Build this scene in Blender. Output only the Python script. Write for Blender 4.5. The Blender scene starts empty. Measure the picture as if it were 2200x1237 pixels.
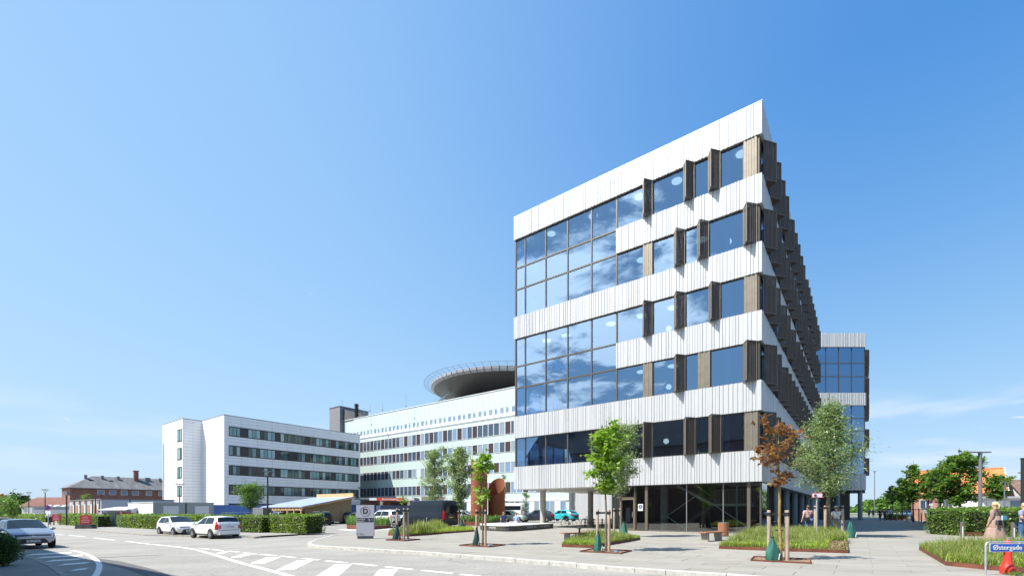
import bpy, bmesh, math, random
import numpy as np
from mathutils import Vector, Matrix

random.seed(7); RNG = np.random.default_rng(11)
SC = bpy.context.scene
COL = SC.collection
R = math.radians

# ------------------------------------------------------------------ camera
cam = bpy.data.cameras.new('camera'); camo = bpy.data.objects.new('camera', cam); COL.objects.link(camo)
cam.sensor_width = 36.0; cam.lens = 36.0 * 1000 / 2200
cam.shift_y = (1095 - 618.5) / 2200
cam.clip_start = 0.1; cam.clip_end = 3000
camo.location = (0, 0, 1.5); camo.rotation_euler = (R(90), 0, 0)
SC.camera = camo

# ------------------------------------------------------------------ light
SUN_EL = 53.0; SUN_AZ = -110.0            # azimuth clockwise from +Y (towards the sun)
world = bpy.data.worlds.new("World"); SC.world = world; world.use_nodes = True
wt = world.node_tree; wn = wt.nodes; wl = wt.links; wn.clear()
def N(tree, typ, **kw):
    n = tree.nodes.new(typ)
    for k, v in kw.items(): setattr(n, k, v)
    return n
wo = N(wt, 'ShaderNodeOutputWorld'); bg = N(wt, 'ShaderNodeBackground'); bg.inputs[1].default_value = 0.126
sky = N(wt, 'ShaderNodeTexSky', sky_type='NISHITA'); sky.sun_disc = False
sky.sun_elevation = R(SUN_EL); sky.sun_rotation = R(SUN_AZ)
sky.altitude = 0; sky.air_density = 1.25; sky.dust_density = 0.5; sky.ozone_density = 2.2
# thin clouds on a flat layer overhead: project the view direction onto a plane, break it up with noise
tc = N(wt, 'ShaderNodeTexCoord'); sep = N(wt, 'ShaderNodeSeparateXYZ'); wl.new(tc.outputs['Generated'], sep.inputs[0])
def M(op, a, b=None, c=None, tree=wt, clamp=False):
    n = N(tree, 'ShaderNodeMath', operation=op, use_clamp=clamp)
    for i, v in enumerate((a, b, c)):
        if v is None: continue
        if isinstance(v, (int, float)): n.inputs[i].default_value = v
        else: tree.links.new(v, n.inputs[i])
    return n.outputs[0]
def MR(v, a, b, c=0.0, d=1.0, tree=wt):
    n = N(tree, 'ShaderNodeMapRange', interpolation_type='SMOOTHSTEP')
    tree.links.new(v, n.inputs[0])
    for i, q in enumerate((a, b, c, d)): n.inputs[1 + i].default_value = q
    return n.outputs[0]
zc = M('MAXIMUM', M('ADD', sep.outputs[2], 0.06), 0.03)
comb = N(wt, 'ShaderNodeCombineXYZ')
wl.new(M('DIVIDE', sep.outputs[0], zc), comb.inputs[0]); wl.new(M('DIVIDE', sep.outputs[1], zc), comb.inputs[1])
nz = N(wt, 'ShaderNodeTexNoise'); nz.inputs['Scale'].default_value = 1.9; nz.inputs['Detail'].default_value = 9; nz.inputs['Roughness'].default_value = 0.62
nz.inputs['Distortion'].default_value = 0.35
wl.new(comb.outputs[0], nz.inputs['Vector'])
# cumulus field over the quarter the windows mirror, only wisps elsewhere
dot = N(wt, 'ShaderNodeVectorMath', operation='DOT_PRODUCT'); wl.new(tc.outputs['Generated'], dot.inputs[0]); dot.inputs[1].default_value = (-0.845, -0.32, 0.43)
field = MR(dot.outputs['Value'], 0.945, 0.988, 0.0, 0.25)
dens = MR(M('ADD', nz.outputs[0], field), 0.66, 0.77, 0.0, 1.0)
# long low streaks of cirrus near the horizon
map2 = N(wt, 'ShaderNodeMapping'); map2.inputs['Scale'].default_value = (1.6, 1.6, 10.0); wl.new(tc.outputs['Generated'], map2.inputs[0])
nz2 = N(wt, 'ShaderNodeTexNoise'); nz2.inputs['Scale'].default_value = 1.7; nz2.inputs['Detail'].default_value = 4; nz2.inputs['Roughness'].default_value = 0.58
wl.new(map2.outputs[0], nz2.inputs['Vector'])
low = M('MULTIPLY', MR(sep.outputs[2], 0.01, 0.06), MR(sep.outputs[2], 0.13, 0.22, 1.0, 0.0))
wisp = M('MULTIPLY', M('MULTIPLY', MR(nz2.outputs[0], 0.44, 0.66, 0.0, 0.58), low), MR(sep.outputs[0], -0.55, 0.5, 0.3, 1.0))
cl = M('MAXIMUM', dens, wisp, clamp=True)
# film-like shoulder on the bright horizon, and deeper blue high up away from the sun
ssep = N(wt, 'ShaderNodeSeparateColor'); wl.new(sky.outputs[0], ssep.inputs[0]); skyc = N(wt, 'ShaderNodeCombineColor')
sdot = N(wt, 'ShaderNodeVectorMath', operation='DOT_PRODUCT'); wl.new(tc.outputs['Generated'], sdot.inputs[0])
sdot.inputs[1].default_value = (math.sin(R(SUN_AZ)) * math.cos(R(SUN_EL)), math.cos(R(SUN_AZ)) * math.cos(R(SUN_EL)), math.sin(R(SUN_EL)))
away = M('MULTIPLY', MR(sep.outputs[0], -0.40, 0.65, 0.0, 1.0), M('MINIMUM', M('MAXIMUM', sep.outputs[2], 0.0), 0.62))
for i, (a_, q_, k_) in enumerate(((1.73, 2.13, 1.08), (2.77, 2.75, 0.65), (6.88, 6.0, 0.30))):
    x_ = M('MULTIPLY', ssep.outputs[i], 0.2196)
    y_ = M('DIVIDE', M('MULTIPLY', x_, a_ / 0.2196), M('ADD', M('MULTIPLY', x_, q_), 1.0))
    wl.new(M('MULTIPLY', y_, M('SUBTRACT', 1.0, M('MULTIPLY', away, k_))), skyc.inputs[i])
mixc = N(wt, 'ShaderNodeMix', data_type='RGBA'); wl.new(cl, mixc.inputs[0]); wl.new(skyc.outputs[0], mixc.inputs[6]); 
brt = N(wt, 'ShaderNodeMix', data_type='RGBA'); brt.inputs[6].default_value = (4.4, 4.6, 4.95, 1); brt.inputs[7].default_value = (11.5, 11.3, 11.2, 1)   # clouds shine towards the sun
wl.new(MR(sdot.outputs['Value'], 0.55, 0.92), brt.inputs[0]); wl.new(brt.outputs[2], mixc.inputs[7])
wl.new(mixc.outputs[2], bg.inputs[0]); wl.new(bg.outputs[0], wo.inputs[0])

sun = bpy.data.lights.new('sun', 'SUN'); sun.energy = 5.0; sun.angle = R(0.53); sun.color = (1.0, 0.955, 0.88)
suno = bpy.data.objects.new('sun', sun); COL.objects.link(suno)
az = R(SUN_AZ); el = R(SUN_EL)
to_sun = Vector((math.sin(az) * math.cos(el), math.cos(az) * math.cos(el), math.sin(el)))
suno.rotation_euler = to_sun.to_track_quat('Z', 'Y').to_euler(); suno.location = to_sun * 200

vs = SC.view_settings
SC.display_settings.display_device = 'sRGB'
vs.view_transform = 'Standard'; vs.look = 'None'; vs.exposure = 0.80; vs.gamma = 1.0; vs.use_curve_mapping = False
SC.cycles.max_bounces = 8; SC.cycles.transparent_max_bounces = 16; SC.cycles.caustics_reflective = False; SC.cycles.caustics_refractive = False

# ------------------------------------------------------------------ materials
MATS = {}
def mat(name, col, rough=0.6, metal=0.0, noise=None, bump=None, spec=0.5, dark=None, stretch=(1, 1, 1), coat=0.0):
    """noise=(scale, amount) varies the colour; dark=(scale, lo, hi, colour) adds stains; bump=(scale, strength)."""
    if name in MATS: return MATS[name]
    m = bpy.data.materials.new(name); m.use_nodes = True; t = m.node_tree; b = t.nodes['Principled BSDF']
    b.inputs['Base Color'].default_value = (*col, 1); b.inputs['Roughness'].default_value = rough; b.inputs['Metallic'].default_value = metal
    b.inputs['Specular IOR Level'].default_value = spec
    if coat: b.inputs['Coat Weight'].default_value = coat; b.inputs['Coat Roughness'].default_value = 0.05
    if noise or bump or dark:
        tcn = N(t, 'ShaderNodeTexCoord'); mp = N(t, 'ShaderNodeMapping'); mp.inputs['Scale'].default_value = stretch
        t.links.new(tcn.outputs['Object'], mp.inputs[0]); vec = mp.outputs[0]
        cur = None
        if noise:
            n = N(t, 'ShaderNodeTexNoise'); n.inputs['Scale'].default_value = noise[0]; n.inputs['Detail'].default_value = 6; n.inputs['Roughness'].default_value = 0.65
            t.links.new(vec, n.inputs['Vector'])
            mx = N(t, 'ShaderNodeMix', data_type='RGBA'); a = noise[1]
            mx.inputs[6].default_value = (*[c * (1 - a) for c in col], 1); mx.inputs[7].default_value = (*[min(1, c * (1 + a)) for c in col], 1)
            t.links.new(MR(n.outputs[0], 0.3, 0.7, tree=t), mx.inputs[0]); cur = mx.outputs[2]
        if dark:
            n = N(t, 'ShaderNodeTexNoise'); n.inputs['Scale'].default_value = dark[0]; n.inputs['Detail'].default_value = 8; n.inputs['Roughness'].default_value = 0.6
            t.links.new(vec, n.inputs['Vector'])
            mx = N(t, 'ShaderNodeMix', data_type='RGBA'); mx.inputs[7].default_value = (*dark[3], 1)
            if cur: t.links.new(cur, mx.inputs[6])
            else: mx.inputs[6].default_value = (*col, 1)
            t.links.new(MR(n.outputs[0], dark[1], dark[2], tree=t), mx.inputs[0]); cur = mx.outputs[2]
        if cur: t.links.new(cur, b.inputs['Base Color'])
        if bump:
            n = N(t, 'ShaderNodeTexNoise'); n.inputs['Scale'].default_value = bump[0]; n.inputs['Detail'].default_value = 4
            t.links.new(vec, n.inputs['Vector'])
            bp = N(t, 'ShaderNodeBump'); bp.inputs['Strength'].default_value = bump[1]; bp.inputs['Distance'].default_value = 0.02
            t.links.new(n.outputs[0], bp.inputs['Height']); t.links.new(bp.outputs[0], b.inputs['Normal'])
    MATS[name] = m; return m

def leafmat(name, c0, c1, transl=0.35, c2=None):
    if name in MATS: return MATS[name]
    m = bpy.data.materials.new(name); m.use_nodes = True; t = m.node_tree; b = t.nodes['Principled BSDF']; out = t.nodes['Material Output']
    g = N(t, 'ShaderNodeNewGeometry'); cr = N(t, 'ShaderNodeValToRGB'); t.links.new(g.outputs['Random Per Island'], cr.inputs[0])
    cr.color_ramp.elements[0].color = (*c0, 1); cr.color_ramp.elements[1].color = (*c1, 1)
    if c2: e = cr.color_ramp.elements.new(0.82); e.color = (*c1, 1); cr.color_ramp.elements[-1].color = (*c2, 1)
    b.inputs['Roughness'].default_value = 0.42; t.links.new(cr.outputs[0], b.inputs['Base Color'])
    tr = N(t, 'ShaderNodeBsdfTranslucent')
    br = N(t, 'ShaderNodeMix', data_type='RGBA', blend_type='MULTIPLY'); br.inputs[0].default_value = 1; t.links.new(cr.outputs[0], br.inputs[6]); br.inputs[7].default_value = (1.5, 1.6, 0.8, 1)
    t.links.new(br.outputs[2], tr.inputs[0])
    mx = N(t, 'ShaderNodeMixShader'); mx.inputs[0].default_value = transl
    t.links.new(b.outputs[0], mx.inputs[1]); t.links.new(tr.outputs[0], mx.inputs[2]); t.links.new(mx.outputs[0], out.inputs[0])
    MATS[name] = m; return m

def glassmat(name, tint, refl=0.25, rough=0.0, rcol=(1, 1, 1)):
    """architectural pane: lets light straight through (tinted) and mirrors its surroundings, more so at grazing angles"""
    if name in MATS: return MATS[name]
    m = bpy.data.materials.new(name); m.use_nodes = True; t = m.node_tree; t.nodes.remove(t.nodes['Principled BSDF']); out = t.nodes['Material Output']
    tr = N(t, 'ShaderNodeBsdfTransparent'); tr.inputs[0].default_value = (*tint, 1)
    gl = N(t, 'ShaderNodeBsdfGlossy'); gl.inputs[0].default_value = (*rcol, 1); gl.inputs['Roughness'].default_value = rough
    lw = N(t, 'ShaderNodeLayerWeight'); lw.inputs[0].default_value = 0.35
    fac = M('ADD', refl, M('MULTIPLY', lw.outputs['Fresnel'], 1.0 - refl, tree=t), tree=t, clamp=True)
    nb = N(t, 'ShaderNodeTexNoise'); nb.inputs['Scale'].default_value = 0.6; nb.inputs['Detail'].default_value = 1
    tcn = N(t, 'ShaderNodeTexCoord'); t.links.new(tcn.outputs['Object'], nb.inputs['Vector'])
    bp = N(t, 'ShaderNodeBump'); bp.inputs['Strength'].default_value = 0.05; bp.inputs['Distance'].default_value = 0.05
    t.links.new(nb.outputs[0], bp.inputs['Height']); t.links.new(bp.outputs[0], gl.inputs['Normal'])
    mx = N(t, 'ShaderNodeMixShader'); t.links.new(fac, mx.inputs[0]); t.links.new(tr.outputs[0], mx.inputs[1]); t.links.new(gl.outputs[0], mx.inputs[2])
    t.links.new(mx.outputs[0], out.inputs[0]); MATS[name] = m; return m

def perfmat(name, col, rough=0.45, metal=0.3, pitch=0.05, thr=0.30):
    """perforated sheet metal: round holes are truly open"""
    if name in MATS: return MATS[name]
    m = mat(name, col, rough, metal, noise=(3.0, 0.12)); t = m.node_tree; b = t.nodes['Principled BSDF']; out = t.nodes['Material Output']
    tcn = N(t, 'ShaderNodeTexCoord'); s = N(t, 'ShaderNodeSeparateXYZ'); t.links.new(tcn.outputs['Object'], s.inputs[0])
    k = 2 * math.pi / pitch
    a = M('SINE', M('MULTIPLY', M('ADD', s.outputs[0], s.outputs[1], tree=t), k, tree=t), tree=t)
    c = M('SINE', M('MULTIPLY', s.outputs[2], k, tree=t), tree=t)
    hole = M('GREATER_THAN', M('MULTIPLY', a, c, tree=t), thr, tree=t)
    tr = N(t, 'ShaderNodeBsdfTransparent'); mx = N(t, 'ShaderNodeMixShader')
    t.links.new(hole, mx.inputs[0]); t.links.new(b.outputs[0], mx.inputs[1]); t.links.new(tr.outputs[0], mx.inputs[2]); t.links.new(mx.outputs[0], out.inputs[0])
    return m

def emat(name, col, strength):
    m = bpy.data.materials.new(name); m.use_nodes = True; b = m.node_tree.nodes['Principled BSDF']
    b.inputs['Base Color'].default_value = (*col, 1); b.inputs['Emission Color'].default_value = (*col, 1); b.inputs['Emission Strength'].default_value = strength
    MATS[name] = m; return m

def brickmat(name, c1, c2, mortar, scale=1.0, bw=0.24, bh=0.075):
    m = bpy.data.materials.new(name); m.use_nodes = True; t = m.node_tree; b = t.nodes['Principled BSDF']; b.inputs['Roughness'].default_value = 0.85
    tcn = N(t, 'ShaderNodeTexCoord'); s = N(t, 'ShaderNodeSeparateXYZ'); t.links.new(tcn.outputs['Object'], s.inputs[0])
    cb = N(t, 'ShaderNodeCombineXYZ'); t.links.new(M('ADD', s.outputs[0], s.outputs[1], tree=t), cb.inputs[0]); t.links.new(s.outputs[2], cb.inputs[1])
    bt = N(t, 'ShaderNodeTexBrick'); bt.inputs['Scale'].default_value = scale; bt.inputs['Brick Width'].default_value = bw; bt.inputs['Row Height'].default_value = bh; bt.inputs['Mortar Size'].default_value = 0.008
    bt.inputs['Color1'].default_value = (*c1, 1); bt.inputs['Color2'].default_value = (*c2, 1); bt.inputs['Mortar'].default_value = (*mortar, 1)
    t.links.new(cb.outputs[0], bt.inputs['Vector'])
    n = N(t, 'ShaderNodeTexNoise'); n.inputs['Scale'].default_value = 0.7; n.inputs['Detail'].default_value = 7; t.links.new(tcn.outputs['Object'], n.inputs['Vector'])
    mx = N(t, 'ShaderNodeMix', data_type='RGBA', blend_type='MULTIPLY'); mx.inputs[0].default_value = 0.6; t.links.new(bt.outputs[0], mx.inputs[6]); t.links.new(n.outputs[0], mx.inputs[7])
    cm = N(t, 'ShaderNodeMix', data_type='RGBA', blend_type='MULTIPLY'); cm.inputs[0].default_value = 1; t.links.new(mx.outputs[2], cm.inputs[6]); cm.inputs[7].default_value = (1.35, 1.35, 1.35, 1)
    t.links.new(cm.outputs[2], b.inputs['Base Color']); MATS[name] = m; return m

# ------------------------------------------------------------------ mesh helpers
class MB:
    def __init__(s): s.v = []; s.f = []; s.m = []
    def add(s, vs_, fs, mi=0):
        o = len(s.v); s.v += [tuple(p) for p in vs_]; s.f += [tuple(i + o for i in f) for f in fs]; s.m += [mi] * len(fs); return s
    def box(s, x0, x1, y0, y1, z0, z1, mi=0):
        return s.add([(x0, y0, z0), (x1, y0, z0), (x1, y1, z0), (x0, y1, z0), (x0, y0, z1), (x1, y0, z1), (x1, y1, z1), (x0, y1, z1)],
                     [(0, 3, 2, 1), (4, 5, 6, 7), (0, 1, 5, 4), (1, 2, 6, 5), (2, 3, 7, 6), (3, 0, 4, 7)], mi)
    def quad(s, a, b, c, d, mi=0): return s.add([a, b, c, d], [(0, 1, 2, 3)], mi)
    def prism(s, poly, z0, z1, mi=0):
        n = len(poly); v = [(p[0], p[1], z0) for p in poly] + [(p[0], p[1], z1) for p in poly]
        return s.add(v, [tuple(range(n - 1, -1, -1)), tuple(range(n, 2 * n))] + [(i, (i + 1) % n, n + (i + 1) % n, n + i) for i in range(n)], mi)
    def prism_y(s, poly, y0, y1, mi=0):       # polygon in xz, extruded along y
        n = len(poly); v = [(p[0], y0, p[1]) for p in poly] + [(p[0], y1, p[1]) for p in poly]
        return s.add(v, [tuple(range(n)), tuple(range(2 * n - 1, n - 1, -1))] + [(i, n + i, n + (i + 1) % n, (i + 1) % n) for i in range(n)], mi)
    def tube(s, pts, r, n=8, mi=0, cap=True):
        pts = [Vector(p) for p in pts]; rs = r if isinstance(r, (list, tuple)) else [r] * len(pts)
        rings = []; up = None; o = len(s.v)
        for i, p in enumerate(pts):
            d = (pts[min(i + 1, len(pts) - 1)] - pts[max(i - 1, 0)]).normalized()
            if up is None: up = Vector((0, 0, 1)) if abs(d.z) < 0.9 else Vector((1, 0, 0))
            a = d.cross(up)
            if a.length < 1e-5: a = d.orthogonal()
            a.normalize(); b = a.cross(d).normalized(); up = b
            for k in range(n):
                t = 2 * math.pi * k / n; s.v.append(tuple(p + (a * math.cos(t) + b * math.sin(t)) * rs[i]))
        for i in range(len(pts) - 1):
            for k in range(n):
                s.f.append((o + i * n + k, o + i * n + (k + 1) % n, o + (i + 1) * n + (k + 1) % n, o + (i + 1) * n + k)); s.m.append(mi)
        if cap:
            s.f.append(tuple(o + k for k in range(n - 1, -1, -1))); s.m.append(mi)
            e = o + (len(pts) - 1) * n; s.f.append(tuple(e + k for k in range(n))); s.m.append(mi)
        return s
    def bar(s, p, q, w, h=None, mi=0):
        p = Vector(p); q = Vector(q); d = (q - p).normalized(); h = h or w
        a = d.cross(Vector((0, 0, 1)))
        if a.length < 1e-4: a = Vector((1, 0, 0))
        a.normalize(); b = a.cross(d).normalized(); v = []
        for c in (p, q):
            for sa, sb in ((-1, -1), (1, -1), (1, 1), (-1, 1)): v.append(c + a * sa * w / 2 + b * sb * h / 2)
        return s.add(v, [(3, 2, 1, 0), (4, 5, 6, 7), (0, 1, 5, 4), (1, 2, 6, 5), (2, 3, 7, 6), (3, 0, 4, 7)], mi)
    def lathe(s, prof, c=(0, 0, 0), n=16, mi=0, cap=True):
        o = len(s.v)
        for r, z in prof:
            for k in range(n):
                t = 2 * math.pi * k / n; s.v.append((c[0] + r * math.cos(t), c[1] + r * math.sin(t), c[2] + z))
        for i in range(len(prof) - 1):
            for k in range(n):
                s.f.append((o + i * n + k, o + i * n + (k + 1) % n, o + (i + 1) * n + (k + 1) % n, o + (i + 1) * n + k)); s.m.append(mi)
        if cap:
            s.f.append(tuple(o + k for k in range(n - 1, -1, -1))); s.m.append(mi)
            e = o + (len(prof) - 1) * n; s.f.append(tuple(e + k for k in range(n))); s.m.append(mi)
        return s
    def ball(s, c, rx, ry=None, rz=None, n=10, mi=0):
        ry = ry or rx; rz = rz or rx; o = len(s.v); m = max(4, n // 2)
        prof = [(math.sin(math.pi * i / m), -math.cos(math.pi * i / m)) for i in range(m + 1)]; prof[0] = (0.02, -1); prof[-1] = (0.02, 1)
        s.lathe(prof, n=n, mi=mi)
        for i in range(o, len(s.v)):
            x, y, z = s.v[i]; s.v[i] = (c[0] + x * rx, c[1] + y * ry, c[2] + z * rz)
        return s
    def torus(s, c, R_, r, axis='y', n=24, k=6, mi=0):
        pts = []
        for i in range(n + 1):
            t = 2 * math.pi * i / n
            if axis == 'y': pts.append((c[0] + R_ * math.cos(t), c[1], c[2] + R_ * math.sin(t)))
            else: pts.append((c[0] + R_ * math.cos(t), c[1] + R_ * math.sin(t), c[2]))
        return s.tube(pts, r, k, mi, cap=False)
    def xform(s, M4):
        s.v = [tuple(M4 @ Vector(p)) for p in s.v]; return s
    def mesh(s, name, mats, smooth=False, fix=True):
        me = bpy.data.meshes.new(name); me.from_pydata(s.v, [], s.f)
        for m in (mats if isinstance(mats, (list, tuple)) else [mats]): me.materials.append(m)
        if any(s.m): me.polygons.foreach_set('material_index', s.m)
        if fix:
            bm = bmesh.new(); bm.from_mesh(me); bmesh.ops.recalc_face_normals(bm, faces=bm.faces); bm.to_mesh(me); bm.free()
        if smooth:
            me.polygons.foreach_set('use_smooth', [True] * len(me.polygons))
            try: me.set_sharp_from_angle(angle=R(40))
            except Exception: pass
        me.update(); return me
    def build(s, name, mats, parent=None, smooth=False, fix=True, loc=None, rotz=0):
        return link(name, s.mesh(name, mats, smooth, fix), parent, loc, rotz)

def link(name, me, parent=None, loc=None, rotz=0):
    o = bpy.data.objects.new(name, me); COL.objects.link(o)
    if parent is not None: o.parent = parent
    if loc is not None: o.location = loc
    if rotz: o.rotation_euler = (0, 0, rotz)
    return o
def tag(o, label=None, cat=None, group=None, kind=None):
    for k, v in (('label', label), ('category', cat), ('group', group), ('kind', kind)):
        if v: o[k] = v
    return o
def thing(name, label, cat, loc=(0, 0, 0), rotz=0, group=None):
    o = bpy.data.objects.new(name, None); COL.objects.link(o); o.empty_display_size = 0.3
    o.location = loc; o.rotation_euler = (0, 0, rotz)
    return tag(o, label, cat, group)
def children(o): return [c for c in bpy.data.objects if c.parent is o]
KIDS = {}
def copy_tree(o, parent=None, kids=None):
    if kids is None:
        kids = {}
        for c in COL.objects:
            if c.parent: kids.setdefault(c.parent.name, []).append(c)
    c = o.copy(); COL.objects.link(c)
    if parent is not None: c.parent = parent
    for ch in kids.get(o.name, []): copy_tree(ch, c, kids)
    return c
def text(s, size, m, parent, loc, rot=(R(90), 0, 0), name='lettering', align='CENTER', bold=0.0, ext=0.003):
    cu = bpy.data.curves.new(name, 'FONT'); cu.body = s; cu.size = size; cu.align_x = align; cu.align_y = 'CENTER'; cu.extrude = ext; cu.offset = bold; cu.resolution_u = 3
    t_ = bpy.data.objects.new('tmp', cu); me = bpy.data.meshes.new_from_object(t_); me.materials.clear(); me.materials.append(m); bpy.data.objects.remove(t_); me.name = name
    o = bpy.data.objects.new(name, me); COL.objects.link(o); o.parent = parent; o.location = loc; o.rotation_euler = rot
    return o

# ------------------------------------------------------------------ levels of the ground
KN = [-24 + 2 * i for i in range(11)]
def _ss(t): t = min(1, max(0, t)); return t * t * (3 - 2 * t)
KZ = [-0.33 * _ss((-x - 4) / 18) for x in KN]
def gz(x): return float(np.interp(x, KN, KZ))
ROAD = -0.12
def G(px, py, off=0.0):
    """point of the ground seen at photo pixel (px, py); off = level above the pavements"""
    x = y = 0; z = off
    for _ in range(30):
        y = (1.5 - z) / ((py - 1095) / 1000); x = (px - 1100) / 1000 * y; z = gz(x) + off
    return x, y
def AX(px, Y): return (px - 1100) / 1000 * Y
def HZ(py, Y): return 1.5 + (1095 - py) / 1000 * Y
def sheet(name, poly, off, m, parent=None, kind=None):
    bm = bmesh.new(); f = bm.faces.new([bm.verts.new((p[0], p[1], 0)) for p in poly])
    bmesh.ops.triangulate(bm, faces=[f])
    for k in KN:
        bmesh.ops.bisect_plane(bm, geom=bm.verts[:] + bm.edges[:] + bm.faces[:], plane_co=(k, 0, 0), plane_no=(1, 0, 0))
    for v in bm.verts: v.co.z = gz(v.co.x) + off
    for f in bm.faces:
        f.normal_update()
        if f.normal.z < 0: f.normal_flip()
    me = bpy.data.meshes.new(name); bm.to_mesh(me); bm.free(); me.materials.append(m)
    o = link(name, me, parent)
    if kind: o['kind'] = kind
    return o
UR = Vector((0.799, -0.602, 0)); DD = Vector((0.602, 0.799, 0)); ROT = math.atan2(-0.602, 0.799)
# ================================================================== GROUND
asphalt = mat('asphalt', (0.275, 0.262, 0.236), 0.9, noise=(0.35, 0.10), bump=(60, 0.35), dark=(14, 0.56, 0.74, (0.21, 0.20, 0.18)))
def wear(m):
    t = m.node_tree; b = t.nodes['Principled BSDF']; src = b.inputs['Base Color'].links[0].from_socket
    g = N(t, 'ShaderNodeNewGeometry'); mp = N(t, 'ShaderNodeMapping'); mp.inputs['Rotation'].default_value = (0, 0, R(33.5)); mp.inputs['Scale'].default_value = (0.05, 0.9, 1); t.links.new(g.outputs['Position'], mp.inputs[0])
    n = N(t, 'ShaderNodeTexNoise'); n.inputs['Scale'].default_value = 1.0; n.inputs['Detail'].default_value = 5; t.links.new(mp.outputs[0], n.inputs['Vector'])
    sp = N(t, 'ShaderNodeTexNoise'); sp.inputs['Scale'].default_value = 9; sp.inputs['Detail'].default_value = 9; sp.inputs['Roughness'].default_value = 0.85; t.links.new(g.outputs['Position'], sp.inputs['Vector'])
    wv = N(t, 'ShaderNodeTexNoise'); wv.inputs['Scale'].default_value = 0.8; wv.inputs['Detail'].default_value = 4; t.links.new(g.outputs['Position'], wv.inputs['Vector'])
    av = N(t, 'ShaderNodeVectorMath', operation='ADD'); t.links.new(g.outputs['Position'], av.inputs[0]); t.links.new(wv.outputs['Color'], av.inputs[1])
    vo = N(t, 'ShaderNodeTexVoronoi', feature='DISTANCE_TO_EDGE'); vo.inputs['Scale'].default_value = 0.22; t.links.new(av.outputs[0], vo.inputs['Vector'])
    crack = M('MULTIPLY', MR(vo.outputs['Distance'], 0.0, 0.006, 0.5, 0.0, tree=t), MR(wv.outputs[0], 0.48, 0.58, tree=t), tree=t)
    f = M('MULTIPLY', MR(n.outputs[0], 0.32, 0.68, 0.94, 1.04, tree=t), MR(sp.outputs[0], 0.28, 0.72, 0.80, 1.20, tree=t), tree=t); f = M('MULTIPLY', f, M('SUBTRACT', 1.0, crack, tree=t), tree=t)
    vm = N(t, 'ShaderNodeVectorMath', operation='SCALE'); t.links.new(src, vm.inputs[0]); t.links.new(f, vm.inputs['Scale']); t.links.new(vm.outputs[0], b.inputs['Base Color'])
wear(asphalt)
asphalt2 = mat('asphalt_patch', (0.245, 0.235, 0.215), 0.9, noise=(0.5, 0.12), bump=(70, 0.4), dark=(20, 0.55, 0.72, (0.18, 0.175, 0.17)))
pave_base = mat('paving_base', (0.30, 0.285, 0.255), 0.85, noise=(0.5, 0.1), bump=(40, 0.2))
walk = mat('walkway', (0.27, 0.255, 0.225), 0.85, noise=(0.35, 0.13), bump=(50, 0.25), dark=(5, 0.58, 0.75, (0.22, 0.205, 0.18)))
kerbm = mat('kerb_granite', (0.44, 0.43, 0.40), 0.8, noise=(6, 0.18))
paint = mat('road_paint', (0.78, 0.77, 0.74), 0.7, noise=(3, 0.05), dark=(9, 0.60, 0.78, (0.42, 0.42, 0.41)))
earth = mat('terrain', (0.16, 0.165, 0.12), 0.95, noise=(0.02, 0.3), dark=(0.05, 0.5, 0.65, (0.09, 0.12, 0.05)))
soilm = mat('soil', (0.12, 0.085, 0.06), 0.95, noise=(4, 0.3), bump=(30, 0.6))

sheet('ground', [(-900, -120), (900, -120), (900, 1600), (-900, 1600)], -0.16, earth, kind='structure')
road = sheet('road', [(-150, -60), (70, -60), (70, 130), (-150, 130)], ROAD, asphalt, kind='structure')

def slabmat():
    m = bpy.data.materials.new('concrete_slab'); m.use_nodes = True; t = m.node_tree; b = t.nodes['Principled BSDF']; b.inputs['Roughness'].default_value = 0.8
    oi = N(t, 'ShaderNodeObjectInfo'); g = N(t, 'ShaderNodeNewGeometry')
    r = M('FRACT', M('ADD', oi.outputs['Random'], g.outputs['Random Per Island'], tree=t), tree=t)
    cr = N(t, 'ShaderNodeValToRGB'); t.links.new(r, cr.inputs[0])
    cr.color_ramp.elements[0].color = (0.265, 0.247, 0.213, 1); cr.color_ramp.elements[1].color = (0.305, 0.286, 0.25, 1)
    tcn = N(t, 'ShaderNodeNewGeometry'); mp = N(t, 'ShaderNodeMapping'); mp.inputs['Rotation'].default_value = (0, 0, R(35)); mp.inputs['Scale'].default_value = (0.35, 2.2, 1); t.links.new(tcn.outputs['Position'], mp.inputs[0])
    n = N(t, 'ShaderNodeTexNoise'); n.inputs['Scale'].default_value = 0.9; n.inputs['Detail'].default_value = 8; n.inputs['Roughness'].default_value = 0.7; t.links.new(mp.outputs[0], n.inputs['Vector'])
    mx = N(t, 'ShaderNodeMix', data_type='RGBA', blend_type='MULTIPLY'); t.links.new(cr.outputs[0], mx.inputs[6]); mx.inputs[7].default_value = (0.74, 0.73, 0.70, 1)
    t.links.new(MR(n.outputs[0], 0.45, 0.72, 0.0, 0.85, tree=t), mx.inputs[0])
    t.links.new(mx.outputs[2], b.inputs['Base Color']); MATS['concrete_slab'] = m; return m
slabm = slabmat()

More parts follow.
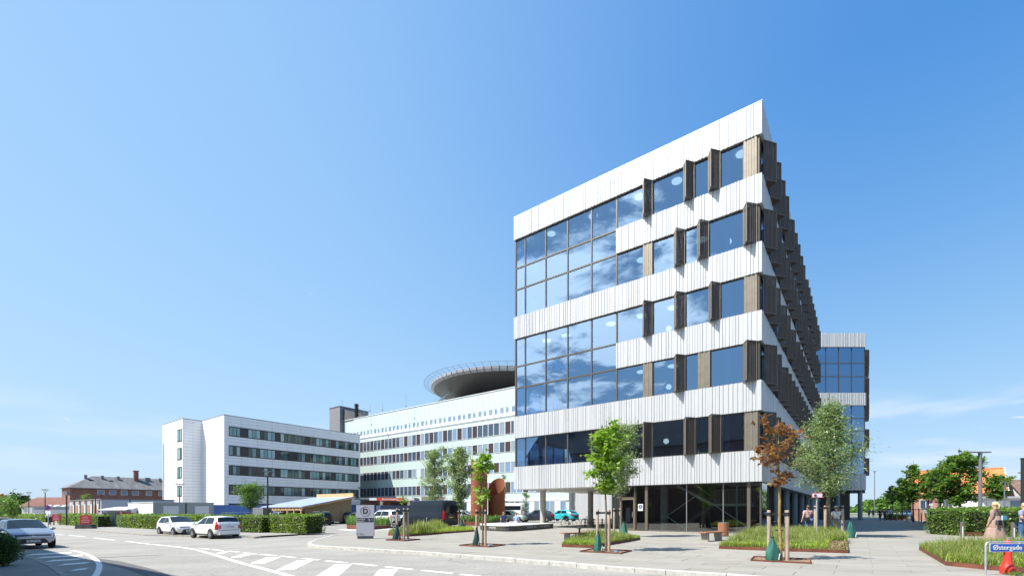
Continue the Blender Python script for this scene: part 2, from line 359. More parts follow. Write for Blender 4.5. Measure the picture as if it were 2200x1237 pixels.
# plaza: front kerb line first (photo pixels on top of the kerb), then round the back of the buildings
kpx = [(712, 1149), (695, 1153.5), (676, 1158.5), (663, 1163), (660.5, 1166), (668, 1169.6), (705, 1172.7), (795, 1178), (900, 1184), (1040, 1194.3), (1180, 1204.7), (1302, 1215), (1430, 1224), (1560, 1232.5), (1700, 1243.5), (1850, 1257)]
kern = [G(a, b) for a, b in kpx]
plaza_poly = kern + [(30, -6), (75, -6), (75, 125), (40, 125), (15, 62), (-2, 57), (-9, 36)]
plaza = sheet('plaza', plaza_poly, -0.012, slabm, kind='structure')
def inside(p, poly):
    c = False; j = len(poly) - 1
    for i in range(len(poly)):
        a, b = poly[i], poly[j]
        if (a[1] > p[1]) != (b[1] > p[1]) and p[0] < (b[0] - a[0]) * (p[1] - a[1]) / (b[1] - a[1]) + a[0]: c = not c
        j = i
    return c
def kerb(name, pts, z0, z1, w, m, parent, step=1.0):
    """kerb stones along a line, each its own piece"""
    P = [Vector((a, b, 0)) for a, b in pts]; out = []
    for a, b in zip(P, P[1:]):
        L = (b - a).length; n = max(1, round(L / step)); d = (b - a) / n; nn = Vector((-d.y, d.x, 0)).normalized() * w
        for i in range(n):
            q = a + d * i + d * 0.008; e = a + d * (i + 1) - d * 0.008; jit = random.uniform(-0.004, 0.004)
            mb = MB(); bv = 0.012
            for (u0, u1) in ((q, e),):
                za = gz(u0.x) + jit; zb = gz(u1.x) + jit
                v = [(u0.x, u0.y, za + z0), (u1.x, u1.y, zb + z0), (u1.x + nn.x, u1.y + nn.y, zb + z0), (u0.x + nn.x, u0.y + nn.y, za + z0),
                     (u0.x, u0.y, za + z1 - bv), (u1.x, u1.y, zb + z1 - bv), (u1.x + nn.x, u1.y + nn.y, zb + z1), (u0.x + nn.x, u0.y + nn.y, za + z1),
                     (u0.x + nn.x * .1, u0.y + nn.y * .1, za + z1), (u1.x + nn.x * .1, u1.y + nn.y * .1, zb + z1)]
                mb.add(v, [(0, 1, 5, 4), (4, 5, 9, 8), (8, 9, 6, 7), (1, 2, 6, 9, 5), (3, 0, 4, 8, 7), (2, 3, 7, 6)])
            out.append(mb.build(name, m, parent))
    return out
kerb('kerb_stone', kern, -0.14, 0.006, 0.16, kerbm, plaza)

kerb('kerb_stone', [kern[0], (-9, 36), (-2, 57), (15, 62)][::-1], -0.14, 0.004, 0.14, kerbm, plaza, 1.5)
# paving slabs in the facade's grid; the ones nearest the camera are pieces of their own
Rc = Vector((15.68, 29.2, 0))
slabs = []
SX, SY = 1.5, 0.75
for j in range(-32, 0):
    for i in range(-24, 12):
        x0 = i * SX + (0.5 * SX if j % 2 else 0); y0 = j * SY
        cs = [Rc + UR * (x0 + dx) + DD * (y0 + dy) for dx in (0, SX) for dy in (0, SY)]
        if all(inside((c.x, c.y), plaza_poly) for c in cs) and all(c.x > -5 for c in cs):
            c = sum(cs, Vector()) / 4
            if c.y > 3: slabs.append((c.length, c))
slabs.sort(key=lambda s: s[0])
mbS = MB().box(-SX / 2 + .006, SX / 2 - .006, -SY / 2 + .006, SY / 2 - .006, -0.02, 0.0)
slab_me = mbS.mesh('paving_slab', slabm)
inframe = [s for s in slabs if abs(s[1].x) < s[1].y * 1.15 and s[1].y > 9]
rest = MB()
for k, (d, c) in enumerate(inframe):
    zz = gz(c.x) + random.uniform(-0.0025, 0.0025)
    if k < 300:
        o = link('paving_slab', slab_me, plaza, (c.x, c.y, zz), ROT + random.uniform(-0.002, 0.002))
    else:
        t_ = MB().box(-SX / 2 + .006, SX / 2 - .006, -SY / 2 + .006, SY / 2 - .006, -0.02, 0.0).xform(Matrix.Translation((c.x, c.y, zz)) @ Matrix.Rotation(ROT, 4, 'Z'))
        rest.add(t_.v, t_.f)
if rest.v: tag(rest.build('paving_slab', slabm, plaza, fix=False), kind='stuff')

# far pavement along the hedges and the near one at the foot of the houses behind the camera
fk = [G(a, b) for a, b in [(-60, 1124), (60, 1129.5), (165, 1136), (240, 1141), (312, 1146.7), (420, 1149.3), (528, 1151.7), (548, 1152), (562, 1150.5)]]
far_walk = sheet('pavement', fk + [G(640, 1146), G(600, 1131), G(430, 1121), G(250, 1117), G(60, 1114), (-95, 62)], -0.004, walk, kind='structure')
kerb('kerb_stone', fk, -0.14, 0.004, 0.14, mat('old_kerb', (0.30, 0.285, 0.26), 0.85, noise=(5, 0.2)), far_walk, 1.2)
nk = [G(a, b) for a, b in [(-40, 1189), (0, 1189.5), (45, 1190.5), (78, 1198), (118, 1214.5), (151, 1237), (175, 1262)]]
near_walk = sheet('pavement', nk + [(-6, 8), (2, 2), (-6, -6), (-40, 16)], -0.002, mat('near_pavement', (0.20, 0.195, 0.185), 0.85, noise=(1.2, 0.1), bump=(40, 0.3)), kind='structure')
kerb('kerb_stone', nk[::-1], -0.14, 0.004, 0.14, MATS['old_kerb'], near_walk, 1.2)
sheet('parking_lot', [G(545, 1156, ROAD), G(700, 1153, ROAD), G(760, 1135), (-7, 40), (-2, 60), (14, 66), (6, 84), (-40, 112), (-60, 80), (-31, 60), G(655, 1133)], ROAD + 0.004, asphalt2, kind='structure')
sheet('light_paving', [G(722, 1134.5), G(770, 1131), G(850, 1129), G(850, 1133.6), G(760, 1137)], ROAD + 0.009, mat('light_paving', (0.5, 0.49, 0.46), 0.8, noise=(2, .1)), kind='structure')

# painted markings: one object, every stripe a piece
marks = thing('road_markings', None, None); marks['kind'] = 'structure'
def stripe(px, name='stripe'):
    sheet(name, [G(a, b, ROAD + 0.005) for a, b in px], ROAD + 0.005, paint, marks)
def line(pts, w, name='stripe'):
    P = [Vector((*G(a, b, ROAD + 0.005), 0)) for a, b in pts]; L = []; Rr = []
    for i, p in enumerate(P):
        d = (P[min(i + 1, len(P) - 1)] - P[max(i - 1, 0)]).normalized(); n = Vector((-d.y, d.x, 0)) * w / 2
        L.append(p + n); Rr.append(p - n)
    sheet(name, [(q.x, q.y) for q in L + Rr[::-1]], ROAD + 0.005, paint, marks)
line([(425.5, 1181), (452, 1188.3), (480, 1196.6), (520, 1209), (575, 1223), (629, 1238), (700, 1262)], 0.17, 'edge_line')
for a in [((488.6, 1182.7), (513.4, 1184.6)), ((522, 1186.5), (550.6, 1189)), ((559, 1189.6), (593.6, 1192.8)), ((603, 1193.4), (633.7, 1196.7)), ((650, 1198.6), (686, 1201.8)), ((699.5, 1203.4), (745, 1208)), ((759.7, 1209), (808.4, 1214.4)), ((828.4, 1216.3), (885.7, 1222)), ((906, 1224), (972, 1230.5)), ((990, 1232.5), (1070, 1241)),
          ((430, 1176.5), (449, 1179)), ((456, 1179.3), (479, 1182)),
          ((118, 1146.7), (136, 1148.3)), ((147.7, 1149), (183, 1152)), ((201, 1154.4), (247, 1159.6)), ((270.6, 1161.5), (321.5, 1168)), ((326, 1168), (355, 1171)), ((358, 1171.4), (387.6, 1174.5)), ((389, 1174.6), (424, 1180))]:
    line(a, 0.16)
sc4 = lambda q: [(480 + x * 420 / 2200, 1020 + y * 217 / 1137) for x, y in q]
sc1 = lambda q: [(x * 520 / 2200, 980 + y * 257 / 1087) for x, y in q]
for q in ([(80, 922), (185, 922), (335, 888), (215, 890)], [(300, 990), (465, 990), (650, 920), (490, 922)], [(585, 1070), (795, 1060), (1015, 955), (830, 958)], [(1040, 1138), (1290, 1138), (1450, 998), (1250, 1005)], [(1680, 1145), (1895, 1145), (1965, 1055), (1760, 1055)]):
    stripe(sc4(q), 'hatch')
stripe(sc1([(1958, 878), (2030, 878), (2090, 858), (2040, 860)]), 'hatch'); stripe(sc1([(2095, 918), (2200, 914), (2240, 888), (2185, 890)]), 'hatch')
line([(153.6, 1181), (169, 1184), (184, 1188.5), (197, 1194.5), (205.6, 1201), (212, 1208), (214, 1214), (212.5, 1222), (209, 1230), (203, 1240)], 0.15, 'edge_line')
for q in ([(225, 897), (300, 884), (655, 866), (640, 877)], [(305, 925), (400, 910), (755, 890), (740, 902)], [(405, 955), (480, 938), (780, 922), (690, 938)], [(505, 990), (600, 972), (830, 955), (770, 972)], [(620, 1040), (690, 1022), (808, 1008), (770, 1026)]):
    stripe(sc1(q), 'hatch')
line([(470, 1171), (505, 1171.5), (560, 1172)], 0.05)
# worn patches and the dark seam by the near kerb
sheet('asphalt_patch', [G(a, b, ROAD) for a, b in [(205, 1198), (260, 1205), (330, 1222), (380, 1240), (330, 1243), (270, 1222), (212, 1206)]], ROAD + 0.0025, mat('tar', (0.11, 0.11, 0.11), 0.9, noise=(8, .3)), kind='structure')
sheet('asphalt_patch', [G(a, b, ROAD) for a, b in [(205, 1197), (352, 1190.5), (352, 1191.2), (210, 1198.2)]], ROAD + 0.0029, MATS['tar'], kind='structure')
# ================================================================== MAIN BUILDING
white = mat('white_cladding', (0.475, 0.485, 0.50), 0.42, 0.10, noise=(0.8, 0.03), dark=(7, 0.62, 0.9, (0.39, 0.40, 0.415)), stretch=(3, 3, 0.6))
bronze = mat('bronze', (0.17, 0.145, 0.115), 0.45, 0.55, noise=(2, .1))
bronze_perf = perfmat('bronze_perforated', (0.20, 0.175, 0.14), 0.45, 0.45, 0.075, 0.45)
shade_perf = perfmat('bronze_perforated_shade', (0.072, 0.052, 0.039), 0.55, 0.0, 0.075, 0.5)  # bronze sheet darkened: shade of faces turned from the sun put in colour
framem = mat('window_bronze', (0.115, 0.10, 0.08), 0.4, 0.5)
glass = glassmat('blue_glass', (0.22, 0.40, 0.68), 0.40, 0.0, (0.46, 0.70, 1.0))
glass_low = glassmat('ground_glass', (0.55, 0.66, 0.66), 0.10, 0.0)
ceilm = mat('ceiling_paint', (0.62, 0.63, 0.65), 0.7); intw = mat('interior_wall', (0.42, 0.44, 0.48), 0.8); intf = mat('interior_floor', (0.16, 0.16, 0.16), 0.5)
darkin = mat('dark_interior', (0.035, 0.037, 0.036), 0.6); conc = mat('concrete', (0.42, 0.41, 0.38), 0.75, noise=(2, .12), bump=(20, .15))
soff = mat('soffit', (0.62, 0.62, 0.60), 0.6, noise=(.6, .05)); roofm = mat('roof_felt', (0.10, 0.10, 0.105), 0.9, noise=(1, .2)); steel = mat('steel', (0.42, 0.43, 0.45), 0.4, 0.7, noise=(3, .1))
lampm = emat('lamp_glow', (1.0, 0.80, 0.56), 1.5)

main = thing('office_building', 'five storey office block with white ribbed bands, blue glass and bronze folded sun screens', 'building', tuple(Rc), ROT)
BANDS = [(3.31, 5.27), (7.78, 9.68), (12.16, 14.06), (16.46, 18.38), (20.80, 22.67), (25.15, 27.17)]
ROWS = [(5.27, 7.78), (9.68, 12.16), (14.06, 16.46), (18.38, 20.80), (22.67, 25.15)]
W = 19.43; LS = 43.7; DEEP = 20.0

def ribbed(w, h, seed, pitch=(0.045, 0.06, 0.085, 0.13), dep=0.045):
    """a sheet of irregular vertical ribs: local x along the sheet, -y outwards"""
    rr = random.Random(seed); xs = [(0, 0)]; x = 0.0
    while x < w - 0.28:
        a = rr.choice(pitch); b = rr.choice(pitch); s = 0.03; d = dep * rr.choice((0.5, 0.8, 1.0))
        xs += [(x + a, 0), (x + a + s, -d), (x + a + s + b, -d), (x + a + 2 * s + b, 0)]; x = xs[-1][0]
    xs.append((w, 0))
    m = MB(); n = len(xs)
    m.add([(p[0], p[1], 0) for p in xs] + [(p[0], p[1], h) for p in xs], [(i, i + 1, n + i + 1, n + i) for i in range(n - 1)])
    m.box(0, w, 0.002, 0.16, 0, h)
    return m.mesh('cladding_sheet', white, fix=False)
RIB = {}
def rib(w, h, k):
    key = (round(w, 2), round(h, 2), k)
    if key not in RIB: RIB[key] = ribbed(w, h, hash(key) & 0xffff)
    return RIB[key]
def put(name, me, parent, x, y, z, side=False): return link(name, me, parent, (x, y, z), R(90) if side else 0)

MOD = 9.81 / 4.63
for bi, (z0, z1) in enumerate(BANDS):
    cells = [-W, -17.0, -14.6, -12.2, -9.81, -7.72, -5.45, -3.16, -1.06, 0.0] if bi not in (2, 4) else [-9.81, -7.72, -5.45, -3.16, -1.06, 0.0]
    for k, (a, b) in enumerate(zip(cells, cells[1:])):
        put('cladding_sheet', rib(b - a - .004, z1 - z0, k % 3), main, a, 0, z0)
    n = 10; st = (LS - 0.17) / n
    for k in range(n):
        put('cladding_sheet', rib(st - .004, z1 - z0, k % 3), main, 0, 0.17 + k * st, z0, True)
    # left return of the band
    if bi not in (2, 4):
        MB().box(-W, -W + .12, 0.165, 9.5, z0, z1).build('cladding_return', white, main)
MB().box(-W + .13, -.17, .17, LS - .1, 27.0, 27.1).build('roof', roofm, main)
MB().box(-W - .02, .02, -.02, .16, 27.172, 27.20).box(-.16, .02, .161, LS, 27.172, 27.20).build('parapet_cap', mat('cap_metal', (.8, .8, .8), .4, .3), main)

# windows: a frame and its pane; 'side' windows look along +x
WIN = {}
def window(parent, side, a0, a1, z0, z1, off=0.12, gm=None, fw=0.055, fm=None, name='window', fd=0.12, pane=True):
    gm = gm or glass; fm = fm or framem; w = round(a1 - a0, 3); h = round(z1 - z0, 3); key = (w, h, fw, fd, gm.name, fm.name)
    if key not in WIN:
        m = MB().box(0, fw, 0, fd, 0, h).box(w - fw, w, 0, fd, 0, h).box(fw, w - fw, 0, fd, 0, fw).box(fw, w - fw, 0, fd, h - fw, h)
        p = MB().add([(fw - .005, fd * .5, fw - .005), (w - fw + .005, fd * .5, fw - .005), (w - fw + .005, fd * .5, h - fw + .005), (fw - .005, fd * .5, h - fw + .005)], [(0, 1, 2, 3)])
        WIN[key] = (m.mesh(name, fm, fix=False), p.mesh('pane', gm, fix=False))
    fme, pme = WIN[key]
    o = put(name, fme, parent, off if not side else -off, 0, 0)
    o.location = (a0, off, z0) if not side else (-off, a0, z0)
    o.rotation_euler = (0, 0, R(90) if side else 0)
    if pane: link('pane', pme, o)
    return o

def wedge(w, h, tip, out, mats):
    """folded sun screen standing on the facade: two upright perforated sheets and two triangular ends"""
    m = MB(); A = (0, 0); B = (tip, -out); C_ = (w, 0); nf = 7
    def fold(p, q, k, mi):
        pts = []
        for i in range(k + 1):
            for s, d in ((0, 0), (.35, .0), (.45, .018), (.8, .018), (.9, 0)):
                t = (i + s) / k
                if t <= 1.0001: pts.append((t, d))
        dx, dy = q[0] - p[0], q[1] - p[1]; L = math.hypot(dx, dy); nx, ny = -dy / L, dx / L
        v0 = [(p[0] + dx * t + nx * d, p[1] + dy * t + ny * d, 0) for t, d in pts]; n = len(v0)
        m.add(v0 + [(a, b, h) for a, b, _ in v0], [(i, i + 1, n + i + 1, n + i) for i in range(n - 1)], mi)
    fold(A, B, 3, 0); fold(B, C_, 5, 1)
    for z in (0.01, h - .01): m.add([(A[0], A[1], z), (B[0], B[1], z), (C_[0], C_[1], z)], [(0, 1, 2)], 1)
    for p in (A, B, C_): m.bar((p[0], p[1], 0), (p[0], p[1], h), .03, .03, 2)
    for z in (0.0, h):
        m.bar((*A, z), (*B, z), .03, .03, 2); m.bar((*B, z), (*C_, z), .03, .03, 2)
    return m.mesh('sun_screen', mats, fix=False)
FINS = {}
def fin(x, z0, z1, side=False, w=.71, tip=.29, out=.56):
    key = (round(z1 - z0, 2), side, round(w, 2), round(out, 2))
    if key not in FINS: FINS[key] = wedge(w, z1 - z0, tip, out, [bronze_perf if not side else shade_perf, shade_perf, bronze])  # sunward front face keeps plain bronze, the others carry shade in their colour
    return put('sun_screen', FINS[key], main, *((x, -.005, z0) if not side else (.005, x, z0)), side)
def flatpanel(x0, x1, z0, z1):
    m = MB(); n = 5; w = (x1 - x0) / n
    for i in range(n): m.box(x0 + i * w + .006, x0 + (i + 1) * w - .006, .03 + (.012 if i % 2 else 0), .07, z0 + .02, z1 - .02)
    m.box(x0, x1, .075, .2, z0, z1)
    return m.build('screen_panel', mat('bronze_sheet', (0.21, 0.185, 0.148), .45, .45, noise=(2, .1)), main)
LAY = {4: 'w9.81 w7.72 f7.03 w4.80 f4.12 w3.19 f2.46 w1.06 p.287', 3: 'w9.81 w7.72 p7.03 w5.45 f4.75 w3.9 f3.19 w1.06 f.3',
       2: 'w9.81 w7.72 f7.03 w5.45 f4.72 w3.16 f2.46 w1.02 p.27', 1: 'w9.81 w7.72 p7.03 w5.45 f4.72 w3.88 p3.1 w1.06 f.3', 0: 'w9.81 w7.72 f7.03 w4.80 f4.05 w3.16 f2.42 w1.0 p.24'}
for r, lay in LAY.items():
    z0, z1 = ROWS[r]; toks = lay.split(); edges = [float(t[1:]) for t in toks]
    kinds = [t[0] for t in toks][1:]
    for k, a, b in zip(kinds, edges, edges[1:]):
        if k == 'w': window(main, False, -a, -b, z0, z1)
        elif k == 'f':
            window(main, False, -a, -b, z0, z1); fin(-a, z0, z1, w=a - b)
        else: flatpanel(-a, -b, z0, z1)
    MB().box(-edges[-1], -.16, .10, .22, z0, z1).build('corner_post', framem, main)
COLS = [19.3, 18.31, 16.19, 14.08, 11.93, 9.81]
for a, b in zip(COLS, COLS[1:]):
    for z0, z1 in [(5.27, 7.78), (9.68, 12.16), (12.16, 14.06), (14.06, 16.46), (18.38, 20.80), (20.80, 22.67), (22.67, 25.15)]:
        window(main, False, -a, -b, z0, z1)
# glass on the left flank, seen through the corner
for k in range(4):
    for z0, z1 in [(5.27, 7.78), (9.68, 12.9), (12.9, 16.46), (18.38, 21.8), (21.8, 25.15)]:
        o = window(main, True, .26 + k * 2.1, .26 + (k + 1) * 2.1 - .005, z0, z1, off=W - .05)
# the street flank: long window strips and rows of folded screens
rr = random.Random(3)
for r, (z0, z1) in enumerate(ROWS):
    n = 10; st = (LS - .3) / n
    for k in range(n): window(main, True, .3 + k * st, .3 + (k + 1) * st - .005, z0, z1)
    t = .62 + (0, .35, -.1, .2, .1)[r]
    while t < LS - 2:
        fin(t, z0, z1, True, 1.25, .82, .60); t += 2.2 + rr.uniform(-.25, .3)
        if rr.random() < .16: t += 1.2
# inside: floors with white ceilings, a core wall, columns, ceiling lamps
for k in range(1, 6):
    z = 4.35 * k
    MB().box(-W + .25, -.25, .27, LS - .3, z - .75, z, 0).build('floor_slab', ceilm, main)
    MB().box(-W + .25, -.25, .27, LS - .3, z + .002, z + .03, 0).build('floor_finish', intf, main)
MB().box(-W + .25, -.25, .27, LS - .3, 26.0, 26.3).build('floor_slab', ceilm, main)
MB().box(-13.5, -4.0, 7.2, LS - 3, 0.03, 26.0).build('core_wall', intw, main)
MB().box(-W + .1, -13.5, 9.4, 9.6, 3.4, 26.9).build('core_wall', intw, main)
MB().box(-W + .1, -.1, LS - .25, LS - .1, 0, 27).build('end_wall', white, main)
MB().box(-W + .02, -W + .17, 9.6, LS, 3.32, 26.9).build('end_wall', white, main)
for x in (-17.2, -12.0, -7.6, -2.2):
    for z0, z1 in zip([4.38, 8.73, 13.08, 17.43, 21.78], [7.9, 12.2, 16.6, 20.95, 25.95]): MB().lathe([(.16, z0), (.16, z1)], (x, .85, 0), 12).build('column', ceilm, main, smooth=True)
for z, xs in ((25.97, (-17.0, -12.9, -8.9, -6.0, -1.6)), (20.97, (-8.7, -4.2)), (16.62, (-17.5, -15.5, -11.3, -8.7, -6.3)), (12.27, (-8.7, -6.3))):
    for x in xs: MB().lathe([(.36, 0), (.36, .06)], (x, 2.3, z - .06), 20).build('ceiling_lamp', lampm, main)
for x, z in ((-2.3, 19.9), (-6.4, 14.9), (-6.4, 10.6), (-6.6, 6.6)): MB().ball((x, 1.7, z), .2, n=14).build('pendant_lamp', lampm, main, smooth=True)
# white partitions with doors deeper in the glazed corner
for z in (8.75, 13.1, 17.45, 21.8):
    m = MB().box(-9.6, -7.2, 4.6, 4.7, z, z + 2.6, 0)
    for x in (-9.3, -8.2): m.box(x, x + .9, 4.55, 4.6, z, z + 2.1, 1)
    m.build('partition', [ceilm, MATS['blue_glass']], main)
for z in (8.7, 17.4):    # open stairs in the double-height corner
    m = MB().bar((-17.8, 2.4, z), (-14.2, 2.4, z + 4.35), .12, .4).bar((-17.8, 3.6, z), (-14.2, 3.6, z + 4.35), .12, .4)
    for i in range(18): m.box(-17.8 + i * .2, -17.55 + i * .2, 2.45, 3.55, z + i * .24, z + i * .24 + .05)
    m.build('inner_stair', ceilm, main)
    MB().box(-13.1, -11.2, 2.6, 2.75, z + .1, z + 3.2).build('partition', ceilm, main)

# ---- ground floor: soffit, columns, dark glazed hall with stairs
MB().box(-W + .05, -.05, .2, LS - .3, 3.33, 3.43).build('soffit', soff, main)
for x, y in ((-18.6, 3.4), (-16.4, 8.6), (-12.5, 9.0)):
    MB().lathe([(.27, 0), (.27, 3.33)], (x, y, 0), 20).build('column', conc, main, smooth=True)
for t in (9.6, 16.4, 23, 30, 37, 42.5): MB().lathe([(.3, 0), (.3, 3.33)], (-.6, t, 0), 16).build('column', mat('dark_concrete', (.2, .21, .22), .7), main, smooth=True)
GY = .30
for a, b in ((7.5, 4.71), (4.71, 2.34), (2.34, .79)):
    window(main, False, -a, -b, .02, 3.31, off=GY, gm=glass_low, fw=.02, fm=steel)
window(main, False, -.79, -.06, .02, 3.31, off=GY, gm=glass_low, fw=.03)
window(main, False, -8.40, -7.62, .02, 3.31, off=GY, gm=glass_low, fw=.05)
window(main, False, -9.60, -8.45, 2.42, 3.31, off=GY, gm=glass_low, fw=.07)
for x in (7.56, .80): MB().box(-x - .1, -x + .1, GY - .06, GY + .1, .02, 3.31).build('bronze_post', bronze, main)
window(main, True, .3, 3.2, .02, 3.31, off=.06, gm=glass_low, fw=.03)
d = window(main, False, -9.60, -8.45, .02, 2.40, off=GY, gm=glass_low, fw=.13, name='door', fm=mat('door_bronze', (.22, .185, .13), .4, .5))
MB().bar((.98, -.05, .95), (.98, -.05, 1.35), .03).bar((.98, -.05, 1.15), (.98, .02, 1.15), .03).build('handle', steel, d)
s = MB().box(-8.19, -7.83, GY - .02, GY - .012, 1.45, 1.95, 0).build('notice', mat('white_plastic', (.8, .8, .8), .5), main)
MB().lathe([(.15, 0), (.15, .004)], n=20).xform(Matrix.Translation((-8.01, GY - .022, 1.75)) @ Matrix.Rotation(R(90), 4, 'X')).build('round_symbol', mat('sign_navy', (.02, .045, .16), .5), s)
text('B', .16, MATS['white_plastic'], s, (-8.01, GY - .03, 1.75), bold=.004)
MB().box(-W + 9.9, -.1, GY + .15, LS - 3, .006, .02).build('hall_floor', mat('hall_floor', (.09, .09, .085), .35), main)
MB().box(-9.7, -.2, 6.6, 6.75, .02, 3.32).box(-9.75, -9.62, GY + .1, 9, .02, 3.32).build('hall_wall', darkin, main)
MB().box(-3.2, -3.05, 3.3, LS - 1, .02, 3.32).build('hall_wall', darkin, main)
for k in range(9): window(main, True, 3.4 + k * 4.4, 3.4 + (k + 1) * 4.4 - .01, .05, 3.3, off=2.95, gm=glass_low, fw=.06, fm=framem)
MB().lathe([(.3, .02), (.3, 3.32)], (-6.9, 2.2, 0), 16).build('column', conc, main, smooth=True)
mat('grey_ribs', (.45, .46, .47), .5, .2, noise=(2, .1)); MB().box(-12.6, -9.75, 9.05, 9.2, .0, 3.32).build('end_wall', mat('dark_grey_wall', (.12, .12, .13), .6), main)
# hall stair: two dark flights, a pale landing edge, glass rail lines, upright balusters
st = MB().bar((-5.9, 2.6, .1), (-3.4, 2.6, 1.9), .9, .25).bar((-3.4, 2.6, 2.0), (-5.8, 2.6, 3.32), .9, .22).box(-3.4, -1.0, 1.9, 3.3, 1.75, 1.95)
stair = st.build('staircase', mat('stair_dark', (.09, .09, .085), .6), main)
MB().box(-3.4, -.95, 1.84, 1.9, 1.78, 1.95).bar((-5.9, 1.86, 3.32), (-3.4, 1.86, 1.9), .05, .2).build('stair_edge', mat('pale_stringer', (.50, .48, .34), .6), stair)
m = MB().bar((-6.4, 1.2, 1.05), (-4.4, 1.2, 2.45), .045).bar((-6.9, 1.2, 1.0), (-6.3, 1.2, 1.0), .045).bar((-6.3, 1.2, 1.0), (-4.9, 1.2, .05), .045).bar((-3.2, 1.4, 1.9), (-.9, 1.4, .25), .05).bar((-5.6, 1.2, 3.3), (-4.0, 1.2, 2.3), .04).bar((-4.4, 1.3, 3.3), (-3.4, 1.3, 2.5), .03)
m.build('handrail', mat('rail_steel', (.6, .62, .62), .35, .6), stair)
m = MB()
for i in range(26): m.bar((-3.3 + i * .095, 1.87, 1.95), (-3.3 + i * .095, 1.87, 2.9), .018)
m.bar((-3.3, 1.87, 2.9), (-.95, 1.87, 2.9), .03); m.build('baluster', MATS['pale_stringer'], stair)
for x in (-6.6, -1.6): MB().tube([(x, .75, .05), (x, .75, 3.3)], .05, 8).build('drain_pipe', mat('pale_blue_pipe', (.35, .5, .5), .5), main)
# soffit lamps over the open corner
for x in (-18.5, -16.8, -14.5): MB().lathe([(.09, 0), (.11, .06)], (x, 1.0, 3.27), 10).build('soffit_lamp', steel, main)
# ================================================================== OTHER BUILDINGS
def cells(a0, a1, step): n = max(1, round((a1 - a0) / step)); return [(a0 + (a1 - a0) * i / n, a0 + (a1 - a0) * (i + 1) / n) for i in range(n)]
PCACHE = {}
def panelwall(parent, side, a0, a1, z0, z1, pw, ph, off, m, name, holes=(), gap=.03, th=.04, budget=None, joint=None):
    """cladding panels set on a wall, each a piece of its own (beyond the budget they are joined)"""
    rest = MB()
    for (b0, b1) in cells(z0, z1, ph):
        for (c0, c1) in cells(a0, a1, pw):
            if any(c0 >= h[0] - .02 and c1 <= h[1] + .02 and b0 >= h[2] - .02 and b1 <= h[3] + .02 for h in holes): continue
            w = round(c1 - c0 - gap, 3); h_ = round(b1 - b0 - gap, 3); key = (w, h_, th, m.name)
            if budget is None or budget[0] > 0:
                if key not in PCACHE: PCACHE[key] = MB().box(0, w, 0, th, 0, h_).mesh(name, m, fix=False)
                put(name, PCACHE[key], parent, *((c0 + gap / 2, off, b0 + gap / 2) if not side else (-off, c0 + gap / 2, b0 + gap / 2)), side)
                if budget is not None: budget[0] -= 1
            else:
                t = MB().box(0, w, 0, th, 0, h_).xform(Matrix.Translation((c0 + gap / 2, off, b0 + gap / 2) if not side else (-off, c0 + gap / 2, b0 + gap / 2)) @ Matrix.Rotation(R(90) if side else 0, 4, 'Z')); rest.add(t.v, t.f)
    if rest.v: tag(rest.build(name, m, parent, fix=False), kind='stuff')

# ---- white block with dark window bands
wtile = mat('white_tile', (0.84, 0.83, 0.82), 0.45, noise=(.5, .03)); wjoint = mat('tile_joint', (0.22, 0.22, 0.24), .8); dkframe = mat('dark_frame', (0.028, 0.025, 0.026), .4); dkpanel = mat('dark_panel', (0.05, 0.038, 0.036), .5)
def panemat(name, c, rough=.03, spec=.8): return mat(name, c, rough, 0, spec=spec)
P_teal = [panemat('pane_teal_dark', (.015, .035, .036)), panemat('pane_teal', (.04, .10, .10)), panemat('pane_curtain', (.16, .30, .31)), panemat('pane_pale', (.30, .45, .47))]
wb = thing('white_block', 'four storey white panelled block with long dark ribbon windows and a projecting stair wing', 'building', (-50.06, 81, -.33), ROT)
HT = 18.35
MB().prism([(0, 0), (0, 27.4), (-20.1, 27.4), (-20.1, -3.08), (-9.6, -3.08), (-9.6, 0)], -.3, HT - .02).build('wall', wjoint, wb)
rib_z = [(14.83, 16.48), (11.40, 13.13), (8.03, 9.68), (4.58, 6.26)]
def wy(px): r = (px - 1100) / 1000; return (r * 81 + 50.06) / (.602 - .799 * r)
grp = [(491.6, 515.9), (532.8, 591), (602, 655.3), (665, 712.3), (720.8, 765.7)]; T0, T1 = wy(491), wy(770.5)
holes = [(T0, T1, a, b) for a, b in rib_z] + [(T0, T1, 1.2, 2.95)]
bud = [300]
panelwall(wb, True, 0, 27.4, 3.0, HT, 2.74, .57, -.045, wtile, 'wall_panel', holes, budget=bud)
panelwall(wb, False, -20.1, -9.6, 3.2, HT, 2.63, .57, -3.08 - .045, wtile, 'wall_panel', (), budget=bud)
panelwall(wb, False, -9.6, 0, 3.2, HT, 2.4, .57, -.045, wtile, 'wall_panel', (), budget=bud)
panelwall(wb, True, -3.08, 0, 3.2, HT, 1.54, .57, 9.6 - .045, wtile, 'wall_panel', (), budget=bud)
panelwall(wb, True, 0, 27.4, -.2, 3.0, 2.74, .57, -.045, wtile, 'wall_panel', holes, budget=[0])
panelwall(wb, False, -20.1, -9.6, -.2, 3.2, 2.63, .57, -3.125, wtile, 'wall_panel', (), budget=[0]); panelwall(wb, False, -9.6, 0, -.2, 3.2, 2.4, .57, -.045, wtile, 'wall_panel', (), budget=[0])
cap = mat('coping', (.20, .20, .21), .6, .3)
MB().prism([(.07, -.07), (.07, 27.45), (-20.15, 27.45), (-20.15, -3.15), (-9.53, -3.15), (-9.53, -.07)], HT, HT + .1).build('coping', cap, wb)
rr = random.Random(5)
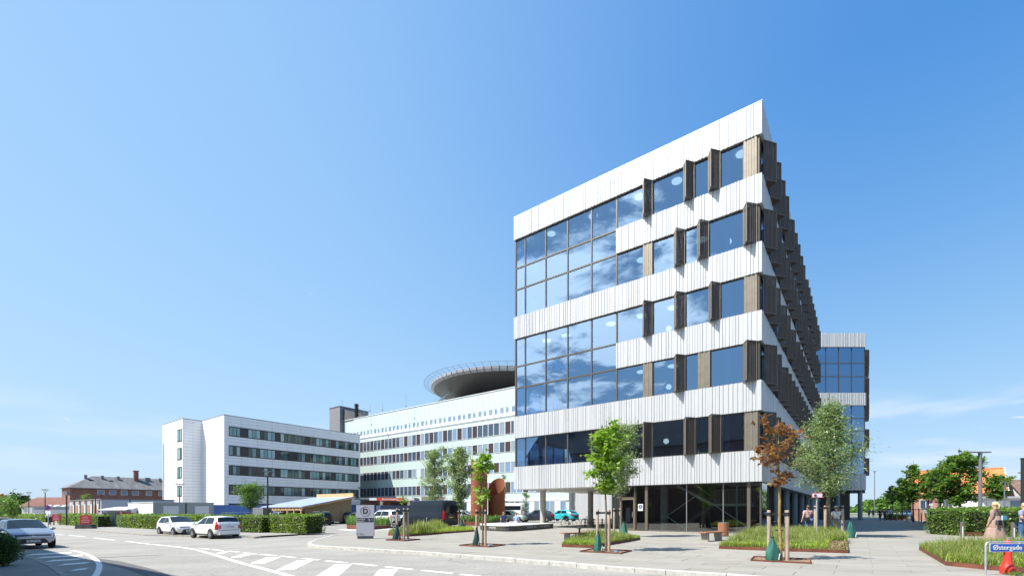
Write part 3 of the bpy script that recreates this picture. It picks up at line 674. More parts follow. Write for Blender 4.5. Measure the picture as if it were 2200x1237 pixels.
def multi(parent, side, a0, a1, z0, z1, n, off, mats, fm, weights=None, name='window'):
    """one window frame with n upright panes as its pieces"""
    w = a1 - a0; h = z1 - z0; fw = .05
    m = MB().box(0, w, 0, .1, 0, fw).box(0, w, 0, .1, h - fw, h)
    for i in range(n + 1): x = i * (w - fw) / n; m.box(x, x + fw, .001, .099, fw, h - fw)
    o = m.build(name, fm, parent, fix=False); o.location = (a0, off, z0) if not side else (-off, a0, z0); o.rotation_euler = (0, 0, R(90) if side else 0)
    pw = (w - fw) / n
    for i in range(n):
        key = ('mp', round(pw, 2), round(h, 2)); mt = rr.choices(mats, weights)[0]
        k2 = key + (mt.name,)
        if k2 not in PCACHE: PCACHE[k2] = MB().quad((fw, .025, fw), (pw, .025, fw), (pw, .025, h - fw), (fw, .025, h - fw)).mesh('pane', mt, fix=False)
        link('pane', PCACHE[k2], o, (i * pw, 0, 0))
    return o
for ri, (z0, z1) in enumerate(rib_z + [(1.2, 2.95)]):
    MB().box(-.03, .05, T0, T1, z0, z1).build('window_band', dkpanel, wb)
    for a, b in ((T0, z0), (T0, z1)): MB().box(.0, .09, T0, T1, b - .05, b + .05).build('band_rim', dkframe, wb)
    for gi, (p, q) in enumerate(grp):
        a, b = wy(p), wy(q); multi(wb, True, a, b, z0 + .06, z1 - .06, max(2, round((b - a) / .68)), -.085, P_teal, dkframe, (3, 3, 3, 1.2) if ri != 4 else (1, 0, 0, 0))
for z0, z1 in ((14.3, 16.6), (10.95, 13.2), (7.6, 9.75), (4.3, 6.3)):
    MB().box(-12.3, -10.05, -3.16, -3.1, z0, z1).build('window_band', dkframe, wb)
    multi(wb, False, -12.1, -10.2, z0 + .12, z1 - .12, 3, -3.2, P_teal, dkframe, (2, 1, 1, 3))
MB().tube([(-19.3, -3.2, 0), (-19.3, -3.2, 14.6)], .12, 8).build('downpipe', mat('light_grey', (.5, .5, .52), .5), wb)
MB().box(.045, .16, 27.0, 27.3, 6.6, 6.85).build('wall_lamp', dkframe, wb)
for k in range(5): MB().box(-3 - k * 3.2, -2.2 - k * 3.2, 6, 7.2, HT + .1, HT + .35).build('roof_vent', cap, wb)

# ---- pale green glass-fronted hospital block
mint = mat('mint_glass', (0.47, 0.57, 0.54), 0.12, 0, noise=(.15, .03), spec=.6); mint2 = mat('mint_glass_light', (0.50, 0.58, 0.56), 0.12, 0, spec=.6)
whitef = mat('white_frame', (.72, .73, .74), .5); gw = mat('green_wall', (.45, .5, .5), .7)
gb = thing('hospital_block', 'long hospital block clad in pale mint glass with rows of tall windows', 'building', (-.59, 84.64, .12), ROT); gb.scale = (.92, .92, .92)
X0, X1, GH = -56.2, 13.6, 25.55
MB().box(X0, X1, .12, 18, -.4, GH - .02).build('wall', gw, gb)
nmod = 48; mw = (X1 - X0) / nmod; bud = [300]
for (a, b, nm, mm) in ((21.95, 25.55, 'spandrel_panel', mint2), (15.12, 16.5, 'spandrel_panel', mint), (11.1, 12.96, 'spandrel_panel', mint), (7.12, 8.96, 'spandrel_panel', mint), (3.9, 4.86, 'spandrel_panel', mint), (19.1, 20.1, 'spandrel_panel', mint2)):
    panelwall(gb, False, X0, X1, a, b, mw, b - a, .06, mm, nm, budget=bud, gap=.03, th=.05)
MB().box(X0 - .1, X1, -.12, .1, 20.12, 20.65).box(X0 - .1, X1, -.04, .1, 19.95, 20.1).build('cornice', whitef, gb)
MB().box(X0 - .1, X1 + .1, -.06, .4, GH, GH + .12).build('parapet_cap', whitef, gb)
P_gb = [panemat('pane_slate', (.05, .075, .11)), panemat('pane_sky', (.16, .24, .36)), panemat('pane_brown', (.045, .032, .034), .5, .3), panemat('pane_blind', (.22, .28, .33))]
WM = {}
def gwin(parent, x, z0, z1, w, kind):
    key = (round(w, 2), round(z1 - z0, 2), kind)
    if key not in WM:
        h = z1 - z0; f = MB().box(0, .07, 0, .12, 0, h).box(w - .05, w, 0, .12, 0, h).box(.07, w - .05, 0, .12, 0, .05).box(.07, w - .05, 0, .12, h - .05, h)
        WM[key] = (f.mesh('window', whitef, fix=False), MB().quad((.07, .05, .05), (w - .05, .05, .05), (w - .05, .05, h - .05), (.07, .05, h - .05)).mesh('pane', P_gb[kind], fix=False))
    o = link('window', WM[key][0], parent, (x, -.02, z0)); link('pane', WM[key][1], o)
rr = random.Random(8)
for (z0, z1) in ((16.54, 19.07), (13.0, 15.1), (9.0, 11.07), (4.9, 7.1)):
    for k in range(nmod):
        x = X0 + k * mw
        kind = 2 if (k + int(z0)) % 3 == 0 and rr.random() < .85 else rr.choices((0, 1, 3), (3, 3, 1))[0] if k > 20 else rr.choices((0, 3), (4, 1))[0]
        if rr.random() < .04: panelwall(gb, False, x, x + mw, z0, z1, mw, z1 - z0, .06, mint2, 'spandrel_panel', gap=.03, th=.05); continue
        gwin(gb, x, z0, z1, mw, kind)
for k in range(nmod):
    x = X0 + k * mw; w = .95 if k % 2 else .75; gwin(gb, x + .2, 20.75, 21.85 if k % 2 else 21.75, w, rr.choice((1, 3, 1)))
    MB().box(x + .2 + w, x + .2 + mw, .02, .1, 20.7, 21.93).build('pier', mint2, gb)
# ground storey
MB().box(X0, X1, -.05, .1, 3.3, 3.85).build('lintel', whitef, gb)
for k in range(24):
    x = X0 + 14 + k * 2.3
    if x + 2.2 < X1: multi(gb, False, x, x + 2.2, .5, 3.2, 2, .0, [P_gb[0], P_gb[1], P_gb[3], panemat('pane_white', (.6, .62, .62))], whitef, (2, 1, 2, 1))
MB().box(X0, X1, .0, .11, -.4, .48).build('plinth', mat('plinth_grey', (.55, .55, .54), .7), gb)
# sloping glazed stair at the far left end and things on its roof
gr = MB().add([(X0 - 9, 1, 20.3), (X0, 1, 25.4), (X0, 4, 25.4), (X0 - 9, 4, 20.3), (X0 - 9, 1, 16), (X0, 1, 16), (X0, 4, 16), (X0 - 9, 4, 16)], [(0, 1, 2, 3), (0, 4, 5, 1), (3, 2, 6, 7), (0, 3, 7, 4), (1, 5, 6, 2)]).build('stair_glazing', mint, gb)
MB().bar((X0 - 9, .9, 20.4), (X0, .9, 25.5), .15, .4).bar((X0 - 9, 4.1, 20.4), (X0, 4.1, 25.5), .15, .3).bar((X0 - 9, .9, 21.5), (X0, .9, 26.6), .06).bar((X0, .9, 26.6), (X0 + 4, .9, 26.6), .06).bar((X0, .9, 26.1), (X0 + 4, .9, 26.1), .05).build('stair_rail', steel, gb)
m = MB()
for i in range(6): m.bar((X0 + i * .8, .9, 25.6), (X0 + i * .8, .9, 26.6), .05)
m.build('railing', steel, gb)
pr = thing('plant_room', 'grey rooftop plant room behind the left end of the mint glass block', 'plant room', (-46.2, 117.8, 16.7), ROT); pr.scale = (.92, .92, .92)
MB().box(0, 5.0, 0, 9, 0, 11.3).build('wall', mat('plant_grey', (.19, .19, .205), .7, noise=(1, .05)), pr); MB().box(-.1, 5.1, -.1, 9.1, 11.31, 11.45).build('roof', roofm, pr)
MB().prism_y([(5.0, 10.9), (9.5, 7.6), (9.5, 7.2), (5.0, 7.2)], 1, 6).build('duct', roofm, pr)
vsx = thing('vent_stack', 'dark rooftop vent stack made of stacked rings', 'vent stack', (AX(766, 114), 114, 23.5)); vsx.scale = (.92, .92, .92)
m = MB(); prof = []
for i in range(11): prof += [(.35, i * .40), (.62, i * .40 + .1), (.62, i * .40 + .2), (.35, i * .40 + .3)]
m.lathe(prof, n=12); m.build('stack', mat('stack_black', (.03, .03, .035), .5), vsx); MB().lathe([(.12, -2.5), (.12, 0)], n=8).build('pipe', MATS['stack_black'], vsx)
for lab, px, Y, z1 in (('nearest the vent stack', 782, 118, 27.2), ('second right of it', 795, 113, 26.9), ('nearest the helipad', 872, 108, 28.4), ('behind the grey plant room', 735, 128, 31.5), ('midway along the roof edge', 822, 112, 27.0)):
    a = thing('roof_antenna', 'thin antenna rod on the hospital roof, the one ' + lab, 'antenna', (AX(px, Y * .92), Y * .92, 23.5), group='antenna rods on the hospital roof')
    MB().tube([(0, 0, 0), (0, 0, z1 - 25.5)], .04, 6).build('rod', steel, a); MB().lathe([(.15, 0), (.15, .15)], n=8).build('foot', cap, a)

# ---- helipad
hp = thing('helipad', 'round helicopter deck on a dark shallow bowl standing on the hospital roof', 'helipad', (-.92, 106.3, .12)); hp.scale = (.92, .92, .92)
deckm = mat('deck_grey', (.32, .32, .34), .6, noise=(.4, .06)); bowl = mat('bowl_metal', (.055, .047, .044), .5, .2, noise=(.12, .2))
MB().lathe([(2.5, 25.6), (5.0, 26.0), (9, 26.9), (13.5, 28.4), (18.15, 30.6)], n=96, cap=False).build('bowl', bowl, hp, smooth=True)
m = MB()
for k in range(72):
    t0 = 2 * math.pi * k / 72 + .004; t1 = 2 * math.pi * (k + 1) / 72 - .004
    p = lambda r, z, t: (r * math.cos(t), r * math.sin(t), z)
    mm = MB().add([p(18.15, 30.62, t0), p(18.15, 30.62, t1), p(18.9, 31.0, t1), p(18.9, 31.0, t0), p(18.95, 31.5, t1), p(18.95, 31.5, t0)], [(0, 1, 2, 3), (3, 2, 4, 5)]).build('rim_panel', deckm, hp)
MB().lathe([(.1, 31.49), (18.9, 31.5)], n=96, cap=False).build('deck', deckm, hp)
m = MB().torus((0, 0, 31.95), 20.5, .05, 'z', 96, 5).torus((0, 0, 31.7), 19.7, .025, 'z', 96, 4)
for k in range(72):
    t = 2 * math.pi * k / 72; c, s_ = math.cos(t), math.sin(t); m.bar((18.9 * c, 18.9 * s_, 31.4), (20.5 * c, 20.5 * s_, 31.95), .05)
m.build('safety_net', mat('net_grey', (.16, .20, .28), .5, .3), hp)
m = MB().bar((-13.6, -7.6, 28.6), (-17.2, -8.2, 25.6), .06, .3).bar((-13.6, -6.4, 28.6), (-17.2, -7.0, 25.6), .06, .3).bar((-13.6, -7.6, 29.6), (-17.2, -8.2, 26.6), .05)
for i in range(18):
    t = i / 18; m.box(-13.6 - 3.6 * t - .12, -13.6 - 3.6 * t + .12, -7.6 - .6 * t, -6.4 - .6 * t, 28.6 - 3 * t, 28.66 - 3 * t)
m.build('access_stair', steel, hp); MB().lathe([(4.5, 24.6), (4.5, 26.3)], n=32).build('base', cap, hp)
m = MB()
for i in range(7): m.torus((-4.6 + i * .12, -18 + 6, 26.2), 1.3 - .05 * i, .05, 'y', 16, 4)
m.build('pipe_frame', steel, hp)

# ---- second office wing further along the street
ow = thing('office_wing', 'far office wing with blue glass and ribbed bands at the end of the dark flank', 'building', (45.2, 70, 0))
b2 = [(26.0, 28.05), (17.25, 19.1), (4.5, 6.9)]; w2 = 8.05
mx2 = [0, 2.1, 4.05, 5.98, 7.98]
for z0, z1 in b2:
    for k in range(3): put('cladding_sheet', rib(w2 / 3 - .004, z1 - z0, k), ow, k * w2 / 3, 0, z0)
for zs in ((19.1, 21.6, 23.6, 26.0), (6.9, 9.4, 11.5, 13.4, 15.3, 17.25)):
    for z0, z1 in zip(zs, zs[1:]):
        for a, b in zip(mx2, mx2[1:]): window(ow, False, a, b, z0, z1)
MB().box(.1, w2 - .1, 3, 3.2, 4.5, 28).build('core_wall', mat('wing_inner', (.10, .12, .16), .8), ow)
for z in (6.9, 10.4, 14.7, 19.1, 23.2, 26): MB().box(.1, w2 - .1, .3, 3, z - .3, z).build('floor_slab', intw, ow)
MB().box(.1, w2 - .1, 3.2, 3.4, 0, 4.5).box(0, w2, .2, 12, 4.4, 4.5).build('wall', darkin, ow)
MB().prism([(0, 12), (w2, .2), (w2 + 12, 16), (6, 24)], 4.6, 27.9).build('wing_body', MATS['wing_inner'], ow)
for x in (1.0, 4.2, 7.6): MB().lathe([(.3, 0), (.3, 4.4)], (x, .6, 0), 14).build('column', MATS['dark_concrete'], ow, smooth=True)
rr = random.Random(4); wme = wedge(1.1, 2.5, .7, .55, [shade_perf, shade_perf, bronze])
for z in (7.0, 11.4, 15.9, 19.3, 23.2):
    for t in range(4):
        u = t * 2.4 + rr.uniform(0, .8); link('sun_screen', wme, ow, (w2 + .02 + .602 * u, .3 + .799 * u, z + rr.uniform(-.2, .3)), ROT + R(90))

# ---- grey ribbed service building seen through the open corner
sb = thing('service_building', 'low grey ribbed service building behind the open colonnade', 'building', (9.9, 78, 0), ROT)
MB().box(0, 16, .1, 9, -.1, 7).build('wall', MATS['grey_ribs'], sb)
me_ = MB().box(0, 16, 0, .09, 0, .24).mesh('cladding_board', MATS['grey_ribs'], fix=False)
for k in range(26): link('cladding_board', me_, sb, (0, 0, k * .265))
window(sb, False, 9, 10.6, .1, 2.5, off=-.06, gm=MATS['pane_slate'], name='door')

# ---- brick house with hipped slate roof, far left
brick = brickmat('red_brick', (.28, .10, .07), (.20, .07, .05), (.26, .2, .17)); slate = mat('slate_roof', (.135, .135, .14), .8, noise=(.25, .25), dark=(.3, .5, .7, (.20, .20, .205)), stretch=(1, 3, 1))
bh = thing('brick_house', 'two storey red brick house with hipped grey roof and chimney', 'house', (-99.7, 105, -.33), ROT)
MB().box(-8.6, 0, 0, 26, -.3, 6.9).build('wall', brick, bh)
MB().add([(.5, -.5, 6.9), (.5, 26.5, 6.9), (-9.1, 26.5, 6.9), (-9.1, -.5, 6.9), (-4.3, 4.6, 9.95), (-4.3, 22, 9.95)], [(0, 1, 5, 4), (1, 2, 5), (2, 3, 4, 5), (3, 0, 4), (0, 3, 2, 1)]).build('roof', slate, bh)
MB().box(.45, .58, -.55, 26.5, 6.78, 6.93).build('gutter', cap, bh)
for a in (4.7, 6.87, 9.03, 11.25, 13.9, 16.5, 18.9): multi(bh, True, a, a + 1.25, 5.45, 6.6, 1, -.03, [P_gb[3], P_gb[1], P_gb[0]], whitef)
m = MB().box(-3.8, -2.9, 12.3, 13.2, 8.8, 11.6).box(-3.9, -2.8, 12.2, 13.3, 11.6, 11.75); m.build('chimney', brick, bh)
for y in (3.0, 6, 9, 14.6, 15.2, 17.5): MB().box(-3.6, -3.1, y, y + .5, 9.2, 10.1).build('roof_vent', cap, bh)
for a in (3.6, 7.2): MB().box(-3.4, -2.4, a, a + .9, 8.9, 9.0).build('skylight', P_gb[0], bh)

# ---- low buildings behind the left hedges
lh = thing('long_shed', 'low building with a long pinkish tiled roof beside the brick house', 'building', (-118, 112, -.33))
tilep = mat('pink_tiles', (.30, .15, .11), .85, noise=(.6, .15), stretch=(6, 1, 1)); MB().box(0, 13, 0, 8, -.2, 2.9).build('wall', mat('pale_wall', (.55, .53, .5), .8), lh)
m = MB().add([(-.3, -.4, 2.8), (13.2, -.4, 2.8), (13.2, 4, 5.0), (-.3, 4, 5.0), (13.2, 8.4, 2.8), (-.3, 8.4, 2.8)], [(0, 1, 2, 3), (3, 2, 4, 5), (0, 3, 5), (1, 4, 2)])
for k in range(28): m.bar((-.2 + k * .49, -.4, 2.86), (-.2 + k * .49, 4, 5.04), .12, .05)
m.build('roof', tilep, lh)
for k in range(4): window(lh, False, 7.5 + k * 1.3, 8.6 + k * 1.3, .2, 2.6, off=-.05, gm=MATS['pane_brown'])
fl = thing('flat_annex', 'flat roofed grey annex with a row of white roof domes', 'building', (-94.5, 92, -.33))
MB().box(0, 9.6, 0, 7, -.2, 2.35).build('wall', mat('blue_grey', (.27, .29, .33), .6, noise=(1, .05)), fl); MB().box(-.1, 9.7, -.12, 7.1, 2.36, 2.52).build('roof', cap, fl)
for k in range(3): MB().ball((1.9 + k * 1.6, 1.2, 2.5), .62, .62, .4, 14).build('roof_dome', mat('dome_white', (.75, .76, .78), .3), fl, smooth=True)
MB().box(5.2, 6.4, 3, 4, 2.52, 3.5).build('air_unit', roofm, fl)
for k in range(3): MB().box(-.9 + k * .35 - .3, -.75 + k * .35 - .3, -.02, .1, -.2, 2.3).build('pilaster', whitef, fl)
oh = thing('tiled_house', 'orange roofed house at the far left edge', 'house', (-139.0, 118, -.33)); MB().box(-8, 5.2, 0, 8, 0, 3).build('wall', brick, oh)
MB().add([(-8, -.3, 2.9), (5.4, -.3, 2.9), (5.4, 4, 6.2), (-8, 4, 6.2), (5.4, 8.3, 2.9), (-8, 8.3, 2.9)], [(0, 1, 2, 3), (3, 2, 4, 5), (1, 4, 2), (0, 3, 5)]).build('roof', mat('dull_orange_tiles', (.36, .14, .07), .85, noise=(1, .15)), oh)

pf = thing('prefab_building', 'grey prefab building with boarded brown window panels', 'building', (-60, 68, -.33), ROT)
pg = mat('prefab_grey', (.36, .39, .41), .6, noise=(.5, .05)); MB().box(-20.5, 0, 0, 9, -.2, 3.35).build('wall', pg, pf); MB().box(-20.6, .1, -.1, 9.1, 3.36, 3.5).build('roof', cap, pf)
pb = mat('brown_board', (.33, .155, .09), .8, noise=(2, .12)); pl = mat('pale_board', (.55, .6, .6), .6)
for k in range(5):
    x = -19.5 + k * 3.9
    MB().box(x, x + 1.5, -.06, 0, 1.3, 2.6).build('board_panel', pb, pf); MB().box(x + 1.7, x + 2.5, -.05, 0, 1.3, 2.7).build('window_panel', pl, pf); MB().box(x + 2.6, x + 3.2, -.05, 0, .2, 1.0).build('board_panel', pb, pf); MB().box(x + 1.6, x + 2.2, -.05, 0, 2.8, 3.3).build('board_panel', pb, pf)
    MB().tube([(x + 3.4, -.12, -.2), (x + 3.4, -.12, 3.3)], .07, 6).build('downpipe', dkframe, pf)
for k in range(8): MB().box(.0, .03, .1, 8.9, k * .42, k * .42 + .39).build('wall_panel', mat('prefab_blue', (.38, .42, .50), .5), pf)

co = thing('office_container', 'grey site office container with two white framed windows behind the hedge', 'container', (-38.5, 50, -.33), ROT)
cg = mat('container_grey', (.34, .36, .37), .55, noise=(.6, .04)); cw = mat('container_pale', (.62, .64, .64), .55, noise=(.6, .04))
MB().box(-8.9, -.02, .02, 5.8, 0, 2.62).build('body', cg, co)
for k in range(4): MB().box(-8.9 + k * 2.22, -8.9 + (k + 1) * 2.22 - .03, -.04, .02, .05, 2.55).build('wall_panel', cw, co)
MB().box(-9, .05, -.06, 5.9, 2.62, 2.72).build('roof', MATS['light_grey'], co)
for y in (1.0, 4.0):
    MB().box(.0, .03, y - .14, y + 1.29, .86, 2.29).build('window_surround', whitef, co); w_ = multi(co, True, y, y + 1.15, 1.0, 2.15, 1, -.05, [P_gb[2]], whitef)
MB().box(-.02, .03, 2.95, 3.05, 0, 2.6).build('joint_strip', dkframe, co)
sh = thing('storage_shed', 'pale grey shed with a white sloping canopy and double doors', 'shed', (-45.6, 52, -.33))
sg = mat('shed_grey', (.40, .42, .47), .6, noise=(.7, .05)); MB().box(0, 2.9, .2, 4, 0, 1.95).build('wall', sg, sh)
MB().add([(-.15, -.5, 1.9), (2.75, -.3, 1.9), (2.75, 2.0, 2.2), (-.15, 2.0, 2.2), (-.15, -.5, 1.78), (2.75, -.3, 1.78)], [(0, 1, 2, 3), (4, 0, 3), (4, 5, 1, 0)]).build('canopy', mat('canopy_white', (.75, .76, .78), .5), sh)
MB().box(-.55, -.02, -.2, 1.6, 0, 1.6).build('side_cabinet', mat('cabinet_pale', (.58, .58, .64), .5), sh)
for k in range(2): MB().box(.3 + k * .95, 1.2 + k * .95, .13, .19, .02, 1.55).build('door', mat('door_grey', (.30, .32, .37), .5), sh)

# ---- timber shelter under construction, shipping containers, emergency entrance
timber = mat('new_timber', (.58, .36, .17), .75, noise=(2, .15)); osb = mat('plywood', (.34, .235, .13), .8, noise=(4, .15), dark=(2, .55, .7, (.25, .17, .1)))
ts = thing('timber_shelter', 'unfinished timber shelter with sloping blue white roof sheet and plywood side', 'shelter', (-27.6, 62, -.33), ROT)
bl = cells(0, 7.1, 1.75)
for a, b in bl:
    za, zb = 2.15 + a * .19, 2.15 + b * .19; MB().add([(0, a + .01, .2), (0, b - .01, .2), (0, b - .01, zb), (0, a + .01, za), (-.03, a + .01, .2), (-.03, b - .01, .2), (-.03, b - .01, zb), (-.03, a + .01, za)], [(0, 1, 2, 3), (7, 6, 5, 4), (0, 4, 5, 1), (3, 2, 6, 7), (0, 3, 7, 4), (1, 5, 6, 2)]).build('side_board', osb, ts)
MB().add([(.35, -.6, 2.2), (.35, 7.5, 3.75), (-11.2, 7.5, 3.75), (-11.2, -.6, 2.2), (.35, -.6, 2.3), (.35, 7.5, 3.85), (-11.2, 7.5, 3.85), (-11.2, -.6, 2.3)], [(0, 3, 2, 1), (4, 5, 6, 7), (0, 1, 5, 4), (3, 0, 4, 7), (1, 2, 6, 5), (2, 3, 7, 6)]).build('roof_sheet', mat('roof_sheet', (.30, .36, .54), .45, noise=(.4, .05)), ts)
MB().box(-9.5, .2, 7.2, 7.4, 3.7, 4.3).build('ridge_board', timber, ts)
for k in range(13): MB().bar((-11 + k * .93, -.75, 2.0), (-11 + k * .93, 7, 3.5), .07, .2).build('rafter', timber, ts)
MB().bar((-11.2, -.45, 1.9), (.2, -.45, 1.9), .1, .2).build('beam', timber, ts); MB().bar((.36, -.7, 2.1), (.36, 7.5, 3.67), .05, .18).build('fascia', timber, ts)
for k in range(7): MB().box(-11 + k * 1.8, -10.85 + k * 1.8, -.5, -.35, 0, 1.9).build('post', timber, ts)
for k in range(6): MB().box(-10.8 + k * 1.8, -9.3 + k * 1.8, .0, .05, .2, 1.2).build('back_board', mat('pale_ply', (.62, .48, .30), .8), ts)
def container(label, loc, L, m, rot=ROT, txt=None, lab=None):
    c = thing('shipping_container', label, 'container', loc, rot)
    MB().box(-2.4, -.04, 0, L, .1, 2.55).build('body', m, c)
    n = int(L / .28); mm = MB()
    for i in range(n): mm.prism([(-.04, i * .28), (0, i * .28 + .05), (0, i * .28 + .15), (-.04, i * .28 + .2)], .15, 2.5)
    mm.box(-.05, .01, 0, L, 2.5, 2.6).box(-.05, .01, 0, L, .05, .17); mm.build('corrugated_side', m, c)
    for y in (0, L): MB().box(-.1, .03, y - .06, y + .06, 0, 2.6).build('corner_post', m, c)
    if txt: text(txt, .42, mat('white_letter', (.8, .82, .85), .5), c, (.02, L * .5, 2.0), (R(90), 0, R(90)), bold=.01)
    return c
container('bright blue shipping container with white lettering beside the timber shelter', (-24.9, 72, -.3), 4.6, mat('container_blue', (.03, .10, .32), .5, noise=(.8, .1)), txt='BOX HOME')
container('dark slate blue shipping container right of the bright blue one', (-21.6, 76.5, -.3), 6.0, mat('container_slate', (.07, .085, .15), .5, noise=(.8, .1)))
container('blue shipping container low behind the round street tree', (-45, 70, -.3), 9.0, mat('container_royal', (.10, .20, .48), .5, noise=(.8, .1)))
ec = thing('entrance_canopy', 'low entrance canopy with a red sign strip at the foot of the mint glass block', 'canopy', (-28.5, 96, -.2), 0)
MB().box(-4, 8.6, 0, 5, 3.9, 4.25).build('roof', cap, ec); MB().box(-.9, 8.4, -.08, 0, 3.7, 4.2).build('fascia', whitef, ec)
s = MB().box(.6, 6.0, -.14, -.08, 3.68, 4.22).build('sign_panel', mat('sign_red', (.62, .06, .02), .5), ec); text('Akutmodtagelse', .5, MATS['white_letter'], s, (3.3, -.15, 3.95))
for x in (1.2, 6.9): MB().box(x, x + .5, .2, .7, 0, 3.7).build('column', mat('cream', (.66, .60, .50), .7), ec)
MB().box(-4, 9, 4.6, 4.9, 0, 3.7).build('brick_wall', mat('brown_brick', (.24, .13, .10), .85, noise=(2, .2)), ec); MB().box(2.4, 5.5, 4.5, 4.59, 0, 3.2).build('door', P_gb[0], ec)
sc = thing('scaffold', 'steel scaffold with brown netting beside the entrance canopy', 'scaffold', (-20.0, 94, 0))
m = MB()
for x in (0, 2.2, 4.4, 6.6):
    for y in (0, 1.2): m.tube([(x, y, 0), (x, y, 4.4)], .05, 6)
for z in (1.5, 3.0, 4.3): m.tube([(0, 0, z), (6.6, 0, z)], .04, 6); m.tube([(0, 1.2, z), (6.6, 1.2, z)], .04, 6)
for x in (0, 2.2, 4.4): m.tube([(x, 0, 1.5), (x + 2.2, 0, 3)], .03, 6)
m.build('frame', steel, sc); MB().box(1.6, 6.7, .5, .56, 1.6, 4.2).build('netting', mat('brown_net', (.28, .22, .17), .9, noise=(5, .3)), sc); MB().box(1.0, 7, 1.6, 1.7, 0, 2.3).build('hoarding', mat('hoarding_red', (.38, .09, .06), .7), sc)

# ---- houses on the right
otile = mat('orange_tiles', (.62, .19, .06), .75, noise=(1.2, .12)); pinkb = brickmat('pink_brick', (.42, .20, .14), (.36, .16, .11), (.40, .32, .27))
def house(name, label, loc, rot, L, D, he, hr, wall, roof, ribs=0, over=.3):
    h = thing(name, label, 'house', loc, rot)
    MB().box(-L, 0, 0, D, -.2, he).add([(0, 0, he), (0, D, he), (0, D / 2, hr - .1), (-L, 0, he), (-L, D, he), (-L, D / 2, hr - .1)], [(0, 1, 2), (3, 5, 4)]).build('wall', wall, h)
    m = MB().add([(over, -.4, he - .2), (over, D / 2, hr), (-L - over, D / 2, hr), (-L - over, -.4, he - .2), (over, D + .4, he - .2), (-L - over, D + .4, he - .2)], [(0, 1, 2, 3), (1, 4, 5, 2)])
    n = ribs
    for i in range(n):
        x = -L - over + (L + 2 * over) * (i + .5) / n; m.bar((x, -.4, he - .17), (x, D / 2, hr + .03), (L + .6) / n * .5, .06)
    m.build('roof', roof, h); MB().bar((-L - over, D / 2, hr + .05), (over, D / 2, hr + .05), .25, .12).build('ridge', roof, h)
    return h
h1 = house('brick_house', 'pink brick house with a steep bright orange tiled roof behind the street trees', (66.2, 62.5, 0), R(-40), 9.5, 7, 4.0, 7.35, pinkb, otile, 34)
MB().bar((.32, -.4, 3.8), (.32, 3.5, 7.35), .1, .3).build('eave_board', whitef, h1)
for x in (-8.6, -6.2): multi(h1, False, x, x + 1.3, 1.6, 3.0, 2, -.05, [P_gb[0]], whitef)
h2 = house('brown_roof_house', 'house with weathered brown tiled roof and white wall at the right edge', (73, 60, 0), R(-25), 5.0, 7, 3.3, 5.6, mat('white_render', (.68, .69, .70), .8), mat('brown_tiles', (.19, .125, .10), .85, noise=(1.5, .25)), 24)
MB().box(-4.6, -4.2, 5, 5.4, 4.6, 6.2).build('chimney', otile, h2)
h3 = thing('garage_row', 'low white garages with a grey flat roof beyond the paved street', 'garage', (60.5, 60, 0), R(-10))
MB().box(0, 6.2, 0, 5, 0, 3.0).build('wall', MATS['white_render'], h3); MB().box(-.2, 6.4, -.6, 5.2, 3.0, 3.25).build('roof', mat('flat_roof_grey', (.40, .42, .42), .6), h3)
for k, m_ in enumerate((whitef, whitef, mat('slate_door', (.20, .24, .32), .6), whitef)): MB().box(.2 + k * 1.5, 1.55 + k * 1.5, -.05, 0, .9, 2.7).build('door', m_, h3)
lw = thing('corten_wall', 'low rust red retaining wall in front of the white garages', 'wall', (55.5, 53.5, 0), R(-6)); MB().box(0, 10, 0, .3, 0, 1.0).build('panel', mat('corten_pale', (.30, .115, .07), .85, noise=(1, .15)), lw)
MB().box(-.02, 10.02, -.02, .32, 1.001, 1.05).build('coping', MATS['corten_pale'], lw)

# ---- the old houses behind the camera that the windows mirror and that shade the near pavement
def backpt(a, perp): p = Rc + UR * a - DD * perp; return (p.x, p.y)
dbrick = brickmat('old_brick', (.24, .13, .09), (.19, .10, .07), (.25, .2, .17)); dtile = mat('old_roof_tiles', (.12, .075, .06), .8, noise=(2, .2))
x, y = backpt(-43.5, 36)
oldh = thing('terraced_house', 'old brick terrace with dark pantiled roof on the near side of the street', 'house', (x, y, -.3), ROT)
Lh = 39.5
MB().box(0, Lh, -12, 0, -.2, 11.4).add([(0, 0, 11.4), (0, -12, 11.4), (0, -6, 17.3), (Lh, 0, 11.4), (Lh, -12, 11.4), (Lh, -6, 17.3)], [(0, 1, 2), (3, 5, 4)]).build('wall', dbrick, oldh)
m = MB().add([(-.3, .5, 11.2), (Lh + .3, .5, 11.2), (Lh + .3, -6, 17.5), (-.3, -6, 17.5), (-.3, -12.5, 11.2), (Lh + .3, -12.5, 11.2)], [(0, 1, 2, 3), (3, 2, 5, 4)])
for k in range(130): m.bar((k * .305, .5, 11.26), (k * .305, -6, 17.54), .11, .09)
for k in range(26): t = k / 26; m.bar((-.3, .5 - 6.5 * t, 11.27 + 6.3 * t), (Lh + .3, .5 - 6.5 * t, 11.27 + 6.3 * t), .06, .05)
m.build('roof', dtile, oldh)
for k in range(13):
    for z in (1.6, 4.9, 8.2): multi(oldh, False, .8 + k * 3.0, 2.0 + k * 3.0, z, z + 1.7, 2, .05, [P_gb[0]], whitef)
for o in [c for c in COL.objects if c.parent is oldh and c.name.startswith('window')]: o.rotation_euler = (0, 0, R(180)); o.location.x += 1.2; o.location.y = -.03
for k in (5, 17, 29): MB().box(k, k + 1.2, -6.6, -5.6, 16.6, 19).build('chimney', dbrick, oldh)
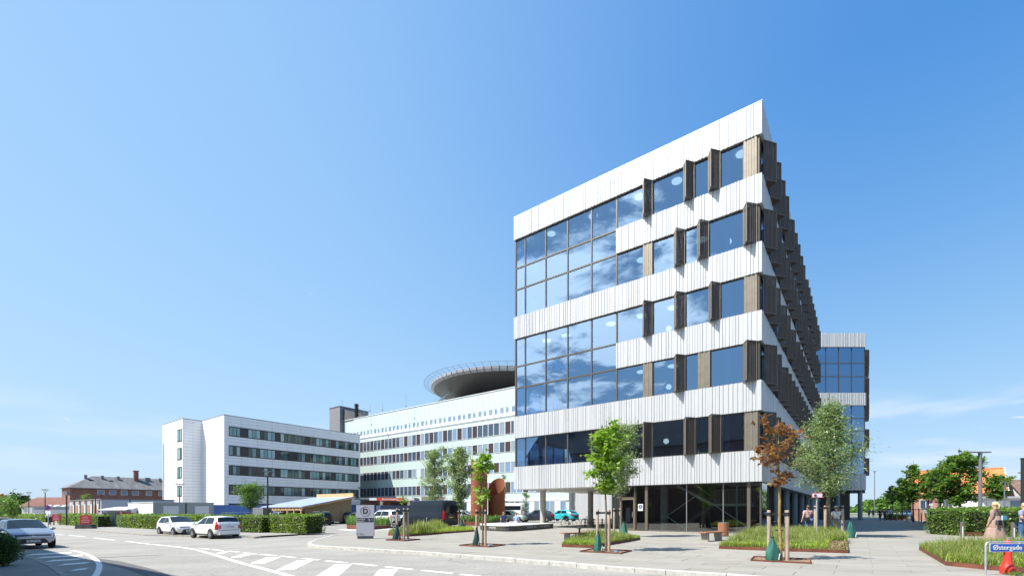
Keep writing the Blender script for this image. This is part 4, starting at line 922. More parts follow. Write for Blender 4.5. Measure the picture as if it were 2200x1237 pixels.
# ================================================================== TREES, HEDGES, GRASS
def quadmesh(name, V, m, smooth=False):
    """V: (n,4,3) array of leaf quads"""
    n = len(V); me = bpy.data.meshes.new(name); me.vertices.add(n * 4); me.vertices.foreach_set('co', V.reshape(-1).astype(np.float32))
    me.loops.add(n * 4); me.loops.foreach_set('vertex_index', np.arange(n * 4, dtype=np.int32))
    me.polygons.add(n); me.polygons.foreach_set('loop_start', np.arange(0, n * 4, 4, dtype=np.int32)); me.polygons.foreach_set('loop_total', np.full(n, 4, dtype=np.int32))
    me.materials.append(m); me.update(calc_edges=True); return me
def leaf_quads(P, size, aspect, rng, lobes=1, flat=0.5, droop=0.25, outward=None):
    n = len(P); d = rng.normal(size=(n, 3)); d[:, 2] = d[:, 2] * 0.6 - droop
    if outward is not None: d = d * .7 + outward
    d /= np.linalg.norm(d, axis=1, keepdims=True)
    up = rng.normal(size=(n, 3)) * flat; up[:, 2] += 1.0
    s = np.cross(d, up); s /= np.linalg.norm(s, axis=1, keepdims=True) + 1e-9; nn = np.cross(s, d)
    L = size * rng.uniform(.65, 1.25, size=(n, 1)); out = []
    for k in range(lobes):
        a = 0 if lobes == 1 else (k - (lobes - 1) / 2) * 0.95
        dk = d * math.cos(a) + s * math.sin(a); sk = s * math.cos(a) - d * math.sin(a); Lk = L * (1.0 if lobes == 1 or k == (lobes - 1) / 2 else .82)
        W = Lk * aspect; b = P
        out.append(np.stack([b, b + dk * Lk * .55 + sk * W / 2 + nn * Lk * .10, b + dk * Lk, b + dk * Lk * .55 - sk * W / 2 + nn * Lk * .10], axis=1))
    return np.concatenate(out)
def tree(label, X, Y, z0, H, tr, cz, cr, leafm, bark, nleaf, size, aspect=.5, lobes=1, nb=18, prof='oval', seed=0, lean=(0, 0), spread=.16, up=.75, group=None, name='tree', gap=0.0, cat='tree'):
    rng = np.random.default_rng(seed); rr = random.Random(seed)
    t = thing(name, label, cat, (X, Y, z0), 0, group)
    m = MB(); n = 7; path = []
    for i in range(n + 1):
        f = i / n; path.append((lean[0] * f + rr.uniform(-.03, .03) * H * .12 * (i > 0), lean[1] * f + rr.uniform(-.03, .03) * H * .12 * (i > 0), H * .97 * f))
    path[0] = (0, 0, -.05)
    def at(z):
        f = max(0, min(.9999, z / (H * .97))) * n; i = int(f); a, b = path[i], path[i + 1]; w = f - i
        return Vector([a[k] * (1 - w) + b[k] * w for k in range(3)])
    m.tube(path, [tr * 1.25] + [tr * (1 - .92 * (i / n) ** 1.1) + .004 for i in range(1, n + 1)], 8)
    P = []
    def pf(u):
        if prof == 'oval': return max(.12, math.sin(math.pi * min(1, max(0, u * .92 + .06))) ** .7)
        if prof == 'cone': return max(.1, 1.05 * (1 - u) ** .8 * min(1, u * 5 + .35))
        if prof == 'round': return max(.2, math.sqrt(max(0, 1 - (2 * u - .9) ** 2 * .95)))
        return 1
    ga = rr.uniform(0, 6.28)
    for b in range(nb):
        u = (b + rr.uniform(.1, .9)) / nb; z = cz + (H * .95 - cz) * (u * .85); ga += 2.4 + rr.uniform(-.35, .35)
        Lb = cr * pf(u) * rr.uniform(.65, 1.12)
        base = at(z); elev = up * rr.uniform(.6, 1.25) + u * .25
        dirh = Vector((math.cos(ga), math.sin(ga), 0)); pts = [base]; k = 5
        for i in range(1, k + 1):
            f = i / k; pts.append(base + dirh * Lb * f + Vector((0, 0, Lb * math.tan(min(1.2, elev)) * f * .8 * (1 - .25 * f))) + Vector((rr.uniform(-1, 1), rr.uniform(-1, 1), rr.uniform(-1, 1))) * Lb * .05)
        r0 = tr * .38 * (1 - .6 * u); m.tube(pts, [max(.004, r0 * (1 - i / (k + .5))) for i in range(k + 1)], 5)
        segs = [(pts[i], pts[i + 1]) for i in range(k)]; tips = segs[1:]
        for sidx in range(3):
            q = pts[rr.randint(1, k - 1)]; e = q + Vector((rr.uniform(-1, 1), rr.uniform(-1, 1), rr.uniform(-.1, .9))).normalized() * Lb * rr.uniform(.25, .5)
            m.tube([q, (q + e) / 2 + Vector((0, 0, .03)), e], [max(.003, r0 * .35), max(.003, r0 * .25), .003], 4); tips += [(q, e)]
        wgt = rr.uniform(.4, 1.5) if gap else 1
        nl = int(nleaf / nb * wgt * (0 if rr.random() < gap * .5 else 1)); ii = rng.integers(0, len(tips), nl); f = rng.uniform(.15, 1.08, nl)
        A = np.array([tuple(s[0]) for s in tips]); B = np.array([tuple(s[1]) for s in tips])
        P.append(A[ii] + (B[ii] - A[ii]) * f[:, None] + rng.normal(size=(nl, 3)) * spread * np.array([1, 1, .8]))
    m.build('trunk', bark, t, smooth=True, fix=False)
    P = np.concatenate(P); P[:, 2] = np.maximum(P[:, 2], cz * .85)
    link('crown', quadmesh('crown', leaf_quads(P, size, aspect, rng, lobes), leafm), t)
    return t
bark = mat('bark', (.16, .13, .10), .9, noise=(14, .35)); bark_y = mat('bark_lichen', (.26, .19, .07), .9, noise=(9, .45)); bark_d = mat('bark_dark', (.06, .05, .045), .9, noise=(12, .3))
lf_lime = leafmat('leaf_lime', (.13, .24, .03), (.26, .38, .05), .45); lf_grey = leafmat('leaf_willow', (.11, .18, .07), (.36, .43, .27), .4)
lf_red = leafmat('leaf_copper', (.11, .035, .02), (.32, .13, .045), .4, (.22, .24, .04)); lf_green = leafmat('leaf_green', (.055, .13, .025), (.15, .28, .05), .4, (.20, .15, .04)); lf_mid = leafmat('leaf_mid', (.06, .14, .03), (.17, .28, .05), .4)
lf_dark = leafmat('leaf_dark', (.03, .06, .02), (.07, .12, .035), .3); lf_hedge = leafmat('leaf_hedge', (.07, .14, .02), (.24, .33, .05), .35); lf_hedge2 = leafmat('leaf_beech', (.06, .13, .022), (.20, .31, .05), .35)
def TR(label, px, base_y, top_y, crown_y, half, **k):
    X, Y = G(px, base_y); Z = gz(X); return tree(label, X, Y, Z, HZ(top_y, Y) - Z, k.pop('tr'), HZ(crown_y, Y) - Z, half / 1000 * Y, k.pop('leaf'), k.pop('bark', bark), k.pop('n'), k.pop('size'), **k)
TR('slim young maple with lime green leaves in the grate before the glass hall', 1302, 1184, 893, 1062, 44, tr=.042, leaf=lf_lime, n=1500, size=.15, aspect=.55, lobes=3, nb=20, seed=3, spread=.11, up=.8)
TR('silvery willow leaved tree behind the lime green maple', 1334, 1153, 888, 1062, 43, tr=.06, leaf=lf_grey, n=8200, size=.165, aspect=.30, nb=30, seed=5, spread=.17, up=.95)
TR('young maple with copper red leaves and yellowish lichened trunk', 1677, 1203, 893, 1046, 64, tr=.05, leaf=lf_red, bark=bark_y, n=430, size=.135, aspect=.55, lobes=3, nb=16, seed=21, spread=.08, up=.85, gap=.5, lean=(-.08, 0))
X, Y = 17.7, 26.0
tree('large silvery green tree leaning over the no stopping sign', X, Y, 0, 8.4, .115, 2.35, 2.05, lf_grey, bark, 15000, .18, .30, nb=38, prof='cone', seed=9, spread=.26, up=.72)
TR('small yellow green maple in front of the rusty steel sculpture', 1037, 1170, 953, 1082, 30, tr=.04, leaf=lf_lime, n=620, size=.15, aspect=.55, lobes=3, nb=14, seed=13, spread=.12, up=.8, gap=.2)
TR('nearly bare sapling between three stakes beside the D sign', 866, 1158, 1062, 1080, 9, tr=.032, leaf=lf_lime, bark=bark_d, n=30, size=.13, aspect=.55, lobes=3, nb=5, seed=14, spread=.1)
TR('left of the two silvery trees before the mint glass block', 934, 1122, 946, 1092, 34, tr=.08, leaf=lf_grey, n=9500, size=.23, aspect=.36, nb=30, seed=16, spread=.24, up=.95)
TR('right of the two silvery trees, with yellowish low shoots', 986, 1127, 942, 1098, 31, tr=.08, leaf=lf_grey, n=9500, size=.23, aspect=.36, nb=30, seed=17, spread=.22, up=.95)
TR('slim columnar tree behind the dark crossover car', 1130, 1121, 1048, 1107, 9, tr=.04, leaf=lf_mid, n=1100, size=.14, aspect=.5, nb=14, seed=18, spread=.1, up=1.0)
TR('slender tree half hidden behind the rusty sculpture', 1083, 1119, 1004, 1085, 10, tr=.04, leaf=lf_mid, n=1000, size=.15, aspect=.5, nb=14, seed=19, spread=.13, up=1.0)
tree('round crowned green street tree before the white block', AX(537, 60), 60, -.33, HZ(1036, 60) + .33, .11, 2.0, 1.75, lf_mid, bark, 5200, .2, .5, nb=26, prof='round', seed=23, spread=.24, up=.6)
tree('leafy roadside tree at the far left beyond the parked cars', AX(24, 62), 62, -.33, 3.2, .1, .9, 1.3, lf_mid, bark, 1500, .24, .5, nb=16, prof='round', seed=24, spread=.25)
tree('second leafy roadside tree at the far left', AX(-8, 66), 66, -.33, 3.8, .1, .9, 1.8, lf_mid, bark, 1500, .24, .5, nb=16, prof='round', seed=25, spread=.25)
tree('small tree growing in front of the brick house', AX(184, 88), 88, -.33, HZ(1060, 88) + .33, .08, 3.0, .9, lf_mid, bark, 700, .22, .5, nb=10, prof='round', seed=26, spread=.2)
row = 'maples in a row along the street'
for lab, px, Yd, top, cz, half, n, sd, lm, trk in (
        ('tallest maple of the row, standing over the lit hedge', 2062, 40, 957, 1080, 50, 3000, 31, lf_green, .11), ('low maple right of the tall street lamp', 2142, 46, 1012, 1070, 27, 1300, 32, lf_green, .08),
        ('maple with a ragged top just left of the tallest maple', 2020, 48, 990, 1078, 25, 1300, 33, lf_green, .09), ('dark maple behind the shaded hedge', 1994, 56, 1004, 1072, 18, 900, 34, lf_green, .09),
        ('slim dark maple rising above its neighbours', 1962, 58, 984, 1077, 20, 1300, 35, lf_green, .09), ('middle maple of the shaded half of the row', 1938, 70, 1018, 1078, 15, 900, 36, lf_green, .09),
        ('maple near the far end of the row', 1918, 84, 1038, 1080, 13, 700, 37, lf_green, .09), ('small maple last but one in the row', 1905, 98, 1054, 1082, 11, 500, 38, lf_green, .08)):
    X = AX(px, Yd); tree(lab, X, Yd, 0, HZ(top, Yd), trk, HZ(cz, Yd), half / 1000 * Yd, lm, bark_d, n, .20 + .0015 * Yd, .55, 3, nb=20, prof='oval', seed=sd, spread=.20, up=.6, group=row, gap=.25)
for i, (px, Yd, top, half) in enumerate(((1950, 104, 1050, 26), (1998, 100, 1044, 30), (2040, 112, 1052, 24))):
    tree(('bushy green tree far down the street, leftmost of three', 'bushy green tree behind the shaded maples, middle of three', 'bushy green tree beside the orange roofed house, rightmost of three')[i], AX(px, Yd), Yd, 0, HZ(top, Yd), .15, .8, half / 1000 * Yd, lf_mid, bark, 3000, .42, .55, nb=22, prof='round', seed=50 + i, spread=.5, group='bushy trees at the end of the street')
# wooded rise at the end of the street, far tree tops on the left: one mass each
def woods(name, label, pts, size, n, m, seed):
    rng = np.random.default_rng(seed); P = []
    for (x, y, r, h) in pts:
        k = n // len(pts); d = rng.normal(size=(k, 3)); d /= np.linalg.norm(d, axis=1, keepdims=True); d[:, 2] = abs(d[:, 2])
        P.append(np.array([x, y, 0]) + d * np.array([r, r, h]) * rng.uniform(.8, 1.05, (k, 1)))
    o = link(name, quadmesh(name, leaf_quads(np.concatenate(P), size, .7, rng), m)); tag(o, label, 'woods', kind='stuff'); return o
woods('far_woods', 'wooded rise closing the view at the end of the street', [(AX(px, 300), 300, 12, h) for px, h in ((1872, 4.5), (1885, 8), (1900, 8.5), (1916, 9), (1932, 7), (1860, 3), (1950, 6), (1975, 7), (2000, 7), (2020, 6))], 2.2, 9000, lf_mid, 61)
woods('distant_trees', 'distant tree tops above the low roofs at the far left', [(AX(px, 230), 230, 5, h) for px, h in ((22, 9), (33, 9.5), (46, 9), (4, 8))], 1.6, 2200, lf_dark, 62)

def hedge(label, pts, w, h, m, size, dens, seed, z=None, group=None, name='hedge', hv=.07):
    """leafy clipped hedge along a line of ground points; w reaches to the left of the line (away from the street)"""
    rng = np.random.default_rng(seed); c = Vector((*pts[0], 0)); z0 = gz(c.x) if z is None else z
    t = thing(name, label, 'hedge', (c.x, c.y, z0), 0, group); P = []; O = []; core = MB()
    for a, b in zip(pts, pts[1:]):
        a = Vector((*a, 0)) - c; b = Vector((*b, 0)) - c; d = (b - a); L = d.length; d.normalize(); nn = Vector((-d.y, d.x, 0))
        za = (gz(a.x + c.x) if z is None else z) - z0; zb = (gz(b.x + c.x) if z is None else z) - z0
        q = .10; core.add([tuple(a + d * q + nn * q + Vector((0, 0, za))), tuple(b - d * q + nn * q + Vector((0, 0, zb))), tuple(b - d * q + nn * (w - q) + Vector((0, 0, zb))), tuple(a + d * q + nn * (w - q) + Vector((0, 0, za))),
                           tuple(a + d * q + nn * q + Vector((0, 0, za + h - q))), tuple(b - d * q + nn * q + Vector((0, 0, zb + h - q))), tuple(b - d * q + nn * (w - q) + Vector((0, 0, zb + h - q))), tuple(a + d * q + nn * (w - q) + Vector((0, 0, za + h - q)))],
                          [(0, 3, 2, 1), (4, 5, 6, 7), (0, 1, 5, 4), (1, 2, 6, 5), (2, 3, 7, 6), (3, 0, 4, 7)])
        d_ = np.array(d); n_ = np.array(nn); A = np.array(a)
        for (kind, area) in (('front', L * h), ('top', L * w), ('back', L * h), ('e0', w * h), ('e1', w * h)):
            k = int(area * dens * (.35 if kind == 'back' else 1)); u = rng.uniform(-.02, 1.02, k); v = rng.uniform(0.02, 1.0, k); dep = np.abs(rng.normal(size=k)) * hv - hv * .5
            if kind == 'front': p = A + d_ * (u * L)[:, None] + n_ * (dep)[:, None]; zz = v * h; o_ = -n_
            elif kind == 'back': p = A + d_ * (u * L)[:, None] + n_ * (w - dep)[:, None]; zz = v * h; o_ = n_
            elif kind == 'top': p = A + d_ * (u * L)[:, None] + n_ * (v * w)[:, None]; zz = h - dep + rng.uniform(-.02, .07, k) * (rng.random(k) < .5); o_ = np.array([0, 0, 1.])
            elif kind == 'e0': p = A + n_ * (u * w)[:, None] + d_ * dep[:, None]; zz = v * h; o_ = -d_
            else: p = A + d_ * (L - dep)[:, None] + n_ * (u * w)[:, None]; zz = v * h; o_ = d_
            p = p.copy(); bul = .06 * np.sin(p[:, 0] * 2.1 + 1.3 * zz) + .05 * np.sin(p[:, 1] * 3.3 - zz * 2)
            p += o_ * bul[:, None]; p[:, 2] += zz + za + (zb - za) * u; P.append(p); O.append(np.repeat(o_[None], k, 0))
    core.build('branches', mat('hedge_core', (.022, .035, .012), .95), t, fix=False)
    link('foliage', quadmesh('foliage', leaf_quads(np.concatenate(P), size, .62, rng, outward=np.concatenate(O) * .5), m), t); return t
hg = 'clipped hedges along the far pavement'
hedge('clipped green hedge with the red sign standing in front of it', [G(124, 1125.5), G(176, 1129.5), G(206, 1131.5)], 1.3, 1.25, lf_hedge, .16, 85, 71, group=hg)
hedge('longest clipped hedge, behind the two parked white cars', [G(252, 1131.5), G(300, 1134.5), G(420, 1139.5), G(500, 1142), G(562, 1143.5)], 1.3, 1.30, lf_hedge, .15, 100, 72, group=hg)
hedge('clipped hedge with dense bright leaves ending at the car park entrance', [G(574, 1142.5), G(620, 1144.5), G(655, 1145.5)], 1.5, 1.35, lf_hedge, .13, 190, 73, group=hg)
hedge('thin low hedge behind the red and silver cars', [G(-20, 1117), G(40, 1118), G(96, 1121)], 1.0, 1.0, lf_hedge, .2, 60, 74, group=hg)
bx, by = G(2, 1217)
bu = thing('bush', 'dark rounded bush beside the near pavement at the left edge', 'bush', (bx - .42, by + .3, gz(bx))); rng = np.random.default_rng(75); d = rng.normal(size=(5200, 3)); d /= np.linalg.norm(d, axis=1, keepdims=True)
rad = (1 + .13 * np.sin(d[:, 0] * 5 + d[:, 2] * 4) + .1 * np.sin(d[:, 1] * 7 - d[:, 2] * 5)) * rng.uniform(.72, 1.05, 5200)
link('foliage', quadmesh('foliage', leaf_quads(d * np.array([.48, .5, .50]) * rad[:, None] + np.array([0, 0, .52]), .07, .6, rng, outward=d * .5), leafmat('leaf_bush', (.035, .08, .02), (.10, .17, .04), .3)), bu)
MB().ball((0, 0, .50), .36, .38, .42, 12).build('branches', MATS['hedge_core'], bu)

# ---- beds edged with rusty steel, filled with grass
corten = mat('corten', (.15, .05, .03), .85, noise=(2.5, .3), dark=(7, .55, .75, (.09, .04, .03)))
def grass(name, label, poly, n, h, seed, m, z=0.1, hvar=.5, w=.012, lean=.35, cat='grass', tall=None):
    rng = np.random.default_rng(seed); xs = [p[0] for p in poly]; ys = [p[1] for p in poly]; P = []
    while len(P) < n:
        q = (rng.uniform(min(xs), max(xs)), rng.uniform(min(ys), max(ys)))
        if inside(q, poly): P.append(q)
    P = np.array(P); N_ = len(P); f = .5 + .5 * np.sin(P[:, 0] * 1.7 + 2 * np.sin(P[:, 1] * 1.1)) * np.sin(P[:, 1] * 2.3 + P[:, 0])
    H = h * (1 - hvar / 2 + hvar * f) * rng.uniform(.6, 1.2, N_)
    if tall is not None: H *= tall(P)
    a = rng.uniform(0, 2 * math.pi, N_); dirx = np.stack([np.cos(a), np.sin(a), np.zeros(N_)], 1); sd = np.stack([-np.sin(a), np.cos(a), np.zeros(N_)], 1)
    B = np.stack([P[:, 0], P[:, 1], np.full(N_, z) + np.array([gz(x) for x in P[:, 0]])], 1); ln = rng.uniform(.2, 1.3, N_) * lean
    M1 = B + dirx * (H * ln * .35)[:, None] + np.array([0, 0, 1.]) * (H * .6)[:, None]; T = B + dirx * (H * ln)[:, None] + np.array([0, 0, 1.]) * H[:, None]
    W = (w * rng.uniform(.7, 1.4, N_))[:, None]
    q1 = np.stack([B - sd * W, B + sd * W, M1 + sd * W * .75, M1 - sd * W * .75], 1); q2 = np.stack([M1 - sd * W * .75, M1 + sd * W * .75, T + sd * W * .08, T - sd * W * .08], 1)
    V = np.concatenate([q1, q2], 1).reshape(-1, 4, 3)
    o = link(name, quadmesh(name, V, m)); tag(o, label, cat, kind='stuff'); return o
def bed(label, poly, h=.115, th=.012, group='rusty steel edged planting beds', soil_h=None):
    cx = sum(p[0] for p in poly) / len(poly); cy = sum(p[1] for p in poly) / len(poly); z = gz(cx)
    t = thing('planting_bed', label, 'planting bed', (cx, cy, z), 0, group); L = [(p[0] - cx, p[1] - cy) for p in poly]
    for a, b in zip(L, L[1:] + L[:1]): MB().bar((*a, h / 2 - .02), (*b, h / 2 - .02), .016, h + .04).build('edging', corten, t)
    bm = MB(); bm.add([(p[0] * .995, p[1] * .995, soil_h or h - .04) for p in L], [tuple(range(len(L)))]); bm.build('soil', soilm, t, fix=False); return t
gr_mix = leafmat('blade_mix', (.12, .19, .03), (.30, .33, .10), .4, (.46, .38, .22)); gr_green = leafmat('blade_green', (.16, .26, .02), (.36, .44, .05), .4); gr_dark = leafmat('blade_shade', (.05, .10, .02), (.14, .20, .05), .3)  # gr_dark: blade greens darkened, street shade put into the colour
B1 = [G(1207, 1174), G(1274.5, 1176.5), (6.5, 23.6), (5.2, 25.2), (2.9, 22.2)]
bed('low rusty edged bed holding the bench, the willow leaved tree and a small lamp', B1)
grass('meadow_grass', 'tall mixed grass in the bed behind the lime green maple', B1, 9000, .36, 1, gr_mix, .11, tall=lambda P: .35 + .9 * np.exp(-((P[:, 0] - 4.4) ** 2 + (P[:, 1] - 22.0) ** 2) / 2.2), w=.010)
grass('lawn_grass', 'short bright green turf in the bed behind the lime green maple', B1, 9000, .13, 2, gr_green, .11, lean=.7, w=.014)
B2 = [G(1545, 1178), G(1660, 1182.5), G(1822, 1187.5), (16.4, 22.8), (19.5, 28.5), (14.0, 26.5)]
bed('large rusty edged bed under the copper maple and the big silvery tree', B2)
grass('meadow_grass', 'tall green grass filling the large bed in front of the corner', B2, 26000, .40, 3, gr_mix, .11, w=.0075, lean=.75, hvar=.9, tall=lambda P: np.clip(.25 + .28 * (P[:, 1] - 16.5) / 2 * 1.1, .25, 1.0) * np.where(((P[:, 0] - 11.7) * -.815 + (P[:, 1] - 16.2) * .58 < .75) & (P[:, 1] < 20.5), .04, 1))
grass('lawn_grass', 'bright green short grass along the front of the large bed', B2, 15000, .17, 4, gr_green, .11, lean=.7, w=.015, tall=lambda P: np.where(((P[:, 0] - 11.7) * -.815 + (P[:, 1] - 16.2) * .58 < .65) & (P[:, 1] < 20.5), .1, 1))
B3 = [(15.4, 17.6), (11.75, 12.6), (11.95, 11.7), (12.55, 10.95), (14.2, 8.6), (23, 10), (25.5, 20.0)]
bed('rusty edged bed of long grass at the right behind the street name sign', B3)
grass('meadow_grass', 'long feathery grass behind the street name sign', B3, 44000, .42, 5, gr_mix, .11, w=.006, lean=.8, hvar=.8, tall=lambda P: np.clip(.25 + .22 * (P[:, 1] - 10.6), .3, 1.1) * np.where(P[:, 1] > 15.5, .6, 1))
grass('lawn_grass', 'short green grass under the long feathery grass', B3, 22000, .2, 6, gr_green, .11, lean=.7, w=.011)
B4 = [G(834, 1149), G(874, 1151.5), G(1019, 1141), G(1012, 1135.5), G(880, 1140), G(846, 1143)]
bed('narrow rusty edged bed in front of the dark minibus', B4)
grass('meadow_grass', 'pale tall grass tufts before the dark minibus', B4, 6500, .6, 7, gr_mix, .11, w=.016, tall=lambda P: .14 + .95 * np.exp(-((P[:, 0] + 5.6) ** 2) / .5) + .4 * np.exp(-((P[:, 0] + 7.2) ** 2) / .6))
grass('lawn_grass', 'short turf in the bed before the dark minibus', B4, 7000, .16, 8, gr_green, .11, lean=.7, w=.016)
B5 = [G(745, 1133), G(800, 1134.5), G(848, 1130.5), G(848, 1123), G(800, 1121), G(750, 1123)]
bed('rusty edged bed of leafy plants behind the D sign', B5, h=.32)
grass('leafy_plants', 'knee high leafy plants in the bed behind the D sign', B5, 4200, .75, 9, lf_mid, .28, w=.03, lean=.6, cat='plants')
B6 = [G(984, 1124.5), G(1000, 1128), G(1040, 1128.5), G(1086, 1125), G(1094, 1120), G(1060, 1116.5), G(1000, 1118)]
bed('rusty edged bed round the foot of the steel sculpture', B6, h=.38)
grass('leafy_plants', 'low green plants round the foot of the steel sculpture', B6, 3000, .55, 10, lf_mid, .32, w=.03, lean=.6, cat='plants')
hx = [(26.4, 27.2), (31.5, 26.9)]
B7 = [(26.2, 27.0), (36, 26.6), (39, 30.5), (52.5, 54), (48.6, 55)]
bed('rusty edged bed holding the clipped beech hedge', B7, h=.22)
hedge('clipped beech hedge, its front sunlit, its long side in the shade', [(48.8, 54.5), (26.6, 27.4)], 3.0, 1.5, lf_hedge2, .13, 130, 76, z=0)
hedge('sunlit front stretch of the beech hedge beside the woman in the long dress', [(26.5, 27.3), (29.6, 27.15)], 2.6, 1.53, lf_hedge2, .12, 210, 77, z=0)
hedge('lower stretch of hedge right of the woman in the long dress', [(29.7, 27.1), (35, 26.9)], 1.6, 1.0, lf_hedge2, .12, 170, 78, z=0)
B8 = [G(1898, 1115.5), G(1950, 1115.5), G(1945, 1107.5), G(1905, 1107.5)]
bed('shaded planting bed in the street in front of the row of slim trunks', B8, h=.2)
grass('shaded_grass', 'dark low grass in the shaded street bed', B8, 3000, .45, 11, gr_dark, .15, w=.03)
# fallen mulch in the bare corner of the large bed
rng = np.random.default_rng(80); P = np.stack([rng.uniform(10.8, 15.6, 5200), rng.uniform(16.2, 20.6, 5200), rng.uniform(.12, .16, 5200)], 1)
P = np.array([p for p in P if inside((p[0], p[1]), B2) and (p[0] - 11.7) * -.815 + (p[1] - 16.2) * .58 < .8])
tag(link('bark_mulch', quadmesh('bark_mulch', leaf_quads(P, .06, .5, rng, droop=0), mat('mulch', (.26, .17, .11), .95, noise=(8, .3)))), 'brown bark mulch in the bare corner of the large bed', 'mulch', kind='stuff')
# ================================================================== STREET FURNITURE
stakew = mat('stake_wood', (.36, .27, .20), .85, noise=(3, .25), stretch=(6, 6, .6)); strapm = mat('strap_black', (.015, .015, .016), .7); bagm = mat('bag_green', (.025, .13, .10), .55, noise=(2.5, .3)); bagd = mat('bag_dark_green', (.012, .05, .042), .55, noise=(2.5, .3))
def stakes(label, X, Y, offs, h=1.55, r=.045, z=None):
    z = gz(X) if z is None else z; t = thing('tree_stakes', label, 'tree support', (X, Y, z), 0, 'timber stakes strapped to young trees')
    for dx, dy in offs: MB().lathe([(r, -.1), (r, h * .6), (r * .96, h - .02), (r * .8, h)], (dx, dy, 0), 10).build('stake', stakew, t, smooth=True)
    for dx, dy in offs: MB().bar((dx * 1.12, dy * 1.12, h - .12), (0.0, .035, h - .12), .03, .07).lathe([(r + .012, h - .17), (r + .012, h - .07)], (dx, dy, 0), 10).build('strap', strapm, t)
    return t
def bag(label, X, Y, h, w, m, z=None):
    z = gz(X) if z is None else z; t = thing('watering_bag', label, 'watering bag', (X, Y, z), 0, 'green tree watering bags')
    mb = MB(); n = 18; prof = [(0, .48), (.04, .5), (.2, .49), (.42, .41), (.62, .30), (.8, .20), (.92, .12), (1.0, .11)]; rr_ = random.Random(int(X * 97))
    ph = rr_.uniform(0, 6); o = 0
    for u, rad in prof:
        for k in range(n):
            a = 2 * math.pi * k / n; f = 1 + (.10 + .12 * u) * math.sin(a * 3 + ph + u * 2.5) + .12 * math.sin(a * 5 + ph * 2 - u * 3); mb.v.append((w * rad * f * math.cos(a), w * .7 * rad * f * math.sin(a), h * u))
    for i in range(len(prof) - 1):
        for k in range(n): mb.f.append((i * n + k, i * n + (k + 1) % n, (i + 1) * n + (k + 1) % n, (i + 1) * n + k)); mb.m.append(0)
    mb.build('bag', m, t, smooth=True); MB().torus((0, 0, h * .97), w * .11, .012, 'z', 12, 5).build('strap', strapm, t)
    MB().bar((w * .3, -w * .34, h * .05), (w * .42, -w * .3, h * .3), .02, .01).build('label_tab', mat('tab_white', (.75, .76, .76), .6), t); return t
def grate(label, X, Y, L=1.5, W_=1.25, z=None):
    z = gz(X) if z is None else z; t = thing('tree_grate', label, 'tree grate', (X, Y, z), ROT + .1, 'square tree pits edged in rusty steel')
    for a, b in (((-L / 2, -W_ / 2), (L / 2, -W_ / 2)), ((L / 2, -W_ / 2), (L / 2, W_ / 2)), ((L / 2, W_ / 2), (-L / 2, W_ / 2)), ((-L / 2, W_ / 2), (-L / 2, -W_ / 2))): MB().bar((*a, .02), (*b, .02), .02, .06).build('edging', corten, t)
    MB().box(-L / 2 + .01, L / 2 - .01, -W_ / 2 + .01, W_ / 2 - .01, -.02, .008).build('mulch', MATS['mulch'], t)
    rng = np.random.default_rng(int(abs(X) * 50)); P = np.stack([rng.uniform(-L / 2, L / 2, 300), rng.uniform(-W_ / 2, W_ / 2, 300), np.full(300, .01)], 1)
    tag(link('bark_chips', quadmesh('bark_chips', leaf_quads(P, .05, .5, rng, droop=0), MATS['mulch']), t), kind='stuff')
    if X < 6: MB().lathe([(.07, .008), (.07, .05), (.04, .06)], (L * .28, -.1, 0), 10).build('water_inlet', mat('inlet_blue', (.10, .32, .62), .5), t)
    return t
x1, y1 = G(1302, 1184); grate('rusty edged tree pit of the lime green maple', x1, y1); stakes('one thick and one thin stake beside the lime green maple', x1, y1, [(-.30, .06), (.10, -.05)], 1.52, .052); bag('upright green watering bag at the lime green maple', x1 - .29, y1 - .04, .74, .31, bagm)
x2, y2 = G(1677, 1203); grate('rusty edged tree pit of the copper maple', x2, y2); stakes('pair of stakes with black straps by the copper maple', x2, y2, [(-.29, .1), (.19, -.02), (.25, .12)], 1.50, .055); bag('wide green watering bag at the copper maple', x2 - .26, y2 - .03, .72, .38, bagm)
x3, y3 = G(1037, 1171); grate('rusty edged tree pit of the small yellow green maple', x3, y3); stakes('stakes at the small yellow green maple', x3, y3, [(-.26, .06), (.12, .0)], 1.52, .05); bag('dark green watering bag at the small yellow green maple', x3 - .26, y3 - .05, .76, .29, bagd)
x4, y4 = G(866, 1159); grate('rusty edged tree pit of the nearly bare sapling', x4, y4, 1.3, 1.1); stakes('three stakes round the nearly bare sapling', x4, y4, [(-.30, 0), (.06, -.06), (.24, .05)], 1.6, .05); bag('dark green watering bag beside the D sign', x4 - .30, y4 - .08, .78, .38, bagd)
x5, y5 = G(1334, 1153); stakes('stakes behind the willow leaved tree in the bench bed', x5, y5, [(-.35, .1), (.02, .25)], 1.6, .06); bag('pair of green watering bag flaps at the willow leaved tree', x5 + .12, y5 - .15, .85, .5, bagm)
x6, y6 = 17.7, 26.0; stakes('stakes round the large silvery tree', x6, y6, [(-.3, -.15), (-.62, .2), (.62, -.2)], 1.75, .075); bag('crumpled teal watering bag under the large silvery tree', x6 + .55, y6 - .9, .92, .5, bagm)
x7, y7 = G(986, 1127); stakes('stakes at the right silvery tree by the minibus', x7, y7, [(-.8, .1), (.5, -.05)], 1.75, .06); bag('dark green watering bag leaning at the right silvery tree', *G(992, 1137), .75, .5, bagd)

